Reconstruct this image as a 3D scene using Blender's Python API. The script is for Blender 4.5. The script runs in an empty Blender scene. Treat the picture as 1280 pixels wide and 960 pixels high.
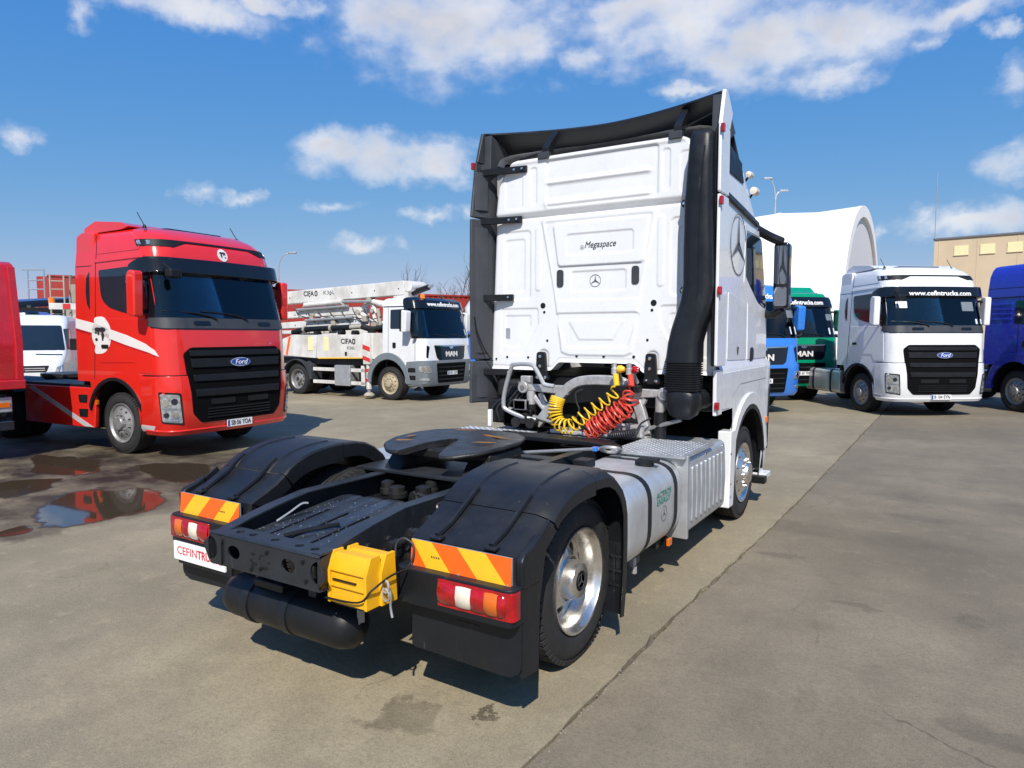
import bpy, bmesh, math, random
import numpy as np
from mathutils import Vector, Matrix
R = math.radians; PI = math.pi
S = bpy.context.scene; COL = S.collection
random.seed(7)

# ---------------------------------------------------------------- camera
cd = bpy.data.cameras.new('camera'); cam = bpy.data.objects.new('camera', cd); COL.objects.link(cam)
cd.sensor_width = 36.0; cd.lens = 36.0 * 868.14 / 1280.0; cd.clip_start = 0.05; cd.clip_end = 5000
cam.location = (2.8729, -3.4938, 1.8717)
cam.rotation_euler = (PI / 2 - 0.0714, 0, 0.5594)
S.camera = cam

# ---------------------------------------------------------------- light
SUN_AZ, SUN_EL = R(150), R(46)          # clockwise from +Y
to_sun = Vector((math.sin(SUN_AZ) * math.cos(SUN_EL), math.cos(SUN_AZ) * math.cos(SUN_EL), math.sin(SUN_EL)))
ld = bpy.data.lights.new('sun', 'SUN'); ld.energy = 5.0; ld.angle = R(0.53); ld.color = (1.0, 0.95, 0.87)
sun = bpy.data.objects.new('sun', ld); COL.objects.link(sun)
sun.rotation_euler = (-to_sun).to_track_quat('-Z', 'Y').to_euler(); sun.location = (10, -20, 25)
S.view_settings.view_transform = 'Standard'; S.view_settings.look = 'None'
S.view_settings.exposure = 0.12; S.view_settings.gamma = 1.0
S.view_settings.use_curve_mapping = False
S.cycles.max_bounces = 7; S.cycles.diffuse_bounces = 3; S.cycles.glossy_bounces = 4
S.cycles.transparent_max_bounces = 8; S.cycles.use_denoising = True
S.cycles.sample_clamp_indirect = 6.0

# ---------------------------------------------------------------- sky with clouds
CLOUDS = [(-0.632, 0.41, 0.156, 0.065), (-0.714, 0.42, 0.099, 0.039), (-0.559, 0.388, 0.067, 0.036), (-0.319, 0.401, 0.151, 0.052),
 (-0.216, 0.359, 0.122, 0.044), (-0.122, 0.364, 0.096, 0.034), (-0.139, 0.322, 0.055, 0.022), (-0.454, 0.368, 0.033, 0.026),
 (-0.394, 0.42, 0.075, 0.03), (-0.749, 0.242, 0.094, 0.028), (-0.672, 0.234, 0.062, 0.027), (-0.802, 0.254, 0.048, 0.018),
 (-0.971, 0.182, 0.027, 0.012), (-0.932, 0.182, 0.022, 0.008), (-1.178, 0.221, 0.017, 0.014), (-1.1, 0.366, 0.025, 0.014),
 (-0.978, 0.394, 0.107, 0.018), (-0.891, 0.408, 0.061, 0.012), (-0.799, 0.175, 0.026, 0.007), (-0.678, 0.164, 0.029, 0.009),
 (-0.627, 0.17, 0.025, 0.01), (-0.762, 0.126, 0.037, 0.01), (0.055, 0.287, 0.025, 0.025),
 (0.053, 0.194, 0.03, 0.021), (0.023, 0.134, 0.072, 0.018), (-0.035, 0.144, 0.025, 0.013), (-0.082, 0.128, 0.012, 0.01),
 (-0.307, 0.322, 0.052, 0.009), (0.03, 0.34, 0.014, 0.008), (-0.034, 0.34, 0.025, 0.01), (-0.01, 0.364, 0.047, 0.013)]
_r = random.Random(3)
for _i in range(16):                    # the same sort of sky goes on round the rest of the horizon
    _a = 0.25 + 4.6 * (_i + _r.random() * 0.7) / 16
    CLOUDS.append((_a if _a < PI else _a - 2 * PI, 0.16 + 0.5 * _r.random(), 0.05 + 0.12 * _r.random(), 0.015 + 0.035 * _r.random()))
W = bpy.data.worlds.new('World'); S.world = W; W.use_nodes = True
wt = W.node_tree; wn = wt.nodes; wl = wt.links
for n in list(wn): wn.remove(n)
def _nd(t, **k):
    n = wn.new(t)
    for a, b in k.items(): setattr(n, a, b)
    return n
def _lk(a, b): wl.new(a, b)
wo = _nd('ShaderNodeOutputWorld'); bg = _nd('ShaderNodeBackground'); _lk(bg.outputs[0], wo.inputs[0])
sky = _nd('ShaderNodeTexSky', sky_type='NISHITA', sun_disc=False, sun_elevation=SUN_EL, sun_rotation=SUN_AZ,
          altitude=100, air_density=1.0, dust_density=0.35, ozone_density=3.0)
bg.inputs[1].default_value = 0.08
srgb = _nd('ShaderNodeSeparateColor'); _lk(sky.outputs[0], srgb.inputs[0]); hs = _nd('ShaderNodeCombineColor')      # deep blue of the photograph
for _c, (_k, _p) in enumerate(((.62, 1.19), (1.92, .58), (6.5, .12))):
    _a = _nd('ShaderNodeMath', operation='POWER'); _a.inputs[1].default_value = _p; _lk(srgb.outputs[_c], _a.inputs[0])
    _b = _nd('ShaderNodeMath', operation='MULTIPLY'); _b.inputs[1].default_value = _k; _lk(_a.outputs[0], _b.inputs[0]); _lk(_b.outputs[0], hs.inputs[_c])
tc = _nd('ShaderNodeTexCoord'); sx = _nd('ShaderNodeSeparateXYZ'); _lk(tc.outputs['Generated'], sx.inputs[0])
def _m(op, a=None, b=None, v=None):
    n = _nd('ShaderNodeMath', operation=op)
    if a is not None: _lk(a, n.inputs[0])
    if b is not None: _lk(b, n.inputs[1])
    if v is not None: n.inputs[1].default_value = v
    return n.outputs[0]
az = _m('ARCTAN2', sx.outputs[0], sx.outputs[1]); el = _m('ARCSINE', sx.outputs[2])
nz = _nd('ShaderNodeTexNoise'); nz.inputs['Scale'].default_value = 16; nz.inputs['Detail'].default_value = 8; nz.inputs['Roughness'].default_value = 0.6
_lk(tc.outputs['Generated'], nz.inputs['Vector'])
nz2 = _nd('ShaderNodeTexNoise'); nz2.inputs['Scale'].default_value = 24; nz2.inputs['Detail'].default_value = 9; nz2.inputs['Roughness'].default_value = 0.52
mp = _nd('ShaderNodeMapping'); mp.inputs['Scale'].default_value = (1, 1, 1.7); mp.inputs['Location'].default_value = (3.1, 1.7, 0.4)
_lk(tc.outputs['Generated'], mp.inputs[0]); _lk(mp.outputs[0], nz2.inputs['Vector'])
cx = _nd('ShaderNodeCombineXYZ'); _lk(az, cx.inputs[0]); _lk(el, cx.inputs[1])
wc = _nd('ShaderNodeVectorMath', operation='MULTIPLY_ADD')                       # domain warp
ns = _nd('ShaderNodeVectorMath', operation='SUBTRACT'); ns.inputs[1].default_value = (0.5, 0.5, 0.5); _lk(nz.outputs['Color'], ns.inputs[0])
_lk(ns.outputs[0], wc.inputs[0]); wc.inputs[1].default_value = (0.13, 0.06, 0); _lk(cx.outputs[0], wc.inputs[2])
acc = None
for (a0, e0, ra, rb) in CLOUDS:
    s_ = _nd('ShaderNodeVectorMath', operation='SUBTRACT'); s_.inputs[1].default_value = (a0, e0, 0); _lk(wc.outputs[0], s_.inputs[0])
    m_ = _nd('ShaderNodeVectorMath', operation='MULTIPLY'); m_.inputs[1].default_value = (1 / ra, 1 / rb, 0); _lk(s_.outputs[0], m_.inputs[0])
    d_ = _nd('ShaderNodeVectorMath', operation='LENGTH'); _lk(m_.outputs[0], d_.inputs[0])
    r_ = _nd('ShaderNodeMapRange'); r_.inputs[1].default_value = 1.8; r_.inputs[2].default_value = 0.15; r_.inputs[4].default_value = 0.72 if ra < 0.045 else 1.0; _lk(d_.outputs['Value'], r_.inputs[0])
    acc = r_.outputs[0] if acc is None else _m('MAXIMUM', acc, r_.outputs[0])
dens = _m('ADD', acc, _m('MULTIPLY', _m('SUBTRACT', nz2.outputs['Fac'], v=0.5), v=1.08))
dr = _nd('ShaderNodeMapRange', interpolation_type='SMOOTHSTEP'); dr.inputs[1].default_value = 0.12; dr.inputs[2].default_value = 1.22; dr.inputs[4].default_value = 0.95
_lk(_m('MULTIPLY', dens, _m('MINIMUM', _m('MULTIPLY', acc, v=4.0), v=1.0)), dr.inputs[0])
cr = _nd('ShaderNodeValToRGB')
cr.color_ramp.elements[0].position = 0.15; cr.color_ramp.elements[0].color = (9.0, 9.4, 10.3, 1)
cr.color_ramp.elements[1].position = 0.9; cr.color_ramp.elements[1].color = (7.9, 8.0, 8.6, 1)
e_ = cr.color_ramp.elements.new(0.5); e_.color = (10.4, 10.5, 10.9, 1)
nz3 = _nd('ShaderNodeTexNoise'); nz3.inputs['Scale'].default_value = 11; nz3.inputs['Detail'].default_value = 6; _lk(mp.outputs[0], nz3.inputs['Vector'])
_lk(_m('MULTIPLY', dens, _m('ADD', nz3.outputs['Fac'], v=0.25)), cr.inputs[0])
mx = _nd('ShaderNodeMix', data_type='RGBA'); _lk(dr.outputs[0], mx.inputs[0]); _lk(hs.outputs[0], mx.inputs[6]); _lk(cr.outputs[0], mx.inputs[7])
_lk(mx.outputs[2], bg.inputs[0])

# ---------------------------------------------------------------- materials
def mat(name, col, rough=0.5, metal=0.0, dirt=0.0, dcol=(0.16, 0.13, 0.10), nscale=6.0, bump=0.0, bscale=60.0, coat=0.0, var=0.15, spec=0.5, dust=0.0, trans=0.0, scratch=0.0):
    m = bpy.data.materials.new(name); m.use_nodes = True; t = m.node_tree; n = t.nodes; l = t.links
    b = n['Principled BSDF']; b.inputs['Metallic'].default_value = metal; b.inputs['Roughness'].default_value = rough
    b.inputs['Specular IOR Level'].default_value = spec
    if coat: b.inputs['Coat Weight'].default_value = coat; b.inputs['Coat Roughness'].default_value = 0.04
    if trans: b.inputs['Transmission Weight'].default_value = trans
    c = n.new('ShaderNodeTexCoord')
    z = n.new('ShaderNodeTexNoise'); z.inputs['Scale'].default_value = nscale; z.inputs['Detail'].default_value = 7; z.inputs['Roughness'].default_value = 0.65
    l.new(c.outputs['Object'], z.inputs['Vector'])
    hv = n.new('ShaderNodeHueSaturation'); hv.inputs['Color'].default_value = (*col, 1)
    mr = n.new('ShaderNodeMapRange'); mr.inputs[1].default_value = 0.25; mr.inputs[2].default_value = 0.75
    mr.inputs[3].default_value = 1 - var; mr.inputs[4].default_value = 1 + var; l.new(z.outputs['Fac'], mr.inputs[0]); l.new(mr.outputs[0], hv.inputs['Value'])
    last = hv.outputs[0]
    if dirt:
        z2 = n.new('ShaderNodeTexNoise'); z2.inputs['Scale'].default_value = nscale * 0.55; z2.inputs['Detail'].default_value = 9; z2.inputs['Roughness'].default_value = 0.7
        mpp = n.new('ShaderNodeMapping'); mpp.inputs['Location'].default_value = (7, 3, 5); mpp.inputs['Scale'].default_value = (1, 1, 0.55); l.new(c.outputs['Object'], mpp.inputs[0]); l.new(mpp.outputs[0], z2.inputs['Vector'])
        r2 = n.new('ShaderNodeMapRange'); r2.inputs[1].default_value = 0.42; r2.inputs[2].default_value = 0.78; r2.inputs[4].default_value = dirt; l.new(z2.outputs['Fac'], r2.inputs[0])
        mx = n.new('ShaderNodeMix'); mx.data_type = 'RGBA'; l.new(r2.outputs[0], mx.inputs[0]); l.new(last, mx.inputs[6]); mx.inputs[7].default_value = (*dcol, 1)
        last = mx.outputs[2]
    if dust:                                   # dust lies on faces that look up
        g = n.new('ShaderNodeNewGeometry'); sp = n.new('ShaderNodeSeparateXYZ'); l.new(g.outputs['Normal'], sp.inputs[0])
        r3 = n.new('ShaderNodeMapRange'); r3.inputs[1].default_value = 0.35; r3.inputs[2].default_value = 1.0; r3.inputs[4].default_value = dust; l.new(sp.outputs[2], r3.inputs[0])
        mu = n.new('ShaderNodeMath'); mu.operation = 'MULTIPLY'; l.new(r3.outputs[0], mu.inputs[0]); l.new(z.outputs['Fac'], mu.inputs[1])
        mx2 = n.new('ShaderNodeMix'); mx2.data_type = 'RGBA'; l.new(mu.outputs[0], mx2.inputs[0]); l.new(last, mx2.inputs[6]); mx2.inputs[7].default_value = (0.30, 0.27, 0.23, 1)
        last = mx2.outputs[2]
    if scratch:                                # fine pale scuffs and scratches
        ms = n.new('ShaderNodeMapping'); ms.inputs['Scale'].default_value = (34, 34, 3.5); ms.inputs['Rotation'].default_value = (.5, .3, .4); l.new(c.outputs['Object'], ms.inputs[0])
        zs = n.new('ShaderNodeTexNoise'); zs.inputs['Scale'].default_value = 1.0; zs.inputs['Detail'].default_value = 5; zs.inputs['Roughness'].default_value = .8; l.new(ms.outputs[0], zs.inputs['Vector'])
        rs = n.new('ShaderNodeMapRange'); rs.inputs[1].default_value = .62; rs.inputs[2].default_value = .74; rs.inputs[4].default_value = scratch; l.new(zs.outputs['Fac'], rs.inputs[0])
        mg = n.new('ShaderNodeMath'); mg.operation = 'MULTIPLY'; l.new(rs.outputs[0], mg.inputs[0]); l.new(z.outputs['Fac'], mg.inputs[1])
        mx3 = n.new('ShaderNodeMix'); mx3.data_type = 'RGBA'; l.new(mg.outputs[0], mx3.inputs[0]); l.new(last, mx3.inputs[6]); mx3.inputs[7].default_value = (0.16, 0.155, 0.15, 1); last = mx3.outputs[2]
    l.new(last, b.inputs['Base Color'])
    rr = n.new('ShaderNodeMapRange'); rr.inputs[1].default_value = 0.3; rr.inputs[2].default_value = 0.7
    rr.inputs[3].default_value = max(0.02, rough * 0.8); rr.inputs[4].default_value = min(1, rough * 1.25 + 0.02); l.new(z.outputs['Fac'], rr.inputs[0]); l.new(rr.outputs[0], b.inputs['Roughness'])
    if bump:
        z3 = n.new('ShaderNodeTexNoise'); z3.inputs['Scale'].default_value = bscale; z3.inputs['Detail'].default_value = 4; l.new(c.outputs['Object'], z3.inputs['Vector'])
        bp = n.new('ShaderNodeBump'); bp.inputs['Strength'].default_value = bump; bp.inputs['Distance'].default_value = 0.01; l.new(z3.outputs['Fac'], bp.inputs['Height']); l.new(bp.outputs[0], b.inputs['Normal'])
    return m
M = dict(
 white=mat('white_paint', (0.76, 0.77, 0.78), 0.28, coat=0.5, dirt=0.17, dcol=(0.42, 0.40, 0.36), var=0.03),
 whitedirty=mat('weathered_white_paint', (0.72, 0.71, 0.68), 0.4, dirt=0.75, dcol=(0.30, 0.25, 0.19), var=0.06, nscale=3, dust=0.3),
 red=mat('red_paint', (0.70, 0.020, 0.012), 0.18, coat=1.0, var=0.05, dirt=0.12, dcol=(0.35, 0.06, 0.04), nscale=3),
 reddull=mat('red_tipper_paint', (0.46, 0.012, 0.022), 0.25, coat=0.5, var=0.12, dirt=0.25, dcol=(0.2, 0.05, 0.04), scratch=0.4),
 recess_shade=mat('recess_shade_black', (0.003, 0.003, 0.0035), 0.9, spec=0.1),  # near-black colour standing in for shade in grille gaps and plate grooves
 blue=mat('light_blue_paint', (0.035, 0.20, 0.68), 0.25, coat=0.6, var=0.04),
 blue2=mat('royal_blue_paint', (0.022, 0.035, 0.44), 0.25, coat=0.6, var=0.05),
 green=mat('green_paint', (0.0, 0.25, 0.12), 0.25, coat=0.6, var=0.04),
 plastic=mat('black_plastic', (0.0085, 0.0105, 0.014), 0.38, dirt=0.35, dcol=(0.024, 0.0235, 0.023), var=0.25, bump=0.12, bscale=300, dust=0.04, spec=0.35, scratch=0.8),
 plasticd=mat('dark_plastic', (0.008, 0.009, 0.011), 0.45, dirt=0.3, dcol=(0.025, 0.024, 0.022), var=0.2, spec=0.3),
 gloss=mat('gloss_black', (0.006, 0.007, 0.010), 0.10, coat=0.25, var=0.1),
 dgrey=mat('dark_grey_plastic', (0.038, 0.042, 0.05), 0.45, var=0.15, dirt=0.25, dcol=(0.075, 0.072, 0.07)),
 mgrey=mat('grey_plastic', (0.16, 0.19, 0.22), 0.5, var=0.1, dirt=0.3, dcol=(0.2, 0.18, 0.15)),
 deck=mat('deck_sheet', (0.026, 0.032, 0.041), 0.30, dirt=0.4, dcol=(0.05, 0.048, 0.045), var=0.3, bump=0.1, bscale=70),
 frame=mat('chassis_paint', (0.014, 0.018, 0.024), 0.36, dirt=0.4, dcol=(0.040, 0.037, 0.034), var=0.3, bump=0.15, bscale=90, dust=0.08, scratch=0.8),
 grime=mat('oily_metal', (0.012, 0.012, 0.012), 0.5, metal=0.2, dirt=0.5, dcol=(0.04, 0.034, 0.028), var=0.4, nscale=12),
 rubber=mat('tyre_rubber', (0.014, 0.014, 0.015), 0.75, dirt=0.45, dcol=(0.055, 0.05, 0.045), var=0.2, nscale=9, bump=0.2, bscale=140),
 alu=mat('polished_aluminium', (0.80, 0.78, 0.74), 0.27, metal=0.95, dirt=0.5, dcol=(0.36, 0.31, 0.23), var=0.06, nscale=9),
 tank=mat('brushed_aluminium', (0.63, 0.65, 0.66), 0.36, metal=0.6, dirt=0.6, dcol=(0.33, 0.32, 0.30), var=0.1, nscale=6),
 boxalu=mat('dull_aluminium', (0.52, 0.54, 0.56), 0.42, metal=0.6, dirt=0.4, dcol=(0.3, 0.28, 0.26), var=0.1, nscale=8),
 cast=mat('cast_silver_metal', (0.52, 0.52, 0.52), 0.45, metal=0.45, dirt=0.75, dcol=(0.16, 0.13, 0.11), var=0.2, nscale=14),
 steel=mat('steel_rim', (0.32, 0.32, 0.32), 0.45, metal=0.5, dirt=0.6, dcol=(0.10, 0.09, 0.08), var=0.2, nscale=12),
 rimtan=mat('dirty_rim', (0.45, 0.38, 0.25), 0.6, dirt=0.7, dcol=(0.14, 0.11, 0.08), var=0.25, nscale=14),
 chrome=mat('chrome', (0.8, 0.8, 0.8), 0.1, metal=1.0, var=0.05),
 glass=mat('dark_glass', (0.012, 0.02, 0.03), 0.04, spec=0.6, var=0.1),
 mirrorg=mat('mirror_glass', (0.30, 0.32, 0.35), 0.03, metal=1.0, var=0.02),
 lamp=mat('headlamp_glass', (0.50, 0.53, 0.57), 0.10, metal=0.7, var=0.75, nscale=16),
 lred=mat('red_lens', (0.34, 0.003, 0.006), 0.10, coat=0.6, var=0.45, nscale=22),
 lwhite=mat('white_lens', (0.74, 0.66, 0.54), 0.15, coat=0.6, var=0.1, nscale=30),
 lorange=mat('orange_lens', (0.62, 0.13, 0.005), 0.15, coat=0.6, var=0.15, nscale=30),
 horange=mat('orange_reflective_sheet', (0.95, 0.13, 0.008), 0.35, var=0.05, dirt=0.12, nscale=20),
 hyellow=mat('yellow_reflective_sheet', (0.92, 0.50, 0.02), 0.35, var=0.05, dirt=0.15, nscale=20),
 chock=mat('yellow_plastic', (0.83, 0.42, 0.006), 0.4, var=0.08, dirt=0.3, dcol=(0.3, 0.19, 0.04), nscale=12),
 yhose=mat('yellow_hose', (0.78, 0.50, 0.02), 0.35, var=0.1), rhose=mat('red_hose', (0.62, 0.06, 0.035), 0.35, var=0.1), bhose=mat('black_hose', (0.02, 0.02, 0.022), 0.4, var=0.1),
 plate=mat('white_plate', (0.82, 0.82, 0.82), 0.35, var=0.03), redink=mat('red_print', (0.62, 0.03, 0.03), 0.5, var=0.05),
 ink=mat('dark_print', (0.025, 0.025, 0.03), 0.5, var=0.1), greyink=mat('grey_print', (0.10, 0.105, 0.115), 0.5, var=0.1), whiteink=mat('white_print', (0.85, 0.85, 0.85), 0.5, var=0.03),
 greenink=mat('green_print', (0.03, 0.20, 0.15), 0.5, var=0.3, nscale=40), blueink=mat('blue_print', (0.02, 0.06, 0.28), 0.35, var=0.1),
 grease=mat('greasy_plate', (0.018, 0.019, 0.021), 0.36, metal=0.2, dirt=0.6, dcol=(0.055, 0.045, 0.036), var=0.45, nscale=9, bump=0.35, bscale=30),
 rust=mat('orange_rust', (0.30, 0.12, 0.02), 0.7, var=0.3, nscale=25),
 stripe=mat('white_stripe', (0.72, 0.70, 0.68), 0.35, var=0.04), silverp=mat('silver_stripe', (0.45, 0.45, 0.46), 0.4, var=0.1, dirt=0.4),
 membrane=mat('white_membrane', (0.84, 0.84, 0.83), 0.6, var=0.03, nscale=0.3), membgrey=mat('grey_membrane', (0.62, 0.61, 0.63), 0.7, var=0.05, nscale=0.4),
 beige=mat('beige_wall', (0.64, 0.50, 0.33), 0.85, var=0.07, nscale=0.35, dirt=0.12), cream=mat('cream_window_panel', (0.85, 0.76, 0.42), 0.5, var=0.05), edgegrey=mat('grey_edge', (0.16, 0.16, 0.17), 0.6),
 redclad=mat('red_cladding', (0.36, 0.035, 0.022), 0.55, var=0.08, nscale=0.5), creamclad=mat('cream_cladding', (0.62, 0.60, 0.55), 0.6, var=0.06, nscale=0.5),
 galv=mat('galvanised_steel', (0.42, 0.43, 0.44), 0.45, metal=0.5, var=0.1), cement=mat('cement_grey', (0.40, 0.37, 0.31), 0.8, dirt=0.6, dcol=(0.24, 0.2, 0.15), var=0.15, nscale=5),
 bark=mat('bark', (0.13, 0.09, 0.07), 0.9, var=0.25), beacon=mat('amber_beacon', (0.85, 0.22, 0.01), 0.2, coat=0.5), tarp=mat('blue_tarpaulin', (0.03, 0.10, 0.33), 0.6, var=0.15),
 droplet=mat('water_drops', (0.5, 0.52, 0.55), 0.06, var=0.1), pebble=mat('pebble', (0.25, 0.22, 0.18), 0.9, var=0.4, nscale=30), weed=mat('dry_weed', (0.17, 0.13, 0.06), 0.9, var=0.3),
)

def clear_glass():
    m = bpy.data.materials.new('windscreen_glass'); m.use_nodes = True; t = m.node_tree; n = t.nodes; l = t.links
    for k in list(n): n.remove(k)
    o = n.new('ShaderNodeOutputMaterial'); tr = n.new('ShaderNodeBsdfTransparent'); tr.inputs[0].default_value = (.60, .70, .72, 1)
    gl = n.new('ShaderNodeBsdfGlossy'); gl.inputs['Roughness'].default_value = .02; gl.inputs[0].default_value = (.85, .92, 1, 1)
    fr = n.new('ShaderNodeFresnel'); fr.inputs[0].default_value = 1.55; mx = n.new('ShaderNodeMixShader')
    l.new(fr.outputs[0], mx.inputs[0]); l.new(tr.outputs[0], mx.inputs[1]); l.new(gl.outputs[0], mx.inputs[2]); l.new(mx.outputs[0], o.inputs[0]); return m
M['clearglass'] = clear_glass()
M['cloth'] = mat('seat_cloth', (0.09, 0.095, 0.11), 0.9, var=0.2)
M['lining'] = mat('cab_lining', (0.16, 0.17, 0.18), 0.9, var=0.1)
# ---------------------------------------------------------------- mesh tools
SHARP = R(34)
def link_mesh(name, verts, faces, mats, parent=None, mi=None, smooth=True, bevel=0.0, seg=2, solid=0.0, label=None, recalc=True, sharp=SHARP):
    me = bpy.data.meshes.new(name); me.from_pydata([tuple(v) for v in verts], [], faces)
    for k in mats: me.materials.append(M[k] if isinstance(k, str) else k)
    if mi is not None and len(mats) > 1: me.polygons.foreach_set('material_index', mi)
    bm = bmesh.new(); bm.from_mesh(me)
    if recalc: bmesh.ops.recalc_face_normals(bm, faces=bm.faces)
    if smooth:
        for f in bm.faces: f.smooth = True
        for e in bm.edges:
            if len(e.link_faces) != 2 or e.calc_face_angle(0) > sharp: e.smooth = False
    bm.to_mesh(me); bm.free()
    o = bpy.data.objects.new(name, me); COL.objects.link(o)
    if parent: o.parent = parent
    if solid: s = o.modifiers.new('solid', 'SOLIDIFY'); s.thickness = solid; s.offset = -1
    if bevel:
        b = o.modifiers.new('bevel', 'BEVEL'); b.width = bevel; b.segments = seg; b.limit_method = 'ANGLE'; b.angle_limit = R(38); b.harden_normals = True; b.use_clamp_overlap = True
    if label: o['label'] = label
    return o
class MB:
    def __init__(s): s.v = []; s.f = []; s.m = []; s.cur = 0
    def add(s, vs, fs, mi=None):
        o = len(s.v); s.v += [tuple(v) for v in vs]; s.f += [tuple(i + o for i in f) for f in fs]; s.m += [s.cur if mi is None else mi] * len(fs); return s
    def box(s, x0, x1, y0, y1, z0, z1, mi=None):
        return s.add([(x0,y0,z0),(x1,y0,z0),(x1,y1,z0),(x0,y1,z0),(x0,y0,z1),(x1,y0,z1),(x1,y1,z1),(x0,y1,z1)],
                     [(0,3,2,1),(4,5,6,7),(0,1,5,4),(1,2,6,5),(2,3,7,6),(3,0,4,7)], mi)
    def prism(s, poly, ax, a, b, mi=None):
        f = {'x': lambda p, q: (q, p[0], p[1]), 'y': lambda p, q: (p[0], q, p[1]), 'z': lambda p, q: (p[0], p[1], q)}[ax]
        n = len(poly); vs = [f(p, a) for p in poly] + [f(p, b) for p in poly]
        return s.add(vs, [tuple(range(n - 1, -1, -1)), tuple(range(n, 2 * n))] + [(i, (i + 1) % n, n + (i + 1) % n, n + i) for i in range(n)], mi)
    def loft(s, rings, closed=True, cap=True, mi=None):
        n = len(rings[0]); vs = [p for r in rings for p in r]; fs = []
        for k in range(len(rings) - 1):
            for i in range(n if closed else n - 1):
                j = (i + 1) % n; fs.append((k * n + i, k * n + j, (k + 1) * n + j, (k + 1) * n + i))
        if cap and closed: fs += [tuple(range(n - 1, -1, -1)), tuple((len(rings) - 1) * n + i for i in range(n))]
        return s.add(vs, fs, mi)
    def tube(s, path, r, n=8, closed=False, cap=True, mi=None):
        P = [Vector(p) for p in path]; m = len(P); rs = r if isinstance(r, (list, tuple)) else [r] * m
        T = []
        for i in range(m):
            a = P[(i - 1) % m] if (closed or i) else P[0]; b = P[(i + 1) % m] if (closed or i < m - 1) else P[-1]
            T.append((b - a).normalized() if (b - a).length > 1e-9 else Vector((0, 0, 1)))
        u = T[0].orthogonal().normalized(); rings = []
        for i in range(m):
            u = (u - T[i] * u.dot(T[i])); u = u.normalized() if u.length > 1e-6 else T[i].orthogonal().normalized(); w = T[i].cross(u)
            rings.append([P[i] + rs[i] * (u * math.cos(2 * PI * k / n) + w * math.sin(2 * PI * k / n)) for k in range(n)])
        if closed: rings.append(rings[0])
        return s.loft(rings, True, cap and not closed, mi)
    def lathe(s, prof, origin=(0, 0, 0), axis='x', n=28, mi=None, cap=False):     # prof: (radius, height)
        o = Vector(origin); rings = []
        for (r, h) in prof:
            ring = []
            for k in range(n):
                c, d = r * math.cos(2 * PI * k / n), r * math.sin(2 * PI * k / n)
                ring.append(o + Vector({'x': (h, c, d), 'y': (c, h, d), 'z': (c, d, h)}[axis]))
            rings.append(ring)
        return s.loft(rings, True, cap, mi)
    def build(s, name, mats, parent=None, **k):
        return link_mesh(name, s.v, s.f, mats if isinstance(mats, (list, tuple)) else [mats], parent, s.m, **k)
def box(name, m, parent, x0, x1, y0, y1, z0, z1, bevel=0.008, **k): return MB().box(x0, x1, y0, y1, z0, z1).build(name, m, parent, bevel=bevel, **k)
def tube(name, m, parent, path, r, n=8, **k): return MB().tube(path, r, n).build(name, m, parent, **k)
def prism(name, m, parent, poly, ax, a, b, bevel=0.006, **k): return MB().prism(poly, ax, a, b).build(name, m, parent, bevel=bevel, **k)
def smooth_path(pts, n=6):
    P = [Vector(p) for p in pts]; out = []
    for i in range(len(P) - 1):
        p0, p1, p2, p3 = P[max(i - 1, 0)], P[i], P[i + 1], P[min(i + 2, len(P) - 1)]
        for k in range(n):
            t = k / n; out.append(0.5 * ((2 * p1) + (p2 - p0) * t + (2 * p0 - 5 * p1 + 4 * p2 - p3) * t * t + (3 * p1 - p0 - 3 * p2 + p3) * t ** 3))
    return out + [P[-1]]
def round_poly(pts, r, n=4):
    out = []; m = len(pts); rs = r if isinstance(r, (list, tuple)) else [r] * m
    for i in range(m):
        a, b, c = Vector(pts[i - 1]), Vector(pts[i]), Vector(pts[(i + 1) % m])
        d1, d2 = (a - b), (c - b); q = min(rs[i], d1.length * 0.45, d2.length * 0.45)
        if q < 1e-5: out.append(tuple(b)); continue
        p1, p2 = b + d1.normalized() * q, b + d2.normalized() * q
        for k in range(n + 1):
            t = k / n; p = p1 * (1 - t) ** 2 + b * 2 * t * (1 - t) + p2 * t * t; out.append(tuple(p))
    return out
def rrect(x0, x1, z0, z1, r=0.03, n=4): return round_poly([(x0, z0), (x1, z0), (x1, z1), (x0, z1)], r, n)
def ellipse(cx, cz, rx, rz, n=20): return [(cx + rx * math.cos(2 * PI * k / n), cz + rz * math.sin(2 * PI * k / n)) for k in range(n)]
def thing(name, label, cat, loc=(0, 0, 0), rz=0.0, sc=1.0, group=None):
    o = bpy.data.objects.new(name, None); COL.objects.link(o); o.location = loc; o.rotation_euler = (0, 0, rz); o.scale = (sc,) * 3
    o.empty_display_size = 0.2; tag(o, label, cat, group); return o
def tag(o, label, cat, group=None):
    o['label'] = label; o['category'] = cat
    if group: o['group'] = group
    return o
def struct(o, kind='structure'): o['kind'] = kind; return o
KIDS = {}
def dup(root, label, loc=None, rz=None, sc=None):
    def cp(o, par):
        c = o.copy(); COL.objects.link(c); c.parent = par
        for ch in o.children: cp(ch, c)
        return c
    r = cp(root, None); r['label'] = label
    if loc: r.location = loc
    if rz is not None: r.rotation_euler = (0, 0, rz)
    if sc: r.scale = (sc,) * 3
    return r
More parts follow.
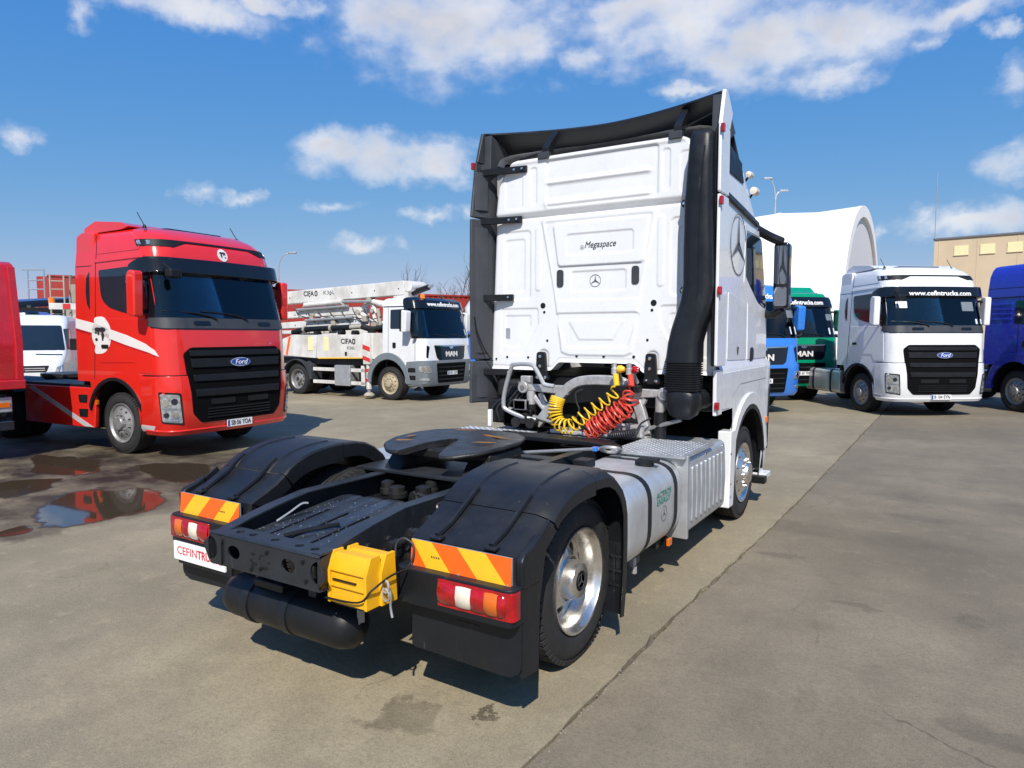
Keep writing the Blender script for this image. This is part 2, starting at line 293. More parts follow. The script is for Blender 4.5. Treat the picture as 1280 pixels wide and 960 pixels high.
def text(name, s, m, parent, loc, size, rot, width=None, depth=0.002, shear=0.0, bold=0.0, align='CENTER', warp=None):
    cu = bpy.data.curves.new(name, 'FONT'); cu.body = s; cu.size = size; cu.align_x = align; cu.align_y = 'CENTER'; cu.extrude = depth; cu.shear = shear; cu.offset = bold; cu.resolution_u = 3
    tmp = bpy.data.objects.new(name, cu); COL.objects.link(tmp); bpy.context.view_layer.update()
    me = bpy.data.meshes.new_from_object(tmp.evaluated_get(bpy.context.evaluated_depsgraph_get())); bpy.data.objects.remove(tmp)
    xs = [v.co.x for v in me.vertices]; k = 1.0
    if width and xs: k = width / (max(xs) - min(xs))
    mtx = Matrix.Translation(loc) @ rot.to_4x4()
    for v in me.vertices:
        p = Vector((v.co.x * k, v.co.y, v.co.z)); v.co = warp(p) if warp else mtx @ p
    me.materials.clear(); me.materials.append(M[m])
    o = bpy.data.objects.new(name, me); COL.objects.link(o); o.parent = parent; return o
ROT_BACK = Matrix(((1, 0, 0), (0, 0, -1), (0, 1, 0)))             # text read from -y
ROT_RIGHT = Matrix(((0, 0, 1), (1, 0, 0), (0, 1, 0)))             # text read from +x
ROT_FRONT = Matrix(((-1, 0, 0), (0, 0, 1), (0, 1, 0)))            # text read from +y
def star(name, m, parent, o, u, v, r, off=0.003, thick=0.055):                 # three-pointed star in a ring; u right, v up
    o, u, v = Vector(o), Vector(u), Vector(v); w = u.cross(v)
    b = MB(); ring = []
    for k in range(32):
        a = 2 * PI * k / 32; d = u * math.cos(a) + v * math.sin(a); ring.append(o + d * r)
    b.tube(ring, r * thick, 5, closed=True)
    for k in range(3):
        a = PI / 2 + k * 2 * PI / 3; d = u * math.cos(a) + v * math.sin(a); e = u * -math.sin(a) + v * math.cos(a)
        p = [o + d * r * 0.95, o + e * r * 0.12 + d * 0.06 * r, o - d * r * 0.1, o - e * r * 0.12 + d * 0.06 * r]
        b.add([q - w * off for q in p] + [q + w * off for q in p], [(0, 1, 2, 3), (7, 6, 5, 4), (0, 4, 5, 1), (1, 5, 6, 2), (2, 6, 7, 3), (3, 7, 4, 0)])
    return b.build(name, m, parent)
# ---------------------------------------------------------------- wheels
def rounded_hole_disc(b, r0, r1, nh, hr, hx, depth_fn, x, mi=0):
    """a disc across x with nh real holes; depth_fn(r) gives the dish"""
    rc = (r0 + r1) / 2
    for k in range(nh):
        a0, a1 = 2 * PI * k / nh, 2 * PI * (k + 1) / nh; am = (a0 + a1) / 2
        bord = []
        for j in range(5): bord.append((r0, a0 + (a1 - a0) * j / 4))
        for j in range(1, 4): bord.append((r0 + (r1 - r0) * j / 4, a1))
        for j in range(5): bord.append((r1, a1 - (a1 - a0) * j / 4))
        for j in range(1, 4): bord.append((r1 - (r1 - r0) * j / 4, a0))
        n = len(bord); out = [(q * math.cos(t), q * math.sin(t)) for q, t in bord]
        c = (rc * math.cos(am), rc * math.sin(am)); inn = []
        for (py, pz) in out:
            an = math.atan2(pz - c[1], py - c[0]); inn.append((c[0] + hr * math.cos(an), c[1] + hr * math.sin(an)))
        def P(p, e=0): return (x(depth_fn(math.hypot(*p)) - e), p[0], p[1])
        vs = [P(p) for p in out] + [P(p) for p in inn] + [P(p, hx) for p in inn]
        fs = [(i, (i + 1) % n, n + (i + 1) % n, n + i) for i in range(n)] + [(n + i, n + (i + 1) % n, 2 * n + (i + 1) % n, 2 * n + i) for i in range(n)]
        b.add(vs, fs, mi)
def tyre(parent, xo, xi, Rt, Rr=0.30, m='rubber', c=(0, 0, 0)):
    s = 1 if xo > xi else -1; w = abs(xo - xi); b = MB(); X = lambda d: xo - s * d
    pr = [(Rr, X(.035)), (Rr + .012, X(.012)), (Rr + .03, X(.004)), ((Rr + Rt) / 2, X(-.006)), (Rt - .035, X(.012)), (Rt - .012, X(.03)), (Rt - .004, X(.045))]
    g = 5
    for k in range(g):
        a = .045 + (w - .09) * k / g; e = .045 + (w - .09) * (k + 1) / g
        pr += [(Rt, X(a + .004)), (Rt, X(e - .012)), (Rt - .012, X(e - .010)), (Rt - .012, X(e - .002))]
    pr += [(Rt - .006, X(w - .04)), (Rt - .02, X(w - .02)), ((Rr + Rt) / 2, X(w + .006)), (Rr, X(w - .035)), (Rr, X(.035))]
    b.lathe(pr, c, 'x', 48)
    for k in range(64):                        # shoulder lugs, both edges
        a = 2 * PI * k / 64; ca, sa = math.cos(a), math.sin(a)
        for (d0, d1) in ((.004, .05), (w - .05, w - .004)):
            vs = []
            for (rr, tt) in ((Rt - .03, -.016), (Rt - .03, .016), (Rt + .0004, .0145), (Rt + .0004, -.0145)):
                for d in (d0 + (.012 if rr > Rt - .01 and d0 < .01 else 0), d1 - (.012 if rr > Rt - .01 and d0 > .01 else 0)):
                    vs.append((X(d), c[1] + rr * ca - tt * sa, c[2] + rr * sa + tt * ca))
            b.add(vs, [(4, 5, 7, 6), (0, 4, 6), (1, 7, 5), (2, 3, 5, 4), (0, 2, 4), (1, 5, 3), (0, 6, 7, 1)])
    return b.build('tyre', m, parent, sharp=R(50))
def rear_rim(parent, xo, s, m='alu', c=(0, 0, 0), dish=0.13):
    x = lambda d: c[0] + xo - s * d
    b = MB()
    cc = (0, c[1], c[2])
    b.lathe([(.298, x(.05)), (.306, x(.012)), (.304, x(.0)), (.293, x(.002)), (.285, x(.016)), (.272, x(.03)), (.262, x(.05)), (.258, x(dish * .8)), (.246, x(dish))], cc, 'x', 48)
    b2 = MB(); rounded_hole_disc(b2, .135, .246, 8, .034, .03, lambda r: -(dish) + (.05 if r < .15 else .05 * max(0, 1 - ((r - .15) / .09))) , lambda d: c[0] + xo + s * d)
    b.v += [(v[0], v[1] + c[1], v[2] + c[2]) for v in b2.v]; o = len(b.v) - len(b2.v); b.f += [tuple(i + o for i in f) for f in b2.f]; b.m += b2.m
    b.lathe([(.135, x(dish - .05)), (.13, x(dish - .055)), (.115, x(dish - .05))], cc, 'x', 32)
    r = b.build('rim', m, parent)
    h = MB(); h.lathe([(.115, x(dish - .04)), (.112, x(dish - .10)), (.10, x(dish - .125)), (.05, x(dish - .13)), (.001, x(dish - .13))], cc, 'x', 32); h.build('hub_cap', m, parent)
    return x(dish - .131)
def front_rim(parent, xo, s, m='alu', c=(0, 0, 0), nh=10, hr=.021, bolts=True):
    x = lambda d: c[0] + xo - s * d
    cc = (0, c[1], c[2]); b = MB()
    b.lathe([(.298, x(.05)), (.306, x(.012)), (.304, x(.0)), (.293, x(.002)), (.285, x(.014)), (.268, x(.03)), (.245, x(.028))], cc, 'x', 48)
    b2 = MB(); rounded_hole_disc(b2, .165, .245, nh, hr, .04, lambda r: -.028 + .05 * (1 - (r - .165) / .08), lambda d: c[0] + xo + s * d)
    o = len(b.v); b.v += [(v[0], v[1] + c[1], v[2] + c[2]) for v in b2.v]; b.f += [tuple(i + o for i in f) for f in b2.f]; b.m += b2.m
    b.lathe([(.165, x(-.022)), (.15, x(-.026)), (.118, x(-.02)), (.11, x(-.02))], cc, 'x', 32)
    b.build('rim', m, parent)
    h = MB(); h.lathe([(.11, x(-.015)), (.108, x(-.05)), (.095, x(-.068)), (.04, x(-.074)), (.001, x(-.074))], cc, 'x', 28)
    h.build('hub_cap', m, parent)
    if bolts:
        n_ = MB()
        for k in range(10):
            a = 2 * PI * k / 10; n_.lathe([(.014, x(-.018)), (.014, x(-.048)), (.001, x(-.05))], (0, c[1] + .137 * math.cos(a), c[2] + .137 * math.sin(a)), 'x', 6)
        n_.build('wheel_nuts', 'chrome' if m == 'alu' else 'steel', parent)
    d = MB(); d.lathe([(.29, x(.10)), (.001, x(.10))], cc, 'x', 24); d.build('brake_drum', 'grime', parent)
def wheel(parent, xo, w, Rt, y, kind='front', m='alu', name='wheel', tm='rubber'):
    """wheel as a part with tyre, rim, hub cap below it; xo is the outer face"""
    s = 1 if xo > 0 else -1
    p = MB(); p.lathe([(.06, 0), (.06, -s * w)], (0, 0, 0), 'x', 12, cap=True); o = p.build(name, 'grime', parent); o.location = (xo, y, Rt)
    k = Rt / .47
    tyre(o, 0, -s * w, .47, m=tm)
    if kind == 'front': front_rim(o, 0, s, m)
    else: rear_rim(o, 0, s, m)
    o.scale = (1, k, k)
    return o
def wheel_well(parent, cx, cy, cz, rt, w=.14):
    pts = [(rt * math.cos(R(a)), rt * math.sin(R(a))) for a in range(-8, 189, 14)]; s = 1 if cx > 0 else -1
    b = MB(); b.loft([[(cx - s * w, cy + y, cz + z) for y, z in pts], [(cx + s * w, cy + y, cz + z) for y, z in pts]], closed=False, cap=False)
    b.add([(cx - s * w, cy + y, cz + z) for y, z in pts], [tuple(range(len(pts)))])
    return b.build('wheel_housing', 'plasticd', parent, solid=.01)
def cab_interior(t, z0, z1, yb, yf, hw, zd):
    b = MB(); b.box(-hw, hw, yb, yf, z0, z1); b.f = [b.f[0], b.f[1], b.f[2], b.f[3], b.f[5]]; b.m = b.m[:5]        # open to the front
    b.build('cab_lining', 'lining', t, smooth=False)
    MB().prism([(yf - .34, zd - .20), (yf - .02, zd - .20), (yf + .10, zd - .03), (yf - .05, zd), (yf - .30, zd + .03)], 'x', -hw, hw).build('dashboard', 'edgegrey', t, bevel=.02)
    for sx in (-1, 1):
        st = MB().prism(round_poly([(-.26, z0), (.26, z0), (.24, zd + .18), (.17, zd + .28), (-.17, zd + .28), (-.24, zd + .18)], .05), 'y', -.02, .12).build('seat', 'cloth', t, bevel=.03); st.location = (sx * .62, yf - 1.02, 0)
        hr = MB().prism(rrect(-.15, .15, zd + .31, zd + .52, .05), 'y', -.02, .09).build('headrest', 'cloth', st, bevel=.03)
    c = (-.62, yf - .42, zd + .10)
    MB().tube([(c[0] + .22 * math.cos(a), c[1] - .10 * math.sin(a), c[2] + .19 * math.sin(a)) for a in [2 * PI * k / 24 for k in range(24)]], .018, 6, closed=True).build('steering_wheel', 'plasticd', t)
    box('bunk_curtain', 'mgrey', t, -hw + .05, hw - .05, yb + .10, yb + .16, zd + .1, z1 - .05, .03)
# ---------------------------------------------------------------- cab surfaces
class Cab:
    """closed cab skin: sections (z, half width, front y, corner radius, front bow) and a rear y"""
    def __init__(s, secs, yr, zref=1.5, yrz=None):
        s.secs = secs; s.yr0 = yr; s.yrz = yrz
        h, yf, rc, bg = s.at(zref); s.xr = h - rc; s.L = rc * PI / 2; s.yc = yf - bg * (s.xr / h) ** 2 - rc; s.side = s.yc - s.yr(zref)
    def yr(s, z):
        if not s.yrz: return s.yr0
        return float(np.interp(z, [a for a, _ in s.yrz], [b for _, b in s.yrz]))
    def at(s, z):
        S_ = s.secs
        if z <= S_[0][0]: return S_[0][1:]
        for a, b in zip(S_, S_[1:]):
            if z <= b[0]:
                t = (z - a[0]) / (b[0] - a[0]); return tuple(p * (1 - t) + q * t for p, q in zip(a[1:], b[1:]))
        return S_[-1][1:]
    def raw(s, t, z):
        hw, yf, rc, bg = s.at(z); sg = 1 if t >= 0 else -1; a = abs(t); xr = hw - rc
        y0 = yf - bg * (xr / hw) ** 2
        if a <= 1: x = a * xr; y = yf - bg * (x / hw) ** 2
        elif a <= 2: g = (a - 1) * PI / 2; x = xr + rc * math.sin(g); y = y0 - rc * (1 - math.cos(g))
        else: x = hw; y = (y0 - rc) + (s.yr(z) - (y0 - rc)) * (a - 2)
        return Vector((sg * x, y, z))
    def P(s, t, z, off=0.0):
        p = s.raw(t, z)
        if off:
            e = 0.02; n = (s.raw(t - e, z) - s.raw(t + e, z)).cross(s.raw(t, z + e) - s.raw(t, z - e))
            if n.length > 1e-9:
                n.normalize()
                c = Vector((0, (s.yc + s.yr0) / 2, z))
                if n.dot(p - c) < 0: n = -n
                p = p + n * off
        return p
    def T(s, q):
        sg = 1 if q >= 0 else -1; a = abs(q)
        if a <= s.xr: return sg * a / s.xr
        if a <= s.xr + s.L: return sg * (1 + (a - s.xr) / s.L)
        return sg * (2 + (a - s.xr - s.L) / s.side)
    def q(s, y, z=None):                                           # unrolled coordinate of a point on the side
        if z is None: return s.xr + s.L + s.yc - y
        hw, yf, rc, bg = s.at(z); y0 = yf - bg * ((hw - rc) / hw) ** 2; yc = y0 - rc; yr = s.yr(z)
        if y <= yc: return s.xr + s.L + s.side * (yc - y) / (yc - yr)
        g = math.acos(max(-1, min(1, 1 - (y0 - y) / rc))); return s.xr + s.L * g / (PI / 2)
    def sidepoly(s, pts): return [(s.q(y, z), z) for y, z in pts]
    def decal(s, name, m, parent, poly, off=0.004, thick=0.012, sgn=1, step=0.12, bevel=0.0, label=None, ins=0.0):
        bm = bmesh.new(); vs = [bm.verts.new((sgn * p[0], p[1], 0)) for p in poly]
        bm.faces.new(vs)
        q0, q1 = min(v.co.x for v in bm.verts), max(v.co.x for v in bm.verts); z0, z1 = min(v.co.y for v in bm.verts), max(v.co.y for v in bm.verts)
        cuts = [q0 + (q1 - q0) * k / max(1, int((q1 - q0) / step)) for k in range(1, max(1, int((q1 - q0) / step)))]
        for c in cuts:
            if abs(c) < s.xr + s.L + .15: bmesh.ops.bisect_plane(bm, geom=bm.verts[:] + bm.edges[:] + bm.faces[:], plane_co=(c, 0, 0), plane_no=(1, 0, 0))
        for z in [k[0] for k in s.secs]:
            if z0 + .01 < z < z1 - .01: bmesh.ops.bisect_plane(bm, geom=bm.verts[:] + bm.edges[:] + bm.faces[:], plane_co=(0, z, 0), plane_no=(0, 1, 0))
        r = bmesh.ops.extrude_face_region(bm, geom=bm.faces[:])
        top = {v for v in r['geom'] if isinstance(v, bmesh.types.BMVert)}
        for v in bm.verts: v.co.z = off if v in top else off - thick
        for v in bm.verts: v.co = s.P(s.T(v.co.x), v.co.y, v.co.z)
        bmesh.ops.recalc_face_normals(bm, faces=bm.faces)
        for f in bm.faces: f.smooth = True
        for e in bm.edges:
            if len(e.link_faces) != 2 or e.calc_face_angle(0) > SHARP: e.smooth = False
        me = bpy.data.meshes.new(name); bm.to_mesh(me); bm.free(); me.materials.append(M[m])
        o = bpy.data.objects.new(name, me); COL.objects.link(o); o.parent = parent
        if bevel:
            b = o.modifiers.new('bevel', 'BEVEL'); b.width = bevel; b.segments = 2; b.limit_method = 'ANGLE'; b.angle_limit = R(50); b.harden_normals = True
        if label: o['label'] = label
        return o
    def shell(s, name, m, parent, z0, z1, zb=None, zfix=1.6, rows=None, roof=None, back=True, nside=26, hole=None):
        ts = [-3 + k / nside for k in range(nside)] + [-2 + k / 7 for k in range(7)] + [-1 + k / 10 for k in range(20)] + [1 + k / 7 for k in range(7)] + [2 + k / nside for k in range(nside + 1)]
        if hole:
            th = [s.T(hole[0]), s.T(hole[1])]; ts = sorted([t for t in ts if all(abs(t - a) > .02 for a in th)] + th)
            rows = (rows or []) + [hole[2], hole[3]]
        zs = sorted(set([z0, z1] + [k[0] for k in s.secs if z0 < k[0] < z1] + (rows or [])))
        b = MB(); rings = []
        for z in zs:
            ring = []
            for t in ts:
                zz = z
                if zb is not None and z < zfix:
                    y = s.raw(t, z).y; q = zb(y); zz = q + (z - z0) * (zfix - q) / (zfix - z0) if q > z0 else z
                ring.append(s.P(t, zz))
            rings.append(ring)
        if roof:
            for (k, dz) in roof:                        # shrinking rings close the roof
                last = rings[-1] if k == roof[0][0] else base
                if k == roof[0][0]: base = rings[-1]
                cy = sum(p.y for p in base) / len(base)
                rings.append([Vector((p.x * k, cy + (p.y - cy) * k, p.z + dz)) for p in base])
        b.loft(rings, closed=back, cap=False)
        n = len(ts)
        if hole:
            kf, km = [], []
            for f, m_ in zip(b.f, b.m):
                r_, i_ = divmod(min(f), n)
                zm = (zs[r_] + zs[min(r_ + 1, len(zs) - 1)]) / 2 if r_ < len(zs) - 1 else 99; tm = (ts[i_] + ts[min(i_ + 1, n - 1)]) / 2
                wrap = max(f) - min(f) - n >= n - 1 or (f[0] % n == n - 1 and f[1] % n == 0)
                if not wrap and hole[2] < zm < hole[3] and th[0] < tm < th[1]: continue
                kf.append(f); km.append(m_)
            b.f, b.m = kf, km
        b.f.append(tuple((len(rings) - 1) * n + i for i in range(n))); b.m.append(0)
        return b.build(name, m, parent, sharp=R(40))
# ================================================================ the white tractor unit in front
rd = random.Random(5)
HERO = thing('tractor_truck', 'white tractor unit seen from behind with coiled yellow and red air hoses', 'truck', group='tractor trucks parked in the yard')
H = HERO
hc = Cab([(.30, 1.16, 4.98, .45, .06), (.6, 1.195, 5.03, .5, .08), (1.50, 1.205, 5.08, .5, .08), (1.56, 1.205, 5.08, .5, .08), (1.60, 1.175, 5.05, .6, .08), (2.2, 1.175, 5.0, .6, .08), (2.85, 1.17, 4.75, .6, .08),
          (3.02, 1.165, 4.52, .62, .06), (3.30, 1.15, 4.25, .70, .05), (3.49, 1.14, 4.0, .65, .05), (3.60, 1.12, 3.55, .6, .05), (3.66, 1.08, 3.35, .6, .05)], 2.60, zref=1.8)
def hero_zb(y):
    d = abs(y - 3.70)
    if d < .66: return .47 + math.sqrt(max(.70 ** 2 - d * d, .0)) * 1.0
    return 1.19 if y < 3.7 else .30
hc.shell('cab_shell', 'white', H, .30, 3.66, hero_zb, zfix=1.50, rows=[.45, .9, 1.15, 1.3, 2.6], roof=[(.9, .03), (.6, .05), (.2, .06)], nside=40, back=False)
# rear wall of the cab, pressed sheet metal
def sst(a, b, x): t = np.clip((x - a) / (b - a), 0, 1); return t * t * (3 - 2 * t)
def sd_rr(x, z, x0, x1, z0, z1, r):
    qx = np.abs(x - (x0 + x1) / 2) - (x1 - x0) / 2 + r; qz = np.abs(z - (z0 + z1) / 2) - (z1 - z0) / 2 + r
    return np.minimum(np.maximum(qx, qz), 0) + np.hypot(np.maximum(qx, 0), np.maximum(qz, 0)) - r
def sd_poly(x, z, pts, r=0.0):
    P = np.array(pts); n = len(P); d = np.full(x.shape, 1e9); sgn = np.ones(x.shape)
    for i in range(n):
        a, b = P[i], P[i - 1]; e = b - a; wx, wz = x - a[0], z - a[1]
        t = np.clip((wx * e[0] + wz * e[1]) / (e @ e), 0, 1); d = np.minimum(d, (wx - e[0] * t) ** 2 + (wz - e[1] * t) ** 2)
        c1, c2, c3 = z >= a[1], z < b[1], e[0] * wz > e[1] * wx
        sgn = np.where((c1 & c2 & c3) | (~c1 & ~c2 & ~c3), -sgn, sgn)
    return sgn * np.sqrt(d) - r
def press(sd, h, w=.012): return .85 * h * sst(w * .8, -w * .8, sd)
NX, NZ = 250, 250
uu, vv = np.meshgrid(np.linspace(-1, 1, NX), np.linspace(0, 1, NZ))
zn = 1.5 + vv * 2.1
xh = np.interp(zn, [1.5, 2.44, 3.06, 3.34, 3.47, 3.57, 3.6], [1.165, 1.122, 1.094, 1.06, .99, .90, .83])
X = uu * xh
ax_ = np.abs(X - .05)
zbot = 1.515 + .085 * sst(.50, .38, ax_)                      # the notch over the engine tunnel
Z = zbot + vv * (3.605 - zbot) - (1 - vv) * 0
sx_ = X - .045
h = np.zeros(X.shape)
h += .020 * sst(3.035, 3.085, Z)
h -= .016 * np.exp(-((Z - 3.02) / .012) ** 2)
h -= press(sd_rr(sx_, Z, -.53, .60, 3.10, 3.55, .03), .014, .016)
h += .016 * np.exp(-((Z - 3.335) / .02) ** 2) * sst(.56, .50, np.abs(sx_))
h += .02 * np.exp(-((Z - 3.135) / .03) ** 2) * sst(.58, .50, np.abs(sx_))
h += .022 * sst(3.53, 3.58, Z)
for s_ in (-1, 1):
    h -= press(sd_rr(sx_ * s_, Z, .64, .71, 3.14, 3.50, .03), .010, .008)
    h -= press(sd_rr(sx_ * s_, Z, .80, 1.0, 3.12, 3.46, .03), .008, .008)
    h -= press(sd_rr(sx_ * s_, Z, .72, 1.03, 2.22, 2.90, .04), .010, .009)
    h -= press(sd_rr(sx_ * s_, Z, .79, 1.02, 2.30, 2.82, .03), .008, .008)
    h += press(sd_rr(sx_ * s_, Z, .60, .66, 2.30, 2.93, .03), .008, .008)
    h -= press(sd_poly(sx_ * s_, Z, [(1.04, 2.10), (.66, 2.10), (.66, 1.98), (.82, 1.70), (1.04, 1.70)], .03), .010, .009)
    h -= press(sd_poly(sx_ * s_, Z, [(1.00, 2.04), (.74, 2.04), (.74, 1.96), (.86, 1.765), (1.00, 1.765)], .02), .008, .008)
    h -= press(sd_rr(sx_ * s_, Z, .515, .62, 1.5, 1.72, .05), .014, .010)
h += press(sd_poly(sx_, Z, [(-.56, 2.97), (.56, 2.97), (.42, 2.30), (.34, 1.72), (.28, 1.70), (-.28, 1.70), (-.34, 1.72), (-.42, 2.30)], .03), .014, .014)
h -= press(sd_poly(sx_, Z, [(-.53, 2.94), (.53, 2.94), (.40, 2.22), (-.40, 2.22)], .02), .006, .008)
h += press(sd_poly(sx_, Z, [(-.42, 2.90), (.48, 2.90), (.44, 2.56), (-.37, 2.56)], .035), .020, .012)
h -= press(sd_rr(sx_, Z, -.31, .375, 2.625, 2.825, .03), .010, .008)
h -= press(sd_rr(sx_, Z, -.26, .30, 2.28, 2.47, .025), .010, .008)
h -= press(sd_poly(sx_, Z, [(-.40, 2.05), (.40, 2.05), (.30, 1.775), (-.30, 1.775)], .025), .012, .010)
h += press(sd_poly(sx_, Z, [(-.26, 1.99), (.26, 1.99), (.165, 1.84), (-.165, 1.84)], .02), .008, .008)
h -= .006 * np.exp(-((Z - (zbot + .035)) / .006) ** 2)
h += .014 * sst(.03, .0, Z - zbot - .0)
edge = np.clip((np.abs(uu) - .955) / .045, 0, 1); h -= .06 * (1 - np.sqrt(np.clip(1 - edge ** 2, 0, 1)))
edge = np.clip((vv - .965) / .035, 0, 1); h -= .08 * (1 - np.sqrt(np.clip(1 - edge ** 2, 0, 1)))
Y = 2.52 - h
vs = np.stack([X, Y, Z], -1).reshape(-1, 3).tolist()
fs = [(j * NX + i, j * NX + i + 1, (j + 1) * NX + i + 1, (j + 1) * NX + i) for j in range(NZ - 1) for i in range(NX - 1)]
link_mesh('rear_panel', vs, fs, ['white'], H, sharp=R(60), recalc=False)
ps = MB()
edge_i = [(0, i) for i in range(NX)] + [(j, NX - 1) for j in range(NZ)] + [(NZ - 1, i) for i in range(NX - 1, -1, -1)] + [(j, 0) for j in range(NZ - 1, -1, -1)]
vsr = [(X[j, i], Y[j, i], Z[j, i]) for j, i in edge_i]
ps.loft([vsr, [(x * 1.0, 2.66, z) for x, y, z in vsr]], cap=False); ps.build('panel_return', 'white', H)
def onpanel(x, z):
    j = int(np.argmin(np.abs(Z[:, NX // 2] - z))); i = int(np.argmin(np.abs(X[j] - x))); return float(Y[j, i])
# fittings on the rear wall
for x in (-.335, .44):
    MB().prism(rrect(x - .036, x + .036, 2.33, 2.495, .03), 'y', onpanel(x, 2.41) - .012, 2.56).build('vent', 'dgrey', H, bevel=.004)
for x, z, r in [(-.53, 2.155, .028), (-.515, 2.09, .013), (.615, 2.155, .028), (.60, 2.09, .013), (-.48, 1.81, .012), (.56, 1.82, .012), (-.95, 1.64, .013), (-.70, 1.64, .013), (-.155, 1.665, .014), (.13, 1.665, .014), (.43, 1.665, .014), (-1.08, 1.62, .010), (1.03, 1.63, .012), (.80, 1.63, .012)]:
    MB().prism(ellipse(x, z, r, r, 14), 'y', onpanel(x, z) - .004, 2.56).build('plug', 'plasticd', H, bevel=0)
MB().prism(rrect(-.978, -.922, 1.83, 1.935, .005), 'y', onpanel(-.95, 1.88) - .003, 2.55).build('sticker', 'boxalu', H, bevel=0)
text('lettering', 'Megaspace', 'ink', H, (.085, onpanel(.0, 2.72) - .003, 2.712), .085, ROT_BACK, width=.32, depth=.001, shear=.35)
star('emblem', 'greyink', H, (-.098, onpanel(-.098, 2.70) - .004, 2.695), (1, 0, 0), (0, 0, 1), .02, .001)
star('emblem', 'greyink', H, (.035, onpanel(.035, 2.38) - .004, 2.378), (1, 0, 0), (0, 0, 1), .056, .002, .035)
for x in (-.522, .612):                                        # triangular hinge brackets
    MB().prism(round_poly([(x - .045, 1.70), (x + .045, 1.70), (x + .06, 1.50), (x + .10, 1.42), (x - .07, 1.42), (x - .055, 1.50)], .03), 'y', 2.455, 2.50).build('hinge_bracket', 'plasticd', H, bevel=.005)
    for dx, dz in ((0, 1.655), (0, 1.56), (-.03, 1.45), (.06, 1.45)):
        MB().lathe([(.016, 0), (.016, -.012), (.001, -.014)], (x + dx, 2.455, dz), 'y', 8).build('bolt', 'chrome', H)
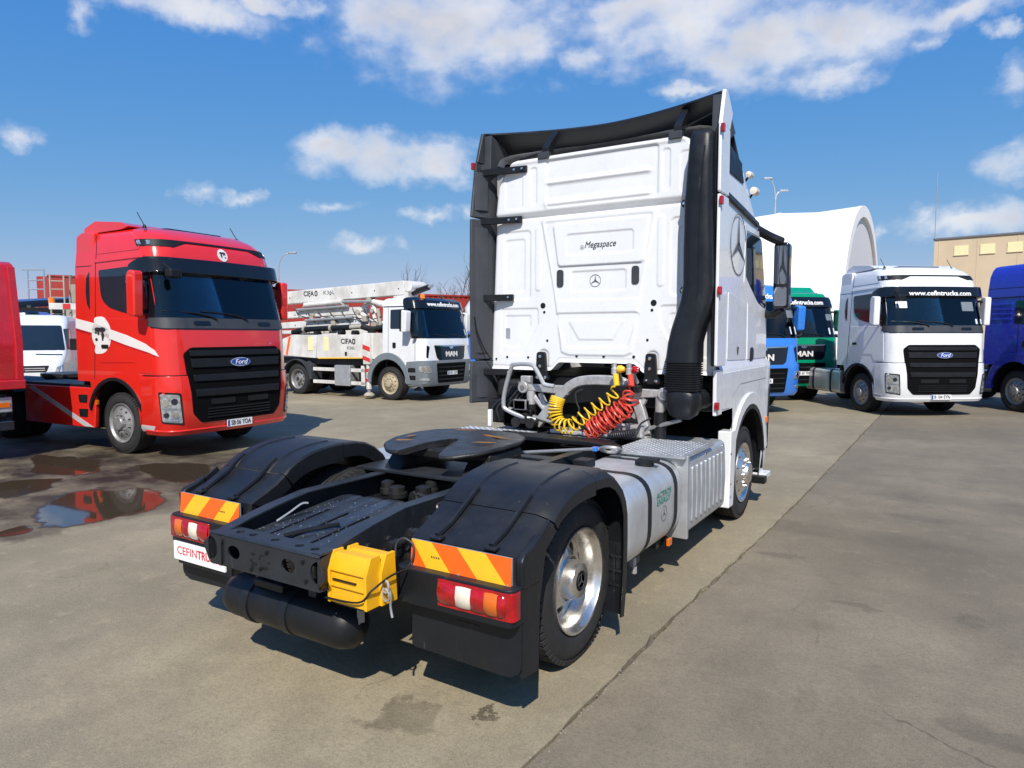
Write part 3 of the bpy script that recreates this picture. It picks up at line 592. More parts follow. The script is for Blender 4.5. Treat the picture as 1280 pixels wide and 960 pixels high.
# side walls, extenders, locker, door, glass
def side(name, m, pts, off=.006, th=.02, bevel=.004, sgn=1, **k): return hc.decal(name, m, H, hc.sidepoly(pts), off, th, sgn, bevel=bevel, **k)
for sgn in (1, -1):
    side('door', 'white', round_poly([(3.64, 1.62), (4.50, 1.62), (4.52, 2.10), (4.36, 2.13), (4.05, 2.18), (3.75, 2.31), (3.52, 2.42), (3.52, 2.88), (4.05, 2.88), (4.06, 2.94), (3.46, 2.94), (3.46, 2.38), (3.62, 2.18)], .02), sgn=sgn)
    side('side_window', 'glass', round_poly([(3.53, 2.87), (4.20, 2.87), (4.45, 2.17), (4.36, 2.15), (4.06, 2.20), (3.76, 2.33), (3.53, 2.44)], .05), .003, .01, sgn=sgn)
    side('locker_door', 'white', round_poly([(2.90, 1.635), (3.60, 1.62), (3.58, 2.18), (2.90, 2.255)], .03), .005, .02, sgn=sgn)
    side('lower_panel', 'white', round_poly([(2.62, 1.21), (2.90, 1.20), (3.0, 1.30), (3.3, 1.40), (4.4, 1.40), (4.4, 1.53), (2.62, 1.53)], .02), .006, .02, sgn=sgn)
    arch = [(3.7 + .70 * math.cos(R(a)), .47 + .70 * math.sin(R(a))) for a in range(168, 11, -12)]; arch2 = [(3.7 + .80 * math.cos(R(a)), .47 + .82 * math.sin(R(a))) for a in range(12, 169, 12)]
    side('wheel_arch_flare', 'white', arch + arch2, .022, .05, .008, sgn=sgn)
    side('wheel_arch_lip', 'plastic', [(3.7 + .655 * math.cos(R(a)), .47 + .655 * math.sin(R(a))) for a in range(168, 11, -12)] + [(3.7 + .70 * math.cos(R(a)), .47 + .70 * math.sin(R(a))) for a in range(12, 169, 12)], .018, .06, 0, sgn=sgn)
    side('roof_side_panel', 'plasticd', round_poly([(2.72, 3.34), (2.72, 3.64), (2.83, 3.645), (3.10, 3.61), (3.29, 3.56), (3.40, 3.42), (3.44, 3.31), (2.9, 3.33)], .03), .012, .02, sgn=sgn)
    side('drip_rail', 'plastic', [(2.66, 3.09), (2.66, 3.14), (3.3, 3.08), (3.98, 3.01), (3.98, 2.965), (3.3, 3.03)], .03, .05, .006, sgn=sgn)
    side('door_handle', 'plastic', rrect(3.74, 3.88, 1.60, 1.74, .05), .014, .02, .004, sgn=sgn)
    side('step_grille', 'plastic', round_poly([(4.55, .60), (4.75, .60), (4.75, 1.30), (4.57, 1.30)], .03), .012, .03, sgn=sgn)
    side('side_marker', 'lorange', rrect(4.44, 4.50, .90, .97, .01), .02, .03, 0, sgn=sgn)
    x = sgn * 1.24
    for (z0, z1, n_) in ((1.60, 3.035, 'side_extender'), (3.05, 3.60, 'side_extender')):
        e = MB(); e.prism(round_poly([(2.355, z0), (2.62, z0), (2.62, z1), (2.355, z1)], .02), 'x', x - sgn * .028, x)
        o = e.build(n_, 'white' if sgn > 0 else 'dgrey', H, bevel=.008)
        if sgn < 0: pass
    if sgn < 0:                                                # hollow black inner side with ribs, seen from within
        for (z0, z1, s0, s1) in ((1.17, 1.60, .03, .05), (1.615, 3.035, .05, .05), (3.05, 3.60, .05, .14)):
            lin = [(-1.262, 2.25), (-1.235, 2.25), (-1.20, 2.34), (-1.13, 2.46), (-1.13, 2.64), (-1.262, 2.64)]
            MB().loft([[(x, min(2.62, y + s), z) for x, y in lin] for z, s in ((z0, s0), ((z0 + z1) / 2, (s0 + s1) / 2 - .01 * (z0 < 3)), (z1, s1))]).build('extender_lining', 'dgrey', H, bevel=.012)
        for (z0, z1) in ((1.22, 1.55), (1.68, 2.95), (3.12, 3.5)):
            MB().prism([(-1.232, 2.345), (-1.195, 2.395), (-1.15, 2.475), (-1.143, 2.465), (-1.178, 2.385), (-1.222, 2.335)], 'z', z0, z1).build('extender_rib', 'dgrey', H, bevel=.006)
        tube('cable', 'plasticd', H, smooth_path([(-1.19, 2.28, 2.05), (-1.17, 2.30, 1.9), (-1.12, 2.36, 1.72), (-1.06, 2.42, 1.60)]), .008)
        for z, x1 in ((3.50, -.70), (3.015, -.76), (2.245, -.86), (1.49, -.86)):
            MB().prism([(-1.20, 2.40), (x1, 2.475), (x1, 2.51), (-1.20, 2.44)], 'z', z - .035, z + .03).build('extender_arm', 'plasticd', H, bevel=.006)
            for bx in (x1 + -.04, x1 - .13): MB().lathe([(.012, 0), (.012, -.012), (.001, -.013)], (bx, 2.475 - .012, z), 'y', 8).build('bolt', 'chrome', H)
    else:
        MB().prism([(2.46, 1.17), (2.64, 1.17), (2.64, 1.565), (2.45, 1.565)], 'x', 1.18, 1.212).build('lower_extender', 'white', H, bevel=.006)
        box('extender_seal', 'plasticd', H, 1.17, 1.215, 2.40, 2.60, 1.6, 3.58, .01)
    for z, y in ((3.56, 2.345), (2.975, 2.345), (2.235, 2.345), (1.255, 2.45)):
        MB().prism(rrect(y - .012, y + .03, z - .035, z + .035, .01), 'x', sgn * (1.235 if z > 2 else 1.20), sgn * (1.265 if z > 2 else 1.235)).build('marker_light', 'lred', H, bevel=.004)
star('emblem', 'greyink', H, (1.178, 3.22, 2.71), (0, 1, 0), (0, 0, 1), .28, .002, .014)
text('lettering', '▼', 'greyink', H, (1.186, 3.25, 1.71), .10, ROT_RIGHT, width=.08)
box('side_vent', 'boxalu', H, 1.170, 1.182, 2.68, 2.76, 1.66, 1.85, .002)
# mirrors
for sgn in (1, -1):
    tube('mirror_arm', 'plastic', H, smooth_path([(sgn * 1.13, 4.10, 2.97), (sgn * 1.24, 4.22, 2.90), (sgn * 1.36, 4.30, 2.84)]), [.05] * 12 + [.04], 10)
    tube('mirror_arm', 'plastic', H, smooth_path([(sgn * 1.16, 4.42, 2.10), (sgn * 1.25, 4.38, 2.08), (sgn * 1.36, 4.33, 2.14)]), .04, 10)
    m_ = MB(); m_.prism(rrect(1.275 if sgn > 0 else -1.435, 1.435 if sgn > 0 else -1.275, 2.14, 2.84, .05, 5), 'y', 4.27, 4.44)
    mo = m_.build('mirror', 'gloss', H, bevel=.035, seg=4)
    MB().prism(rrect(1.29 if sgn > 0 else -1.42, 1.42 if sgn > 0 else -1.29, 2.40, 2.80, .03), 'y', 4.262, 4.28).build('mirror_glass', 'mirrorg', mo)
    MB().prism(rrect(1.29 if sgn > 0 else -1.42, 1.42 if sgn > 0 else -1.29, 2.17, 2.37, .03), 'y', 4.262, 4.28).build('mirror_glass', 'mirrorg', mo)
# windscreen and front for other viewpoints
hc.decal('windscreen', 'glass', H, round_poly([(-1.25, 2.15), (1.25, 2.15), (1.2, 3.0), (-1.2, 3.0)], .1), .006, .015)
hc.decal('grille', 'plastic', H, round_poly([(-.85, .75), (.85, .75), (.95, 1.75), (-.95, 1.75)], .1), .008, .02)
for s_ in (-1, 1): hc.decal('headlight', 'lamp', H, rrect(.95, 1.30, .52, .72, .05), .010, .02, s_)
# roof spoiler: a curved black blade over the roof, hollow corners at the rear
def blade(u, v):
    x = u * 1.235
    yr_ = 2.50 + .34 * (1 - abs(u) ** 1.7); zr = 3.915
    p0 = Vector((x, yr_, zr)); p1 = Vector((x * .93, 3.05 + .1 * (1 - abs(u)), 3.66)); p2 = Vector((x * .84, 3.9, 3.50))
    return p0 * (1 - v) ** 2 + p1 * 2 * v * (1 - v) + p2 * v * v
b = MB(); nu, nv = 28, 10
vs = [blade(-1 + 2 * i / nu, j / nv) for j in range(nv + 1) for i in range(nu + 1)]
b.add(vs, [(j * (nu + 1) + i, j * (nu + 1) + i + 1, (j + 1) * (nu + 1) + i + 1, (j + 1) * (nu + 1) + i) for j in range(nv) for i in range(nu)])
b.build('roof_spoiler', 'plastic', H, solid=.022, sharp=R(50))
for sgn in (-1, 1):
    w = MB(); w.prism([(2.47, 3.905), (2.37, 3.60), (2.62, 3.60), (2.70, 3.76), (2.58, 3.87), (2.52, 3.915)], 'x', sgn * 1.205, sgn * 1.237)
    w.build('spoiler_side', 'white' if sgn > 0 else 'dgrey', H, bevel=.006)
    w = MB(); w.prism([(2.47, 3.50), (2.62, 3.50), (2.95, 3.66), (2.75, 3.80), (2.54, 3.87), (2.49, 3.88)], 'x', sgn * 1.12, sgn * 1.20); w.build('spoiler_inner_side', 'dgrey', H, bevel=.006)
    x = -.50 if sgn < 0 else .815
    MB().prism([(2.50, 3.575), (2.55, 3.575), (2.60, 3.66), (2.74, 3.86), (2.70, 3.88), (2.50, 3.68)], 'x', x - .035, x + .035).build('spoiler_bracket', 'plasticd', H, bevel=.006)
    MB().box(x - .07, x + .05, 2.47, 2.53, 3.565, 3.63).build('bracket_foot', 'dgrey', H, bevel=.006)
tube('spoiler_seam', 'plasticd', H, [blade(-.9 + 1.8 * k / 20, .38) - Vector((0, .012, .02)) for k in range(21)], .006, 6)
tube('stay', 'plasticd', H, [(-.52, 2.50, 3.63), (-.80, 2.52, 3.60)], .012)
tube('stay', 'plasticd', H, [(.84, 2.50, 3.64), (1.20, 2.50, 3.76)], .010)
for (p, r) in (((1.09, 3.95, 3.50), .036), ((1.13, 4.0, 3.34), .045)):        # round lamps on the roof edge
    l_ = MB(); l_.lathe([(.001, -.07), (r * .8, -.06), (r, 0), (r, .03), (.001, .05)], p, 'y', 16); l_.build('roof_lamp', 'lwhite', H)
    tube('lamp_stalk', 'plasticd', H, [p, (p[0] - .08, p[1], p[2] - .1)], .012)
# air intake duct
def rring(x0, x1, y0, y1, z, r=.06, n=4): return [(p[0], p[1], z) for p in rrect(x0, x1, y0, y1, min(r, (x1 - x0) / 2.2, (y1 - y0) / 2.2), n)]
rings = [rring(1.02, 1.14, 2.36, 2.46, 3.565), rring(.995, 1.165, 2.31, 2.49, 3.555), rring(.985, 1.175, 2.285, 2.50, 3.51)]
for z, x0, x1, y0 in ((3.3, .965, 1.178, 2.275), (3.0, .945, 1.182, 2.27), (2.6, .942, 1.195, 2.27), (2.3, .944, 1.205, 2.27), (2.17, .93, 1.195, 2.26), (2.04, .895, 1.165, 2.25), (1.92, .86, 1.125, 2.24), (1.80, .835, 1.10, 2.23), (1.70, .825, 1.10, 2.225), (1.64, .82, 1.10, 2.22)):
    rings.append(rring(x0, x1, y0, 2.50, z, .075))
duct = MB().loft(rings).build('air_intake', 'plastic', H, sharp=R(60))
for dx in (.07, .15):
    tube('duct_groove', 'plastic', duct, [(.93 + dx, 2.262, 2.15), (.945 + dx, 2.268, 2.25), (.948 + dx, 2.268, 3.0), (.965 + dx, 2.274, 3.3), (.975 + dx, 2.28, 3.42)], .007, 6)
rings = []
for k in range(13):
    z = 1.64 - k * .0195
    rings += [rring(.812, 1.108, 2.195, 2.49, z, .10), rring(.812, 1.108, 2.195, 2.49, z - .009, .10), rring(.826, 1.094, 2.21, 2.475, z - .012, .10), rring(.826, 1.094, 2.21, 2.475, z - .018, .10)]
MB().loft(rings).build('bellows', 'plasticd', duct)
rings = [rring(.83, 1.09, 2.21, 2.47, 1.39, .12, 6), rring(.82, 1.12, 2.20, 2.48, 1.36, .13, 6), rring(.82, 1.12, 2.20, 2.48, 1.26, .13, 6), rring(.85, 1.08, 2.23, 2.44, 1.18, .1, 6), rring(.90, 1.03, 2.28, 2.39, 1.145, .06, 6)]
MB().loft(rings).build('intake_bowl', 'plastic', duct)
tube('intake_pipe', 'plastic', duct, [(1.0, 2.36, 1.28), (1.04, 2.5, 1.30), (1.05, 2.7, 1.30)], .09, 12)
for z in (2.99, 2.25):
    MB().prism(round_poly([(.955, z - .05), (.955, z + .05), (.90, z + .03), (.885, z), (.90, z - .03)], .015), 'y', 2.41, 2.44).build('duct_tab', 'plastic', duct, bevel=.003)
    MB().lathe([(.012, 0), (.012, -.012), (.001, -.013)], (.912, 2.41, z), 'y', 8).build('duct_bolt', 'chrome', duct)
# ---------------------------------------------------------------- chassis
def beam(sx):
    rings = []
    for y, zt, zb_ in ((-1.275, .815, .66), (-1.08, .865, .66), (-.90, .90, .66), (-.66, .935, .67), (-.3, .935, .67), (.6, .935, .67), (2.3, .93, .66), (4.6, .90, .60)):
        rings.append([(sx * .417, y, zb_), (sx * .417, y, zt), (sx * .335, y, zt), (sx * .335, y, zt - .012), (sx * .405, y, zt - .012), (sx * .405, y, zb_ + .012), (sx * .335, y, zb_ + .012), (sx * .335, y, zb_)])
    return MB().loft(rings).build('chassis_rail', 'frame', H, bevel=.003)
for sx in (-1, 1):
    beam(sx)
    bb = MB()
    for y in (-.95, -.8, -.62, -.45, .75, .9, 1.05, 1.25): bb.lathe([(.016, 0), (.016, sx * .014), (.001, sx * .015)], (sx * .417, y, .80), 'x', 6)
    bb.build('rail_bolts', 'frame', H)
# holed rear cross-member
def holed(b, cells, z0, z1, y, mp):
    for (x0, x1, hole) in cells:
        out = [(x0 + (x1 - x0) * k / 6, z0) for k in range(6)] + [(x1, z0 + (z1 - z0) * k / 4) for k in range(4)] + [(x1 - (x1 - x0) * k / 6, z1) for k in range(6)] + [(x0, z1 - (z1 - z0) * k / 4) for k in range(4)]
        if hole:
            cx_, cz_, rx, rz_ = hole; inn = []
            for (px, pz) in out:
                a = math.atan2((pz - cz_) / rz_, (px - cx_) / rx); inn.append((cx_ + rx * math.cos(a), cz_ + rz_ * math.sin(a)))
            n = len(out); vs = [mp(*p) for p in out] + [mp(*p) for p in inn]
            b.add(vs, [(i, (i + 1) % n, n + (i + 1) % n, n + i) for i in range(n)])
        else: b.add([mp(*p) for p in out], [tuple(range(len(out)))])
    return b
cm = MB()
zt_ = .822; zb_ = .672
holed(cm, [(-.405, -.335, (-.40, .745, .055, .06)), (-.335, -.30, None), (-.30, -.12, (-.21, .748, .05, .036)), (-.12, .10, None), (.10, .30, (.205, .752, .05, .036)), (.30, .345, None), (.345, .42, (.415, .748, .055, .06))], zb_, zt_, -1.278, lambda x, z: (x, -1.278, z))
holed(cm, [(-.405, -.30, None), (-.30, -.21, (-.255, -1.20, .024, .022)), (-.21, -.12, (-.15, -1.20, .024, .022)), (-.12, .08, (.02, -1.20, .024, .022)), (.08, .26, (.20, -1.20, .024, .022)), (.26, .36, (.31, -1.20, .024, .022)), (.36, .42, None)], -1.268, -1.14, 0, lambda x, y: (x, y, zt_ + .010))
cm.add([(-.405, -1.278, zt_), (.42, -1.278, zt_), (.42, -1.268, zt_ + .010), (-.405, -1.268, zt_ + .010)], [(0, 1, 2, 3)])
cm.add([(-.405, -1.278, zb_), (.42, -1.278, zb_), (.42, -1.16, zb_ - .01), (-.405, -1.16, zb_ - .01)], [(0, 1, 2, 3)])
cmo = cm.build('rear_crossmember', 'frame', H, solid=.010)
for x, z in ((-.32, .70), (-.30, .79), (.0, .70), (.05, .79), (.33, .70), (-.07, .685), (.31, .79)):
    MB().lathe([(.010, 0), (.010, -.008), (.001, -.009)], (x, -1.278, z), 'y', 8).build('bolt', 'plasticd', H)
for k in range(10):
    x, z = rd.uniform(-.09, .07), rd.uniform(.70, .79); MB().prism([(x + rd.uniform(.003, .022) * math.cos(a), z + rd.uniform(.002, .012) * math.sin(a)) for a in (0, 1, 2, 3, 4, 5)], 'y', -1.2786 - .00008 * k, -1.275).build('paint_scuff', 'plasticd', H, bevel=0)
# ribbed cover plate between the rails
rings = []; xs = []
for k in range(61):
    x = -.33 + .66 * k / 60; d = 0
    for c in (-.21, -.05, .11, .25): d += .020 * math.exp(-((x - c) / .014) ** 2)
    xs.append((x, d))
for y, z in ((-1.14, .79), (-1.0, .802), (-.8, .822), (-.55, .848), (-.40, .86), (-.34, .855), (-.30, .83)):
    rings.append([(x, y + .10 * (x + .33) * (y > -.6), z - d) for x, d in xs])
MB().loft(rings, closed=False, cap=False).build('cover_plate', 'deck', H, solid=.004, sharp=R(60))
for c in (-.21, -.05, .11, .25):
    MB().loft([[(c - .009, y, z - .012), (c + .009, y, z - .012), (c + .009, y, z - .006), (c - .009, y, z - .006)] for y, z in ((-1.13, .79), (-1.0, .802), (-.8, .822), (-.62, .841))]).build('rib_or_groove_shade', 'recess_shade', H)  # black strips laid in the grooves to paint in their shade
dr_ = MB()
for k in range(220):
    x = rd.uniform(-.31, .31); y = rd.uniform(-1.1, -.45); z = .79 + (y + 1.14) * .095 + .002; r = rd.choice((.001, .0015, .0015, .002, .0025))
    dr_.lathe([(r, 0), (r * .7, r * .6), (.0005, r * .8)], (x, y, z), 'z', 6)
struct(dr_.build('water_drops', 'droplet', H), 'stuff')
tube('strap', 'plasticd', H, smooth_path([(-.06, -1.08, .812), (.0, -.98, .825), (.06, -.90, .835), (.09, -.83, .835)]), .012, 6)
# clutter between the rails
for (x, y, z, r, l, ax) in ((-.20, -.12, .86, .05, .10, 'z'), (-.10, -.14, .85, .06, .09, 'z'), (.0, -.10, .85, .055, .12, 'y'), (.10, -.12, .85, .06, .11, 'z'), (.20, -.05, .84, .05, .14, 'y'), (-.27, .0, .84, .04, .12, 'x'), (.05, .02, .86, .045, .10, 'z')):
    b = MB(); b.lathe([(.001, 0), (r * .8, .002), (r, .015), (r, l * .5), (r * .85, l * .55), (r * .85, l * .9), (r * .4, l), (.001, l)], (x, y, z - .04), ax, 14); b.build('brake_valve', 'grime', H)
for k in range(9):
    a = [(rd.uniform(-.3, .3), rd.uniform(-.35, .1), rd.uniform(.78, .84))]; 
    for q in range(3): a.append((a[-1][0] + rd.uniform(-.14, .14), a[-1][1] + rd.uniform(.0, .22), a[-1][2] + rd.uniform(-.04, .06)))
    tube('air_line', 'bhose', H, smooth_path(a), .010, 6)
box('crossmember', 'frame', H, -.40, .40, -.33, -.20, .70, .80); box('crossmember', 'frame', H, -.40, .40, 1.2, 1.32, .68, .90); box('crossmember', 'frame', H, -.40, .40, .30, .45, .70, .84)
b = MB(); b.lathe([(.001, -.26), (.10, -.25), (.20, -.12), (.23, 0), (.20, .12), (.12, .24), (.07, .6), (.07, 1.7)], (0, 0, .47), 'y', 20); b.build('axle_housing', 'grime', H)
b = MB(); b.lathe([(.08, -.98), (.08, .98)], (0, 0, .47), 'x', 16, cap=True); b.build('rear_axle', 'grime', H)
b = MB(); b.lathe([(.07, -.98), (.07, .98)], (0, 3.7, .47), 'x', 16, cap=True); b.build('front_axle', 'grime', H)
for sx in (-1, 1):
    for y in (-.42, .45):
        b = MB(); b.lathe([(.001, 0), (.12, .0), (.13, .05), (.12, .10), (.13, .15), (.12, .2), (.001, .2)], (sx * .50, y, .42), 'z', 18); b.build('air_spring', 'plasticd', H)
    for k in range(7):                                        # wiring and fittings by the rail
        p = [(sx * rd.uniform(.44, .58), rd.uniform(-1.0, -.35), rd.uniform(.60, .86))]
        for q in range(3): p.append((p[-1][0] + rd.uniform(-.05, .05), p[-1][1] + rd.uniform(-.02, .2), p[-1][2] + rd.uniform(-.1, .1)))
        tube('air_line', 'bhose', H, smooth_path(p), .009, 6)
for (x, y, z, r, l) in ((.52, -.92, .80, .03, .13), (.56, -.80, .83, .035, .10), (.50, -.70, .78, .04, .1), (.60, -.86, .74, .03, .1), (.52, -.62, .86, .03, .08)):
    b = MB(); b.lathe([(.001, 0), (r, .005), (r, l * .6), (r * .7, l * .65), (r * .7, l), (.001, l)], (x, y, z), 'y', 12); b.build('pipe_fitting', 'grime', H)
tube('wire_loop', 'dgrey', H, smooth_path([(.60, -.95, .78), (.60, -.94, .84), (.64, -.93, .87), (.69, -.92, .84), (.69, -.93, .77), (.66, -.94, .72)]), .005, 6)
tube('grab_wire', 'galv', H, smooth_path([(-.30, -.93, .82), (-.27, -.86, .86), (-.24, -.80, .90), (-.22, -.77, .90)]), .006, 6)
# air tank slung below the frame
b = MB(); b.lathe([(.001, -.575), (.06, -.565), (.105, -.535), (.122, -.48), (.122, .33), (.105, .39), (.06, .425), (.001, .435)], (0, -1.02, .395), 'x', 32)
at_ = b.build('air_tank', 'plasticd', H, sharp=R(60))
for x in (-.33, -.02):
    b = MB(); b.lathe([(.124, -.028), (.129, -.026), (.129, .026), (.124, .028)], (x, -1.02, .395), 'x', 32); b.build('tank_band', 'plastic', at_)
MB().box(-.29, -.06, -1.10, -1.0, .50, .545).build('tank_bracket', 'plastic', at_, bevel=.008)
for x in (-.30, .12): box('tank_hanger', 'frame', H, x - .03, x + .03, -1.06, -.98, .50, .68)
b = MB(); b.prism([(-.01, -.08), (.05, -.08), (.05, .03), (-.01, .05)], 'x', 0, .01); o = b.build('tank_tag', 'boxalu', at_); o.location = (.42, -1.03, .47); o.scale = (1, .7, .6)
tube('air_line', 'bhose', H, smooth_path([(-.46, -1.0, .52), (-.40, -1.02, .58), (-.30, -1.03, .60), (-.22, -1.0, .66)]), .010, 6)
# fifth wheel
FY = .36
pl = [(-.27, -.42), (-.40, -.30), (-.455, -.10), (-.455, .12), (-.40, .28), (-.27, .39), (-.08, .43), (.08, .43), (.27, .39), (.40, .28), (.455, .12), (.455, -.10), (.40, -.30), (.27, -.42), (.17, -.43), (.10, -.22), (.055, -.06), (.03, .0), (-.03, .0), (-.055, -.06), (-.10, -.22), (-.17, -.43)]
pl = round_poly(pl, .03, 2)
def rot(pts, zf): return [(x, FY + y, zf(x, y)) for x, y in pts]
b = MB(); zt = lambda x, y: 1.145 + .028 * (y + .1) - (max(0, -y - .2) * .12)
sq = lambda k: [(x * k, y * k) for x, y in pl]
b.loft([rot(sq(.88), lambda x, y: zt(x, y) - .045), rot(sq(.96), lambda x, y: zt(x, y) - .035), rot(pl, lambda x, y: zt(x, y) - .020), rot(pl, lambda x, y: zt(x, y) - .008), rot(sq(.985), zt)]); fw = b.build('fifth_wheel', 'grease', H, bevel=.008)
for sx in (-1, 1):
    MB().prism([(FY - .30, .95), (FY + .30, .95), (FY + .16, 1.10), (FY - .16, 1.10)], 'x', sx * .25, sx * .40).build('pedestal', 'grime', fw, bevel=.01)
MB().box(-.60, .60, FY - .36, FY + .38, .935, .955).build('mounting_plate', 'frame', H, bevel=.004)
MB().box(-.42, .42, FY - .20, FY + .2, 1.03, 1.10).build('coupling_body', 'grime', fw, bevel=.02)
for q_, a_, w_ in (((-.30, -.20), 20, .07), ((.20, .19), -14, .16), ((-.17, .34), 12, .10), ((.26, -.03), 18, .09), ((-.36, -.05), 80, .05)):
    pts = []
    for k in range(14):
        e = 2 * PI * k / 14; lx, ly = w_ * math.cos(e) * rd.uniform(.6, 1.1), .018 * math.sin(e) * rd.uniform(.4, 1.2); pts.append((q_[0] + lx * math.cos(R(a_)) - ly * math.sin(R(a_)), q_[1] + lx * math.sin(R(a_)) + ly * math.cos(R(a_))))
    MB().loft([[(x, FY + y, zt(x, y) + .0005) for x, y in pts], [(x, FY + y, zt(x, y) + .002) for x, y in pts]]).build('rust_smear', 'rust', fw)
tube('release_handle', 'steel', H, [(.30, .75, 1.02), (.52, 1.30, .985), (.60, 1.42, .98)], .013, 8)
tube('handle_grip', 'steel', H, smooth_path([(.60, 1.42, .98), (.66, 1.40, 1.0), (.74, 1.42, 1.0), (.76, 1.47, .98), (.72, 1.50, .95), (.64, 1.48, .95), (.60, 1.42, .98)]), .014, 8)
box('grip_sleeve', 'blue', H, .555, .60, 1.36, 1.42, .965, .998, .006)
# ---------------------------------------------------------------- fenders, lamps, boards
def fender(sx):
    f = lambda x: sx * x
    def piece(name, prof, x0, x1, lip, parent=H, m='plastic', ridges=True):
        n = len(prof); secs = []
        for i, (y, z) in enumerate(prof):
            a, c = Vector(prof[max(i - 1, 0)]), Vector(prof[min(i + 1, n - 1)]); t = (c - a).normalized(); nn = Vector((-t.y, t.x))     # outward is left of travel
            if nn.y < 0 and abs(nn.y) > abs(nn.x): nn = -nn
            L = lip(i / (n - 1))
            cs = [(x0, -L), (x0, -.012), (x0 + .012, 0)]
            if ridges:
                for c_ in (x0 + .16, x1 - .17): cs += [(c_ - .014, 0), (c_ - .006, .008), (c_ + .006, .008), (c_ + .014, 0)]
            cs += [(x1 - .085, 0), (x1 - .03, -.022), (x1, -.05), (x1, -max(L, .052))]
            secs.append([(f(x), y + nn.x * d, z + nn.y * d) for x, d in cs])
        return MB().loft(secs, closed=False, cap=False).build(name, m, parent, solid=.007, sharp=R(28))
    arc = [(-.60, .995), (-.56, 1.03), (-.50, 1.062), (-.42, 1.092), (-.33, 1.112), (-.22, 1.125), (-.10, 1.128)]
    main = piece('fender', arc, .62, 1.285, lambda t: .10 + .03 * t)
    fr = [(-.09, 1.126), (.02, 1.122), (.12, 1.105), (.22, 1.06), (.31, .99), (.37, .90), (.40, .80), (.405, .65), (.40, .45), (.385, .30), (.36, .17)]
    piece('fender_front', fr, .62, 1.285, lambda t: .10, ridges=False)
    rr_ = [(-.885, .585), (-.875, .74), (-.86, .86), (-.815, .885), (-.74, .915), (-.66, .955), (-.605, .992)]
    piece('fender_rear', rr_, .62, 1.285, lambda t: .10, ridges=False)
    # rear side skin, sloping down to the flap
    MB().prism([(-.87, .30), (-.72, .28), (-.71, .60), (-.665, .80), (-.60, .95), (-.62, .985), (-.75, .90), (-.86, .85)], 'x', f(1.272), f(1.287)).build('fender_side', 'plastic', H, bevel=.004)
    for x in (.79, 1.11):
        tube('clip_strap', 'plastic', main, [(f(x - .01), -.845, .885), (f(x), -.75, .925), (f(x), -.66, .972), (f(x + .01), -.58, 1.032), (f(x + .01), -.52, 1.066)], .015, 6)
        MB().prism(rrect(f(x) - .035, f(x) + .035, -.88, -.83, .01), 'z', .872, .886).build('clip', 'plastic', main, bevel=.004)
    # hazard board
    x0, x1, z0, z1, y0 = .665, 1.25, .728, .866, -.912
    def P(fr_, top): return (f(x0 + (x1 - x0) * fr_), y0 + (.01 if top else 0), z1 if top else z0)
    tb, bb = [0, 0, .215, .475, .75, 1, 1], [0, .18, .43, .70, .97, 1, 1]
    hb = MB(); hb.box(f(x0) if sx > 0 else f(x1), f(x1) if sx > 0 else f(x0), y0 + .012, y0 + .02, z0, z1, mi=2)
    polys = [((0, 0), (0, .18), 0), ((0, .215), (.18, .43), 1), ((.215, .475), (.43, .70), 0), ((.475, .75), (.70, .97), 1), ((.75, 1), (.97, 1), 0)]
    for (ta, tb_), (ba, bb_), c in polys:
        vs = [P(ba, 0), P(bb_, 0), P(tb_, 1), P(ta, 1)]
        if ta == tb_: vs = vs[:3]
        hb.add(vs, [tuple(range(len(vs)))], c)
    hb.build('hazard_board', ['horange', 'hyellow', 'boxalu'], H, smooth=False)
    text('lettering', '▪▪▪▪', 'ink', H, (f(.82), y0 - .001, .80), .02, ROT_BACK, width=.05, depth=.0005)
    for fr_ in (.03, .50, .97): MB().lathe([(.006, 0), (.006, -.004), (.001, -.005)], (f(x0 + (x1 - x0) * fr_), y0, z0 + .012), 'y', 8).build('rivet', 'boxalu', H)
    MB().prism([(-.885, .72), (-.89, .85), (-.86, .885), (-.80, .90), (-.72, .94), (-.72, .72)], 'x', f(1.256), f(1.30)).build('board_cheek', 'plastic', H, bevel=.015)
    # lamp housing and lamp
    xa, xb = (.60, 1.29) if sx > 0 else (-1.29, -.60)
    pr = round_poly([(xa, -.962), (xb, -.962), (xb, -.80), (xa, -.80)], [.05, .05, .01, .01] , 5)
    MB().prism(pr, 'z', .562, .738).build('lamp_housing', 'plastic', H, bevel=.012, seg=3)
    tl = MB(); segs = [(.88, .985, 0), (.985, 1.07, 1), (1.07, 1.145, 0), (1.145, 1.215, 2), (1.215, 1.285, 0)]
    lampo = MB(); lampo.prism(round_poly([(f(.872), -.970), (f(1.295), -.962), (f(1.295), -.90), (f(.872), -.90)], [.012, .03, .004, .004]), 'z', .594, .724); lo = lampo.build('tail_light', 'lred', H, bevel=.014, seg=3)
    for (a, c, k) in segs:
        b = MB(); n = 6
        rings = []
        for j in range(n + 1):
            x = a + (c - a) * j / n; bow = .006 * math.sin(PI * j / n) ; yy = -.970 - bow + .06 * max(0, (x - 1.22) / .065) ** 2
            rings.append([(f(x), yy + .02, .604), (f(x), yy - .002, .614), (f(x), yy - .009, .66), (f(x), yy - .002, .706), (f(x), yy + .02, .716)])
        b.loft(rings, closed=False, cap=False); b.build('lens', ['lred', 'lwhite', 'lorange'][k], lo, solid=.006, sharp=R(60))
    # mud flap
    fl = [(f(.645), .31), (f(1.22), .295), (f(1.285), .33), (f(1.287), .60), (f(.65), .60)]
    MB().prism(round_poly(fl, [.02, .03, .03, 0, 0]), 'y', -.885, -.873).build('mud_flap', 'plastic', H, bevel=.003)
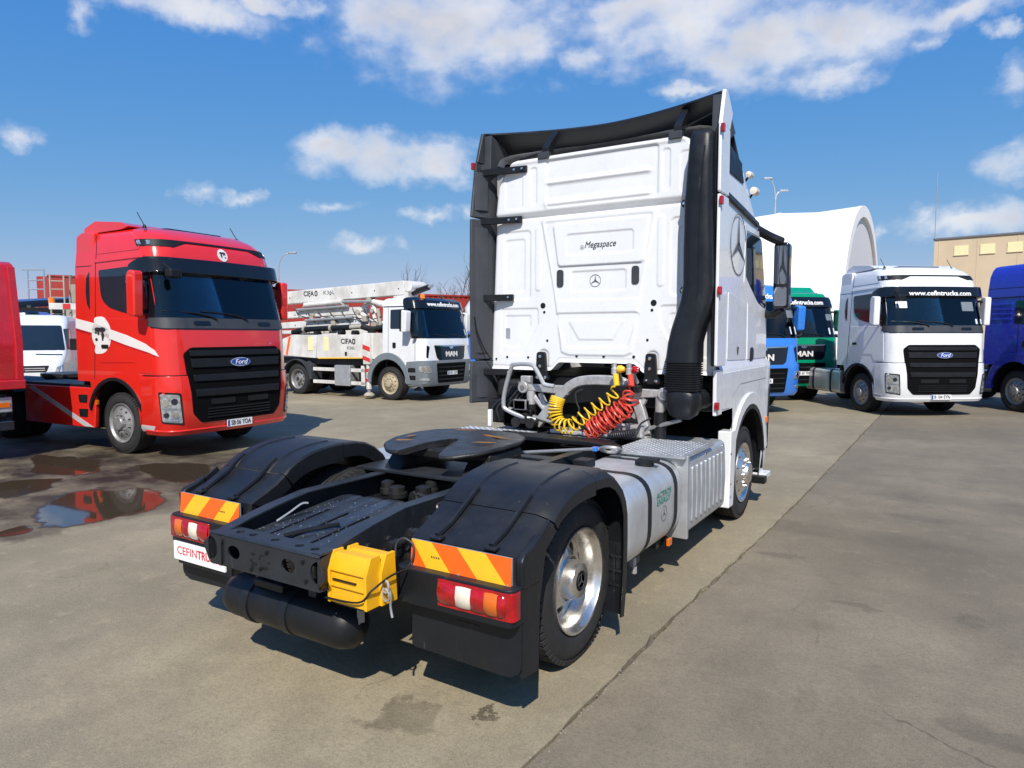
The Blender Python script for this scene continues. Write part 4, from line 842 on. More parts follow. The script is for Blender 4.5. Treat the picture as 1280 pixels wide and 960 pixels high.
    for (a, c, z) in ((.74, .80, .52), (.93, 1.06, .50), (.93, .94, .54)):
        MB().box(min(f(a), f(c)), max(f(a), f(c)), -.888, -.884, z, z + .006).build('flap_moulding', 'plastic', H, bevel=0)
    # ribbed inner splash guard in front of the wheel
    sg = MB(); sg.box(min(f(1.02), f(1.24)), max(f(1.02), f(1.24)), .385, .395, .18, .60)
    for k in range(4): sg.box(min(f(1.02), f(1.24)), max(f(1.02), f(1.24)), .372, .386, .24 + k * .09, .255 + k * .09)
    for k in range(3): sg.box(f(1.05 + k * .07) - .006, f(1.05 + k * .07) + .006, .374, .386, .2, .58)
    sg.build('splash_guard', 'plastic', H)
    MB().lathe([(.03, 0), (.02, -.04), (.001, -.045)], (f(1.262), -.79, .80), 'y', 10).build('lamp_socket', 'steel', H)
for sx in (1, -1): fender(sx)
# number plate carrier on the left flap
box('plate_holder', 'plastic', H, -1.19, -.66, -.972, -.955, .435, .585, .004)
MB().prism(rrect(-1.215, -.70, .462, .578, .006), 'y', -.985, -.974).build('advert_plate', 'plate', H, bevel=.002)
text('lettering', 'CEFIN', 'redink', H, (-1.075, -.986, .523), .072, ROT_BACK, width=.20, depth=.0006)
text('lettering', 'TRUCKS', 'redink', H, (-.845, -.986, .523), .072, ROT_BACK, width=.25, depth=.0006, bold=.0016)
# wheels
for sx in (1, -1):
    wheel(H, sx * 1.155, .31, .468, 3.70, 'front')
    w_ = wheel(H, sx * 1.150, .30, .468, 0, 'rear')
    for ch in w_.children:
        if ch.name.startswith('hub_cap'): star('hub_emblem', 'greyink', w_, (sx * .003, 0, 0), (0, sx, 0), (0, 0, 1), .042, .001, .03)
    wheel(H, sx * .82, .30, .468, 0, 'rear', 'steel', 'inner_wheel')
# ---------------------------------------------------------------- fuel tank, box, treads
tk = [(p[0], p[1]) for p in round_poly([(.60, .32), (1.205, .32), (1.205, .915), (.60, .915)], [.14, .24, .19, .06], 8)]
rings = []
cx0, cz0 = .9, .62
for y, k in ((.50, .70), (.503, .80), (.512, .88), (.53, .94), (.56, .975), (.60, .993), (.65, 1.0), (1.0, 1.0), (1.56, 1.0), (1.60, .985), (1.61, .95)): rings.append([(cx0 + (x - cx0) * k, y, cz0 + (z - cz0) * k) for x, z in tk])
ft = MB().loft(rings).build('fuel_tank', 'tank', H, sharp=R(50))
for y in (.93, 1.46):
    pr = [(cx0 + (x - cx0) * 1.012, cz0 + (z - cz0) * 1.012) for x, z in tk]
    MB().loft([[(x, y - .032, z) for x, z in tk], [(x, y - .032, z) for x, z in pr], [(x, y + .032, z) for x, z in pr], [(x, y + .032, z) for x, z in tk]], cap=False).build('tank_strap', 'plasticd', ft)
b = MB(); b.lathe([(.07, 0), (.07, .03), (.05, .045), (.001, .045)], (1.02, 1.30, .915), 'z', 16); b.build('fuel_cap', 'plasticd', ft); box('cap_lock', 'plasticd', ft, .98, 1.13, 1.26, 1.33, .94, .968, .01)
def tw_(p): return Vector((1.2065, 1.18 + p.x, .75 + p.y))
text('lettering', 'ACTROS', 'greenink', ft, (1.2063, 1.21, .745), .06, ROT_RIGHT, width=.30, depth=.0006, bold=.0005)
text('lettering', 'ENERGY', 'greenink', ft, (1.2063, 1.20, .695), .06, ROT_RIGHT, width=.27, depth=.0006, bold=.0005)
star('emblem', 'greyink', ft, (1.2065, 1.21, .60), (0, 1, 0), (0, 0, 1), .055, .0006, .03)
box('drain_valve', 'galv', ft, 1.06, 1.10, .92, .97, .27, .33, .006); MB().lathe([(.02, 0), (.02, -.05), (.001, -.06)], (1.09, .95, .27), 'z', 8).build('drain_plug', 'galv', ft)
mk = box('side_marker', 'lorange', H, 1.15, 1.175, 1.42, 1.49, .295, .35, .006); box('marker_bracket', 'plasticd', H, 1.10, 1.15, 1.44, 1.47, .29, .36, .004)
for y in (1.0, 1.38): box('tank_bracket', 'frame', H, .42, 1.10, y - .03, y + .03, .28, .34)
box('valve_box', 'plasticd', H, .62, .74, .92, 1.06, .915, .975, .01)
# silver box with ribbed cover
sb = [(p[0], p[1]) for p in round_poly([(.62, .32), (1.21, .32), (1.225, .60), (1.21, .93), (.62, .93)], [.02, .05, .1, .06, .02], 4)]
MB().prism(sb, 'y', 1.66, 2.76).build('equipment_box', 'boxalu', H, bevel=.006)
for k in range(8):
    y = 1.80 + k * .118
    MB().prism(round_poly([(y, .40), (y + .05, .40), (y + .05, .84), (y, .84)], .02), 'x', 1.208, 1.228).build('rib_or_groove_shade', 'boxalu', H, bevel=.008)
for y in (1.74, 2.2, 2.70):
    for z in (.36, .885): MB().lathe([(.010, 0), (.010, .008), (.001, .010)], (1.21, y, z), 'x', 8).build('bolt', 'chrome', H)
MB().prism(round_poly([(1.615, .31), (1.655, .31), (1.655, .95), (1.615, .95)], .008), 'x', .64, 1.245).build('cover_edge', 'galv', H, bevel=.006)
def tread(name, x0, x1, y0, y1, z):
    b = MB(); b.box(x0, x1, y0, y1, z - .02, z)
    nx, ny = int((x1 - x0) / .034), int((y1 - y0) / .034)
    for i in range(nx):
        for j in range(ny):
            cx_, cy_ = x0 + .017 + i * .034, y0 + .017 + j * .034; d = 1 if (i + j) % 2 else -1; ca, sa = .7071, .7071 * d; l, w = .014, .0035
            q = [(cx_ + ca * a - sa * c, cy_ + sa * a + ca * c) for a, c in ((-l, 0), (0, -w), (l, 0), (0, w))]
            b.add([(q[0][0], q[0][1], z), (q[1][0], q[1][1], z), (q[2][0], q[2][1], z), (q[3][0], q[3][1], z), (cx_, cy_, z + .004)], [(0, 1, 4), (1, 2, 4), (2, 3, 4), (3, 0, 4)])
    return b.build(name, 'boxalu', H, smooth=False)
tread('tread_plate', .63, 1.235, 1.56, 2.32, .955); tread('tread_plate', -1.20, -.42, 1.80, 2.22, .945); tread('tread_plate', -.40, .40, 2.02, 2.26, .925)
MB().prism([(p[0], p[1]) for p in round_poly([(-1.21, .32), (-.62, .32), (-.62, .92), (-1.21, .92)], .1, 5)], 'y', .55, 2.2).build('left_tank', 'tank', H, bevel=.03)
MB().prism(round_poly([(-.66, 1.74), (.36, 1.72), (.66, 1.60), (.70, 1.66), (.46, 1.94), (-.62, 1.96)], .03), 'z', .935, .975).build('hose_tray', 'plasticd', H, bevel=.01)
MB().prism([(2.90, .27), (3.05, .27), (3.12, .95), (3.08, .98), (2.93, .98)], 'x', 1.10, 1.225).build('front_skirt', 'white', H, bevel=.012)
for z in (.38, .50, .78): MB().lathe([(.010, 0), (.010, .008), (.001, .010)], (1.225, 2.93, z), 'x', 8).build('bolt', 'steel', H)
box('skirt_bracket', 'boxalu', H, 1.0, 1.18, 2.80, 2.91, .34, .52, .006)
box('front_step', 'white', H, 1.05, 1.235, 4.40, 4.62, .28, .34, .01); box('step_flap', 'plasticd', H, 1.05, 1.24, 4.30, 4.42, .24, .32, .01)
# under the cab: engine tunnel, floor
box('engine', 'grime', H, -.44, .44, 2.75, 4.9, .45, 1.40, .04); box('cab_floor', 'plasticd', H, -1.12, 1.12, 2.64, 4.7, 1.18, 1.46, .02)
box('gearbox', 'grime', H, -.28, .28, 1.7, 2.75, .45, .80, .05)
for sx in (-1, 1): 
    wheel_well(H, sx * 1.02, 3.7, .50, .68, .18)
    box('side_tray', 'plasticd', H, min(sx * .55, sx * 1.1), max(sx * .55, sx * 1.1), 2.36, 2.9, .40, .90, .02)
# silver arch that carries the cab
ap = smooth_path([(-.50, 2.36, .99), (-.42, 2.37, 1.09), (-.32, 2.38, 1.21), (-.22, 2.38, 1.32), (-.12, 2.38, 1.40), (.0, 2.38, 1.44), (.2, 2.38, 1.45), (.38, 2.38, 1.435), (.48, 2.38, 1.35), (.55, 2.37, 1.22), (.60, 2.36, 1.08), (.63, 2.36, .98)], 4)
rings = []
for i, p in enumerate(ap):
    a, c = ap[max(i - 1, 0)], ap[min(i + 1, len(ap) - 1)]; t = (c - a).normalized(); n_ = Vector((-t.z, 0, t.x)); w = .045
    rings.append([p + n_ * w + Vector((0, -.035, 0)), p + n_ * w + Vector((0, .035, 0)), p - n_ * w + Vector((0, .035, 0)), p - n_ * w + Vector((0, -.035, 0))])
MB().loft(rings).build('support_arch', 'cast', H, bevel=.012)
for sx, xe in ((-1, -.63), (1, .80)):
    x1 = -.16 if sx < 0 else .46
    MB().loft([[(xe, 2.36 + dy, 1.355 + dz) for dy, dz in ((-.03, -.03), (.03, -.03), (.03, .03), (-.03, .03))], [(x1, 2.38 + dy, 1.34 + dz) for dy, dz in ((-.03, -.045), (.03, -.045), (.03, .045), (-.03, .045))]]).build('arch_arm', 'cast', H, bevel=.01)
    b = MB(); b.lathe([(.05, -.05), (.055, -.045), (.055, .045), (.05, .05)], (xe, 2.34, 1.355), 'y', 18, cap=True); b.build('pivot_bush', 'cast', H); MB().lathe([(.025, -.06), (.025, .06)], (xe, 2.34, 1.355), 'y', 12, cap=True).build('pivot_bolt', 'steel', H)
    xd = xe + (.06 if sx < 0 else -.05)
    tube('cab_damper', 'cast', H, [(xd, 2.36, 1.32), (xd, 2.36, 1.17)], .045, 14); tube('cab_damper', 'plasticd', H, [(xd, 2.36, 1.19), (xd, 2.36, .92)], .055, 14)
    tube('strut', 'cast', H, [(xe * .75, 2.38, 1.30), (xe * .62, 2.38, 1.12)], .03, 8); tube('stay_rod', 'steel', H, [(x1 + sx * .14, 2.34, 1.02), (xe + sx * .16, 2.30, 1.14)], .018, 8)
    box('mount_block', 'cast', H, xe - .07 * (sx < 0) - .02, xe + .07 * (sx > 0) + .02, 2.40, 2.47, 1.28, 1.46, .01)
tube('arch_arm_tube', 'cast', H, [(-.42, 2.37, 1.14), (-.58, 2.37, 1.30)], .028, 8)
# grab rail
tube('grab_rail', 'galv', H, smooth_path([(-.24, 2.22, 1.385), (-.33, 2.20, 1.40), (-.36, 2.20, 1.44), (-.44, 2.20, 1.56), (-.50, 2.20, 1.585), (-.66, 2.20, 1.58), (-.70, 2.20, 1.55), (-.77, 2.20, 1.34), (-.79, 2.20, 1.20), (-.76, 2.20, 1.14), (-.60, 2.22, 1.08), (-.46, 2.26, 1.05)], 4), .021, 10)
# boxes at the left below the cab
box('battery_box', 'plasticd', H, -1.08, -.80, 2.34, 2.56, .98, 1.22, .03); box('air_filter_box', 'grime', H, -1.04, -.74, 2.44, 2.6, 1.22, 1.42, .05)
for _k in range(6): tube('thin_cable', 'bhose', H, smooth_path([(-.98 + .06 * _k, 2.34, 1.0), (-1.0 + .07 * _k, 2.30, 1.12 + .02 * _k), (-.90 + .05 * _k, 2.36, 1.24), (-.82 + .05 * _k, 2.42, 1.36)]), .010, 6); box('pump_unit', 'boxalu', H, -.72, -.57, 2.26, 2.34, 1.13, 1.24, .015); box('pump_body', 'plasticd', H, -.86, -.52, 2.28, 2.42, .96, 1.15, .03)
box('left_bracket', 'white', H, -1.02, -.98, 2.26, 2.3, .95, 1.12, .006)
for (x, z) in ((-.58, 1.06), (-.50, 1.02), (-.66, 1.02)): MB().lathe([(.05, -.05), (.055, 0), (.04, .06), (.001, .06)], (x, 2.26, z), 'y', 12, cap=True).build('valve', 'grime', H)
# hose couplings and coiled hoses
def coil(name, m, path, Rc, r, turns, warp=lambda s: s, par=H):
    P = smooth_path(path, 10); d = [0]
    for a, c in zip(P, P[1:]): d.append(d[-1] + (c - a).length)
    Ltot = d[-1]; N = int(turns * 14); out = []; u = None
    for k in range(N + 1):
        s = k / N; q = warp(s) * Ltot; i = max(0, min(len(P) - 2, int(np.searchsorted(d, q)) - 1)); t = (q - d[i]) / max(1e-6, d[i + 1] - d[i]); p = P[i].lerp(P[i + 1], t)
        a, c = P[max(i - 1, 0)], P[min(i + 2, len(P) - 1)]; T = (c - a).normalized()
        u = Vector((0, -1, .2)) if u is None else u; u = (u - T * u.dot(T)).normalized(); w = T.cross(u); g = 2 * PI * turns * s
        rr__ = Rc(s) if callable(Rc) else Rc
        out.append(p + (u * math.cos(g) + w * math.sin(g)) * rr__)
    return tube(name, m, par, out, r, 6)
coil('coiled_air_hose', 'yhose', [(.42, 2.16, 1.40), (.39, 2.13, 1.33), (.24, 2.09, 1.22), (.12, 2.06, 1.12), (.05, 2.05, 1.06), (-.02, 2.05, 1.04), (-.10, 2.06, 1.06), (-.14, 2.07, 1.12), (-.15, 2.08, 1.20), (-.13, 2.10, 1.29)], lambda s: .045 + .018 * min(1, s * 3), .0085, 23, lambda s: 1 - (1 - s) ** 2.3)
coil('coiled_air_hose', 'rhose', [(.58, 2.16, 1.42), (.54, 2.13, 1.36), (.57, 2.07, 1.28), (.48, 2.05, 1.20), (.38, 2.03, 1.13), (.30, 2.02, 1.07), (.22, 2.01, 1.02)], lambda s: .03 + .05 * min(1, s * 4) + .012 * math.sin(s * 40), .0085, 14, lambda s: s ** .8)
coil('coiled_air_hose', 'rhose', [(.56, 2.05, 1.24), (.44, 2.03, 1.14), (.33, 2.02, 1.07), (.22, 2.01, 1.02)], lambda s: .07 + .014 * math.sin(s * 31), .0085, 9)
coil('coiled_cable', 'bhose', [(.44, 2.0, 1.0), (.56, 2.0, 1.02), (.66, 2.02, 1.04)], .03, .009, 12)
for x, m, cap_ in ((.40, 'yhose', 'hyellow'), (.54, 'rhose', 'lred')):
    tube('hose_grip', m, H, [(x, 2.18, 1.52), (x + .02, 2.16, 1.42)], .026, 10)
    b = MB(); b.lathe([(.001, 0), (.03, 0), (.03, .05), (.02, .06), (.02, .10), (.001, .1)], (x - .02, 2.2, 1.52), 'z', 12); b.build('hose_coupling', 'cast', H)
    MB().lathe([(.032, -.03), (.035, 0), (.02, .03), (.001, .035)], (x + .045, 2.2, 1.565), 'x', 12, cap=True).build('coupling_cap', cap_, H)
    tube('coupling_bracket', 'cast', H, [(x - .03, 2.2, 1.60), (x - .01, 2.36, 1.44)], .02, 8)
box('hose_bracket', 'plasticd', H, .40, .60, 2.22, 2.32, 1.36, 1.42, .01)
tube('thin_cable', 'bhose', H, smooth_path([(.02, 2.30, 1.36), (-.03, 2.26, 1.33), (-.02, 2.25, 1.25), (.01, 2.25, 1.17), (-.03, 2.24, 1.08)]), .009, 6)
tube('thin_cable', 'bhose', H, smooth_path([(.70, 2.26, 1.14), (.64, 2.2, 1.10), (.60, 2.16, 1.03), (.5, 2.1, .98)]), .009, 6)
box('arch_floor', 'cast', H, -.32, .66, 2.28, 2.5, .93, .97, .01); box('engine_cover_plate', 'cast', H, .36, .64, 2.22, 2.30, .95, 1.08, .03)
MB().lathe([(.10, 0), (.11, .03), (.06, .08), (.001, .09)], (.10, 2.28, 1.05), 'y', 16, cap=True).build('retarder_flange', 'grime', H)
# ---------------------------------------------------------------- wheel chocks in the rack (things of their own)
def chock(name, label, y, dx):
    t = thing(name, label, 'wheel chock', (.545 + dx, y, .60), 0, group='yellow wheel chocks in the rack')
    pr = [(0.0, 0.0), (.085, 0.0), (.075, .225), (.045, .23)]
    # stepped face: three steps seen from the rear
    b = MB()
    st = [(-.012, 0), (-.004, .075), (-.016, .08), (-.006, .15), (-.018, .155), (-.004, .205), (.02, .235), (.07, .235), (.085, .0)]
    b.prism([(p, q) for p, q in st], 'x', -.135, .115); b.build('body', 'chock', t, bevel=.005)
    for x in (-.135, .10): MB().prism([(-.02, 0), (.09, 0), (.075, .243), (.012, .243), (-.022, .158)], 'x', x, x + .018).build('side_wall', 'chock', t, bevel=.004)
    MB().box(-.10, .05, -.022, -.012, .115, .120).build('slot', 'plasticd', t)
    return t
chock('wheel_chock', 'yellow plastic wheel chock, front one of the pair beside the rear cross-member', -1.20, 0.0)
c2 = chock('wheel_chock', 'yellow plastic wheel chock mostly hidden behind the front chock in the rack', -1.113, .015)
tube('chock_rack', 'plasticd', H, smooth_path([(.40, -1.225, .62), (.62, -1.23, .64), (.68, -1.20, .70), (.70, -1.10, .74), (.70, -.98, .74)]), .005, 6)
box('chock_tray', 'plasticd', H, .44, .66, -1.20, -.95, .588, .598, .003)
tube('retaining_wire', 'galv', H, smooth_path([(.70, -1.12, .72), (.72, -1.12, .66), (.71, -1.11, .60), (.72, -1.11, .55)]), .006, 6)
for z in (.70, .66): MB().tube([(.70 + .02 * math.cos(a), -1.13, z + .03 * math.sin(a)) for a in [2 * PI * k / 12 for k in range(12)]], .005, 5, closed=True).build('retaining_ring', 'galv', H)
# ================================================================ ground: concrete slabs over earth, puddles
def concrete(name, base, seed, wet, WARP=1.1):
    m = bpy.data.materials.new(name); m.use_nodes = True; t = m.node_tree; n = t.nodes; l = t.links; b = n['Principled BSDF']
    c = n.new('ShaderNodeTexCoord'); mp_ = n.new('ShaderNodeMapping'); mp_.inputs['Location'].default_value = (seed, seed * 2.3, 0); l.new(c.outputs['Object'], mp_.inputs[0]); V = mp_.outputs[0]
    def noise(sc, det=8, ro=.6, vec=V):
        z = n.new('ShaderNodeTexNoise'); z.inputs['Scale'].default_value = sc; z.inputs['Detail'].default_value = det; z.inputs['Roughness'].default_value = ro; l.new(vec, z.inputs['Vector']); return z.outputs['Fac']
    def rng(f, a, c_, lo=0.0, hi=1.0):
        r = n.new('ShaderNodeMapRange'); r.inputs[1].default_value = a; r.inputs[2].default_value = c_; r.inputs[3].default_value = lo; r.inputs[4].default_value = hi; l.new(f, r.inputs[0]); return r.outputs[0]
    def mix(f, a, c_):
        x = n.new('ShaderNodeMix'); x.data_type = 'RGBA'; l.new(f, x.inputs[0])
        for q, s in ((a, 6), (c_, 7)):
            if isinstance(q, tuple): x.inputs[s].default_value = (*q, 1)
            else: l.new(q, x.inputs[s])
        return x.outputs[2]
    def mul(a, c_):
        x = n.new('ShaderNodeMath'); x.operation = 'MULTIPLY'; l.new(a, x.inputs[0])
        if isinstance(c_, float): x.inputs[1].default_value = c_
        else: l.new(c_, x.inputs[1])
        return x.outputs[0]
    dk = tuple(v * .62 for v in base); lt = tuple(min(1, v * 1.28) for v in base)
    col = mix(rng(noise(.35), .32, .68), dk, lt)
    col = mix(mul(rng(noise(1.7, 9, .72), .45, .68), .65), col, tuple(v * k for v, k in zip(base, (.60, .60, .62))))
    ms = n.new('ShaderNodeMapping'); ms.inputs['Scale'].default_value = (.9, .16, 1); ms.inputs['Rotation'].default_value = (0, 0, R(-38)); l.new(V, ms.inputs[0])
    col = mix(mul(rng(noise(1.6, 7, .65, ms.outputs[0]), .50, .70), .40), col, tuple(v * .62 for v in base))       # tyre-worn streaks
    col = mix(mul(rng(noise(5, 8, .78), .54, .68), .75), col, tuple(v * k for v, k in zip(base, (1.25, 1.22, 1.18))))  # scuffed pale patches
    col = mix(mul(rng(noise(9, 9, .78), .53, .66), .42), col, tuple(v * .58 for v in base))      # small blotches
    col = mix(mul(rng(noise(42, 6, .75), .45, .66), .55), col, tuple(v * .52 for v in base))       # grit
    col = mix(mul(rng(noise(120, 3, .7), .52, .68), .65), col, tuple(v * 1.45 for v in base))
    col = mix(mul(rng(noise(210, 2, .7), .56, .70), .6), col, tuple(v * .45 for v in base))
    vz = n.new('ShaderNodeTexVoronoi'); vz.inputs['Scale'].default_value = 26; l.new(V, vz.inputs['Vector'])
    col = mix(mul(rng(vz.outputs['Distance'], .11, .05), rng(noise(2.1), .5, .62)), col, tuple(v * .35 for v in base))
    rough = None
    if wet:                                    # damp rims round the puddles and oil spots, each with its own shape
        wn_ = n.new('ShaderNodeTexNoise'); wn_.inputs['Scale'].default_value = 2.2; wn_.inputs['Detail'].default_value = 9; wn_.inputs['Roughness'].default_value = .68; l.new(c.outputs['Object'], wn_.inputs['Vector'])
        wm = n.new('ShaderNodeVectorMath'); wm.operation = 'MULTIPLY_ADD'; wm.inputs[1].default_value = (WARP, WARP, 0)
        wsb = n.new('ShaderNodeVectorMath'); wsb.operation = 'SUBTRACT'; wsb.inputs[1].default_value = (.5, .5, .5); l.new(wn_.outputs['Color'], wsb.inputs[0]); l.new(wsb.outputs[0], wm.inputs[0]); l.new(c.outputs['Object'], wm.inputs[2])
        acc_ = None
        for (x, y, rx, ry, k) in wet:
            s1 = n.new('ShaderNodeVectorMath'); s1.operation = 'SUBTRACT'; s1.inputs[1].default_value = (x, y, 0); l.new(wm.outputs[0], s1.inputs[0])
            s2 = n.new('ShaderNodeVectorMath'); s2.operation = 'MULTIPLY'; s2.inputs[1].default_value = (1 / rx, 1 / ry, 0); l.new(s1.outputs[0], s2.inputs[0])
            s3 = n.new('ShaderNodeVectorMath'); s3.operation = 'LENGTH'; l.new(s2.outputs[0], s3.inputs[0])
            f = mul(rng(s3.outputs['Value'], 1.25, .80), k)
            if acc_ is None: acc_ = f
            else:
                q = n.new('ShaderNodeMath'); q.operation = 'MAXIMUM'; l.new(acc_, q.inputs[0]); l.new(f, q.inputs[1]); acc_ = q.outputs[0]
        acc_ = mul(acc_, rng(noise(1.1, 7, .65), .36, .58, .45, 1.0))
        col = mix(acc_, col, (.022, .015, .009)); rough = rng(acc_, 0, 1, .82, .62)
    vc = n.new('ShaderNodeTexVoronoi'); vc.feature = 'DISTANCE_TO_EDGE'; vc.inputs['Scale'].default_value = .33       # hairline cracks, broken up
    wv_ = n.new('ShaderNodeVectorMath'); wv_.operation = 'MULTIPLY_ADD'; wv_.inputs[1].default_value = (.5, .5, 0)
    wz_ = n.new('ShaderNodeTexNoise'); wz_.inputs['Scale'].default_value = 3; wz_.inputs['Detail'].default_value = 6; l.new(V, wz_.inputs['Vector']); l.new(wz_.outputs['Color'], wv_.inputs[0]); l.new(V, wv_.inputs[2]); l.new(wv_.outputs[0], vc.inputs['Vector'])
    col = mix(mul(mul(rng(vc.outputs['Distance'], .0022, .0006), rng(noise(.8), .50, .60)), .65), col, tuple(v * .3 for v in base))
    l.new(col, b.inputs['Base Color'])
    if rough is not None: l.new(rough, b.inputs['Roughness'])
    else: b.inputs['Roughness'].default_value = .82
    b.inputs['Specular IOR Level'].default_value = .35
    bp = n.new('ShaderNodeBump'); bp.inputs['Strength'].default_value = .5; bp.inputs['Distance'].default_value = .006
    ad = n.new('ShaderNodeMath'); l.new(noise(70, 5, .7), ad.inputs[0]); l.new(noise(6, 6, .6), ad.inputs[1]); l.new(ad.outputs[0], bp.inputs['Height']); l.new(bp.outputs[0], b.inputs['Normal'])
    return m
WET = [(-7.5, 1.5, 2.1, .95, 1.), (-5.15, .45, .95, 1.0, .92), (-6.75, .5, .95, .75, .95), (-5.9, 2.0, 1.2, .75, 1.), (-8.9, 2.4, 2.2, .9, 1.), (-9.6, .7, 1.5, .9, .95), (-4.6, -.45, .4, .35, .8), (-6.9, 2.9, 1.6, .7, .95), (-5.2, 1.35, .7, .4, .9),
       (.70, -.93, .12, .16, .5), (1.03, -.72, .04, .04, .7), (-.95, 1.0, .5, .9, .5), (.3, 2.4, .5, 1.2, .45), (-9.2, 4.2, 1.2, 1.2, .6)]
OIL = [(3.06, 1.84, .08, .15, .22), (2.58, .72, .07, .15, .2), (3.05, .38, .12, .14, .32), (3.24, .34, .08, .10, .3), (2.67, 4.59, .35, .12, .2), (2.38, 1.70, .14, .06, .25), (1.76, 2.62, .20, .06, .25), (2.36, .22, .07, .14, .2), (2.2, 3.6, .8, .25, .18), (3.6, 5.6, 1.5, .3, .22)]
M['slabl'] = concrete('concrete_left', (.300, .252, .166), 0.0, WET); M['slabr'] = concrete('concrete_right', (.218, .181, .126), 9.0, OIL, .45); M['earth'] = concrete('earth', (.16, .14, .115), 4.0, None)
struct(MB().add([(-1500, -1500, -.035), (1500, -1500, -.035), (1500, 1500, -.035), (-1500, 1500, -.035)], [(0, 1, 2, 3)]).build('ground', 'earth'))
rj = random.Random(11)
JY = [-14 + .12 * k for k in range(int(46 / .12))]
def jx(y): return float(np.interp(y, [-14, -1, -.36, .98, 3.25, 4.8, 12.74, 40], [1.27, 1.389, 1.396, 1.409, 1.489, 1.524, 1.597, 1.9]))
def jag(a): return [a + rj.uniform(-.008, .008) + (rj.uniform(-.03, .0) if rj.random() < .06 else 0) for _ in JY]
jl = [(jx(y) - .011 + d, y) for y, d in zip(JY, jag(0))]; jr = [(jx(y) + .011 - d, y) for y, d in zip(JY, jag(0))]
def slab(name, m, poly):
    o = MB().prism(poly, 'z', -.05, 0).build(name, m, smooth=False); return struct(o)
BX = lambda y, s: y
slab('concrete_yard', 'slabl', [(-70, -14)] + jl + [(-70, jl[-1][1])])
slab('concrete_yard', 'slabr', [(60, jr[-1][1])] + jr[::-1] + [(60, -14)])
slab('concrete_yard', 'slabl', [(-70, 31.96), (60, 31.96), (60, 75), (-70, 75)])
# grit and weeds lying in the joint
b = MB(); rg = random.Random(3)
for k in range(420):
    y = rg.uniform(-1.5, 9); x = jx(y) + rg.gauss(0, .018); r = rg.uniform(.002, .007)
    p = [(x + r * rg.uniform(.6, 1.2) * math.cos(a), y + r * rg.uniform(.6, 1.2) * math.sin(a), 0.0) for a in (0, 1.26, 2.5, 3.77, 5.0)]
    b.add(p + [(x, y, r * .8)], [(i, (i + 1) % 5, 5) for i in range(5)])
for k in range(500):
    x, y = rg.uniform(-6, 6), rg.uniform(-2.5, 8); r = rg.choice((.002, .003, .003, .004, .006))
    p = [(x + r * rg.uniform(.6, 1.2) * math.cos(a), y + r * rg.uniform(.6, 1.2) * math.sin(a), 0.0) for a in (0, 1.26, 2.5, 3.77, 5.0)]
    b.add(p + [(x, y, r * .8)], [(i, (i + 1) % 5, 5) for i in range(5)])
struct(b.build('grit', 'pebble'), 'stuff')
b = MB()
for (yc_, n_) in ((2.05, 26), (2.55, 18), (.6, 14), (4.1, 12)):
    for k in range(n_):
        y = yc_ + rg.gauss(0, .10); x = jx(y) + rg.gauss(0, .012); h_ = rg.uniform(.008, .03); dx, dy = rg.uniform(-.02, .02), rg.uniform(-.02, .02)
        b.add([(x - .002, y, 0), (x + .002, y, 0), (x + dx, y + dy, h_)], [(0, 1, 2)])
struct(b.build('weeds', 'weed', smooth=False), 'stuff')
# puddles
wm_ = bpy.data.materials.new('puddle_water'); wm_.use_nodes = True; t = wm_.node_tree; bs = t.nodes['Principled BSDF']
bs.inputs['Base Color'].default_value = (.055, .040, .026, 1); bs.inputs['Roughness'].default_value = .05; bs.inputs['Specular IOR Level'].default_value = .42
tcn = t.nodes.new('ShaderNodeTexCoord'); nn_ = t.nodes.new('ShaderNodeTexNoise'); nn_.inputs['Scale'].default_value = 5; t.links.new(tcn.outputs['Object'], nn_.inputs['Vector'])
bpn = t.nodes.new('ShaderNodeBump'); bpn.inputs['Strength'].default_value = .03; bpn.inputs['Distance'].default_value = .02; t.links.new(nn_.outputs['Fac'], bpn.inputs['Height']); t.links.new(bpn.outputs[0], bs.inputs['Normal'])
M['water'] = wm_
nt_ = t.nodes; at_n = nt_.new('ShaderNodeAttribute'); at_n.attribute_name = 'wet'; ed_ = nt_.new('ShaderNodeTexNoise'); ed_.inputs['Scale'].default_value = 7; ed_.inputs['Detail'].default_value = 7; t.links.new(tcn.outputs['Object'], ed_.inputs['Vector'])
ea = nt_.new('ShaderNodeMath'); ea.operation = 'ADD'; t.links.new(at_n.outputs['Fac'], ea.inputs[0]); t.links.new(ed_.outputs['Fac'], ea.inputs[1])
er = nt_.new('ShaderNodeMapRange'); er.inputs[1].default_value = .78; er.inputs[2].default_value = 1.18; t.links.new(ea.outputs[0], er.inputs[0]); t.links.new(er.outputs[0], bs.inputs['Alpha'])
rz_ = nt_.new('ShaderNodeMapRange'); rz_.inputs[1].default_value = .9; rz_.inputs[2].default_value = 1.35; rz_.inputs[3].default_value = .35; rz_.inputs[4].default_value = .04; t.links.new(ea.outputs[0], rz_.inputs[0]); t.links.new(rz_.outputs[0], bs.inputs['Roughness'])
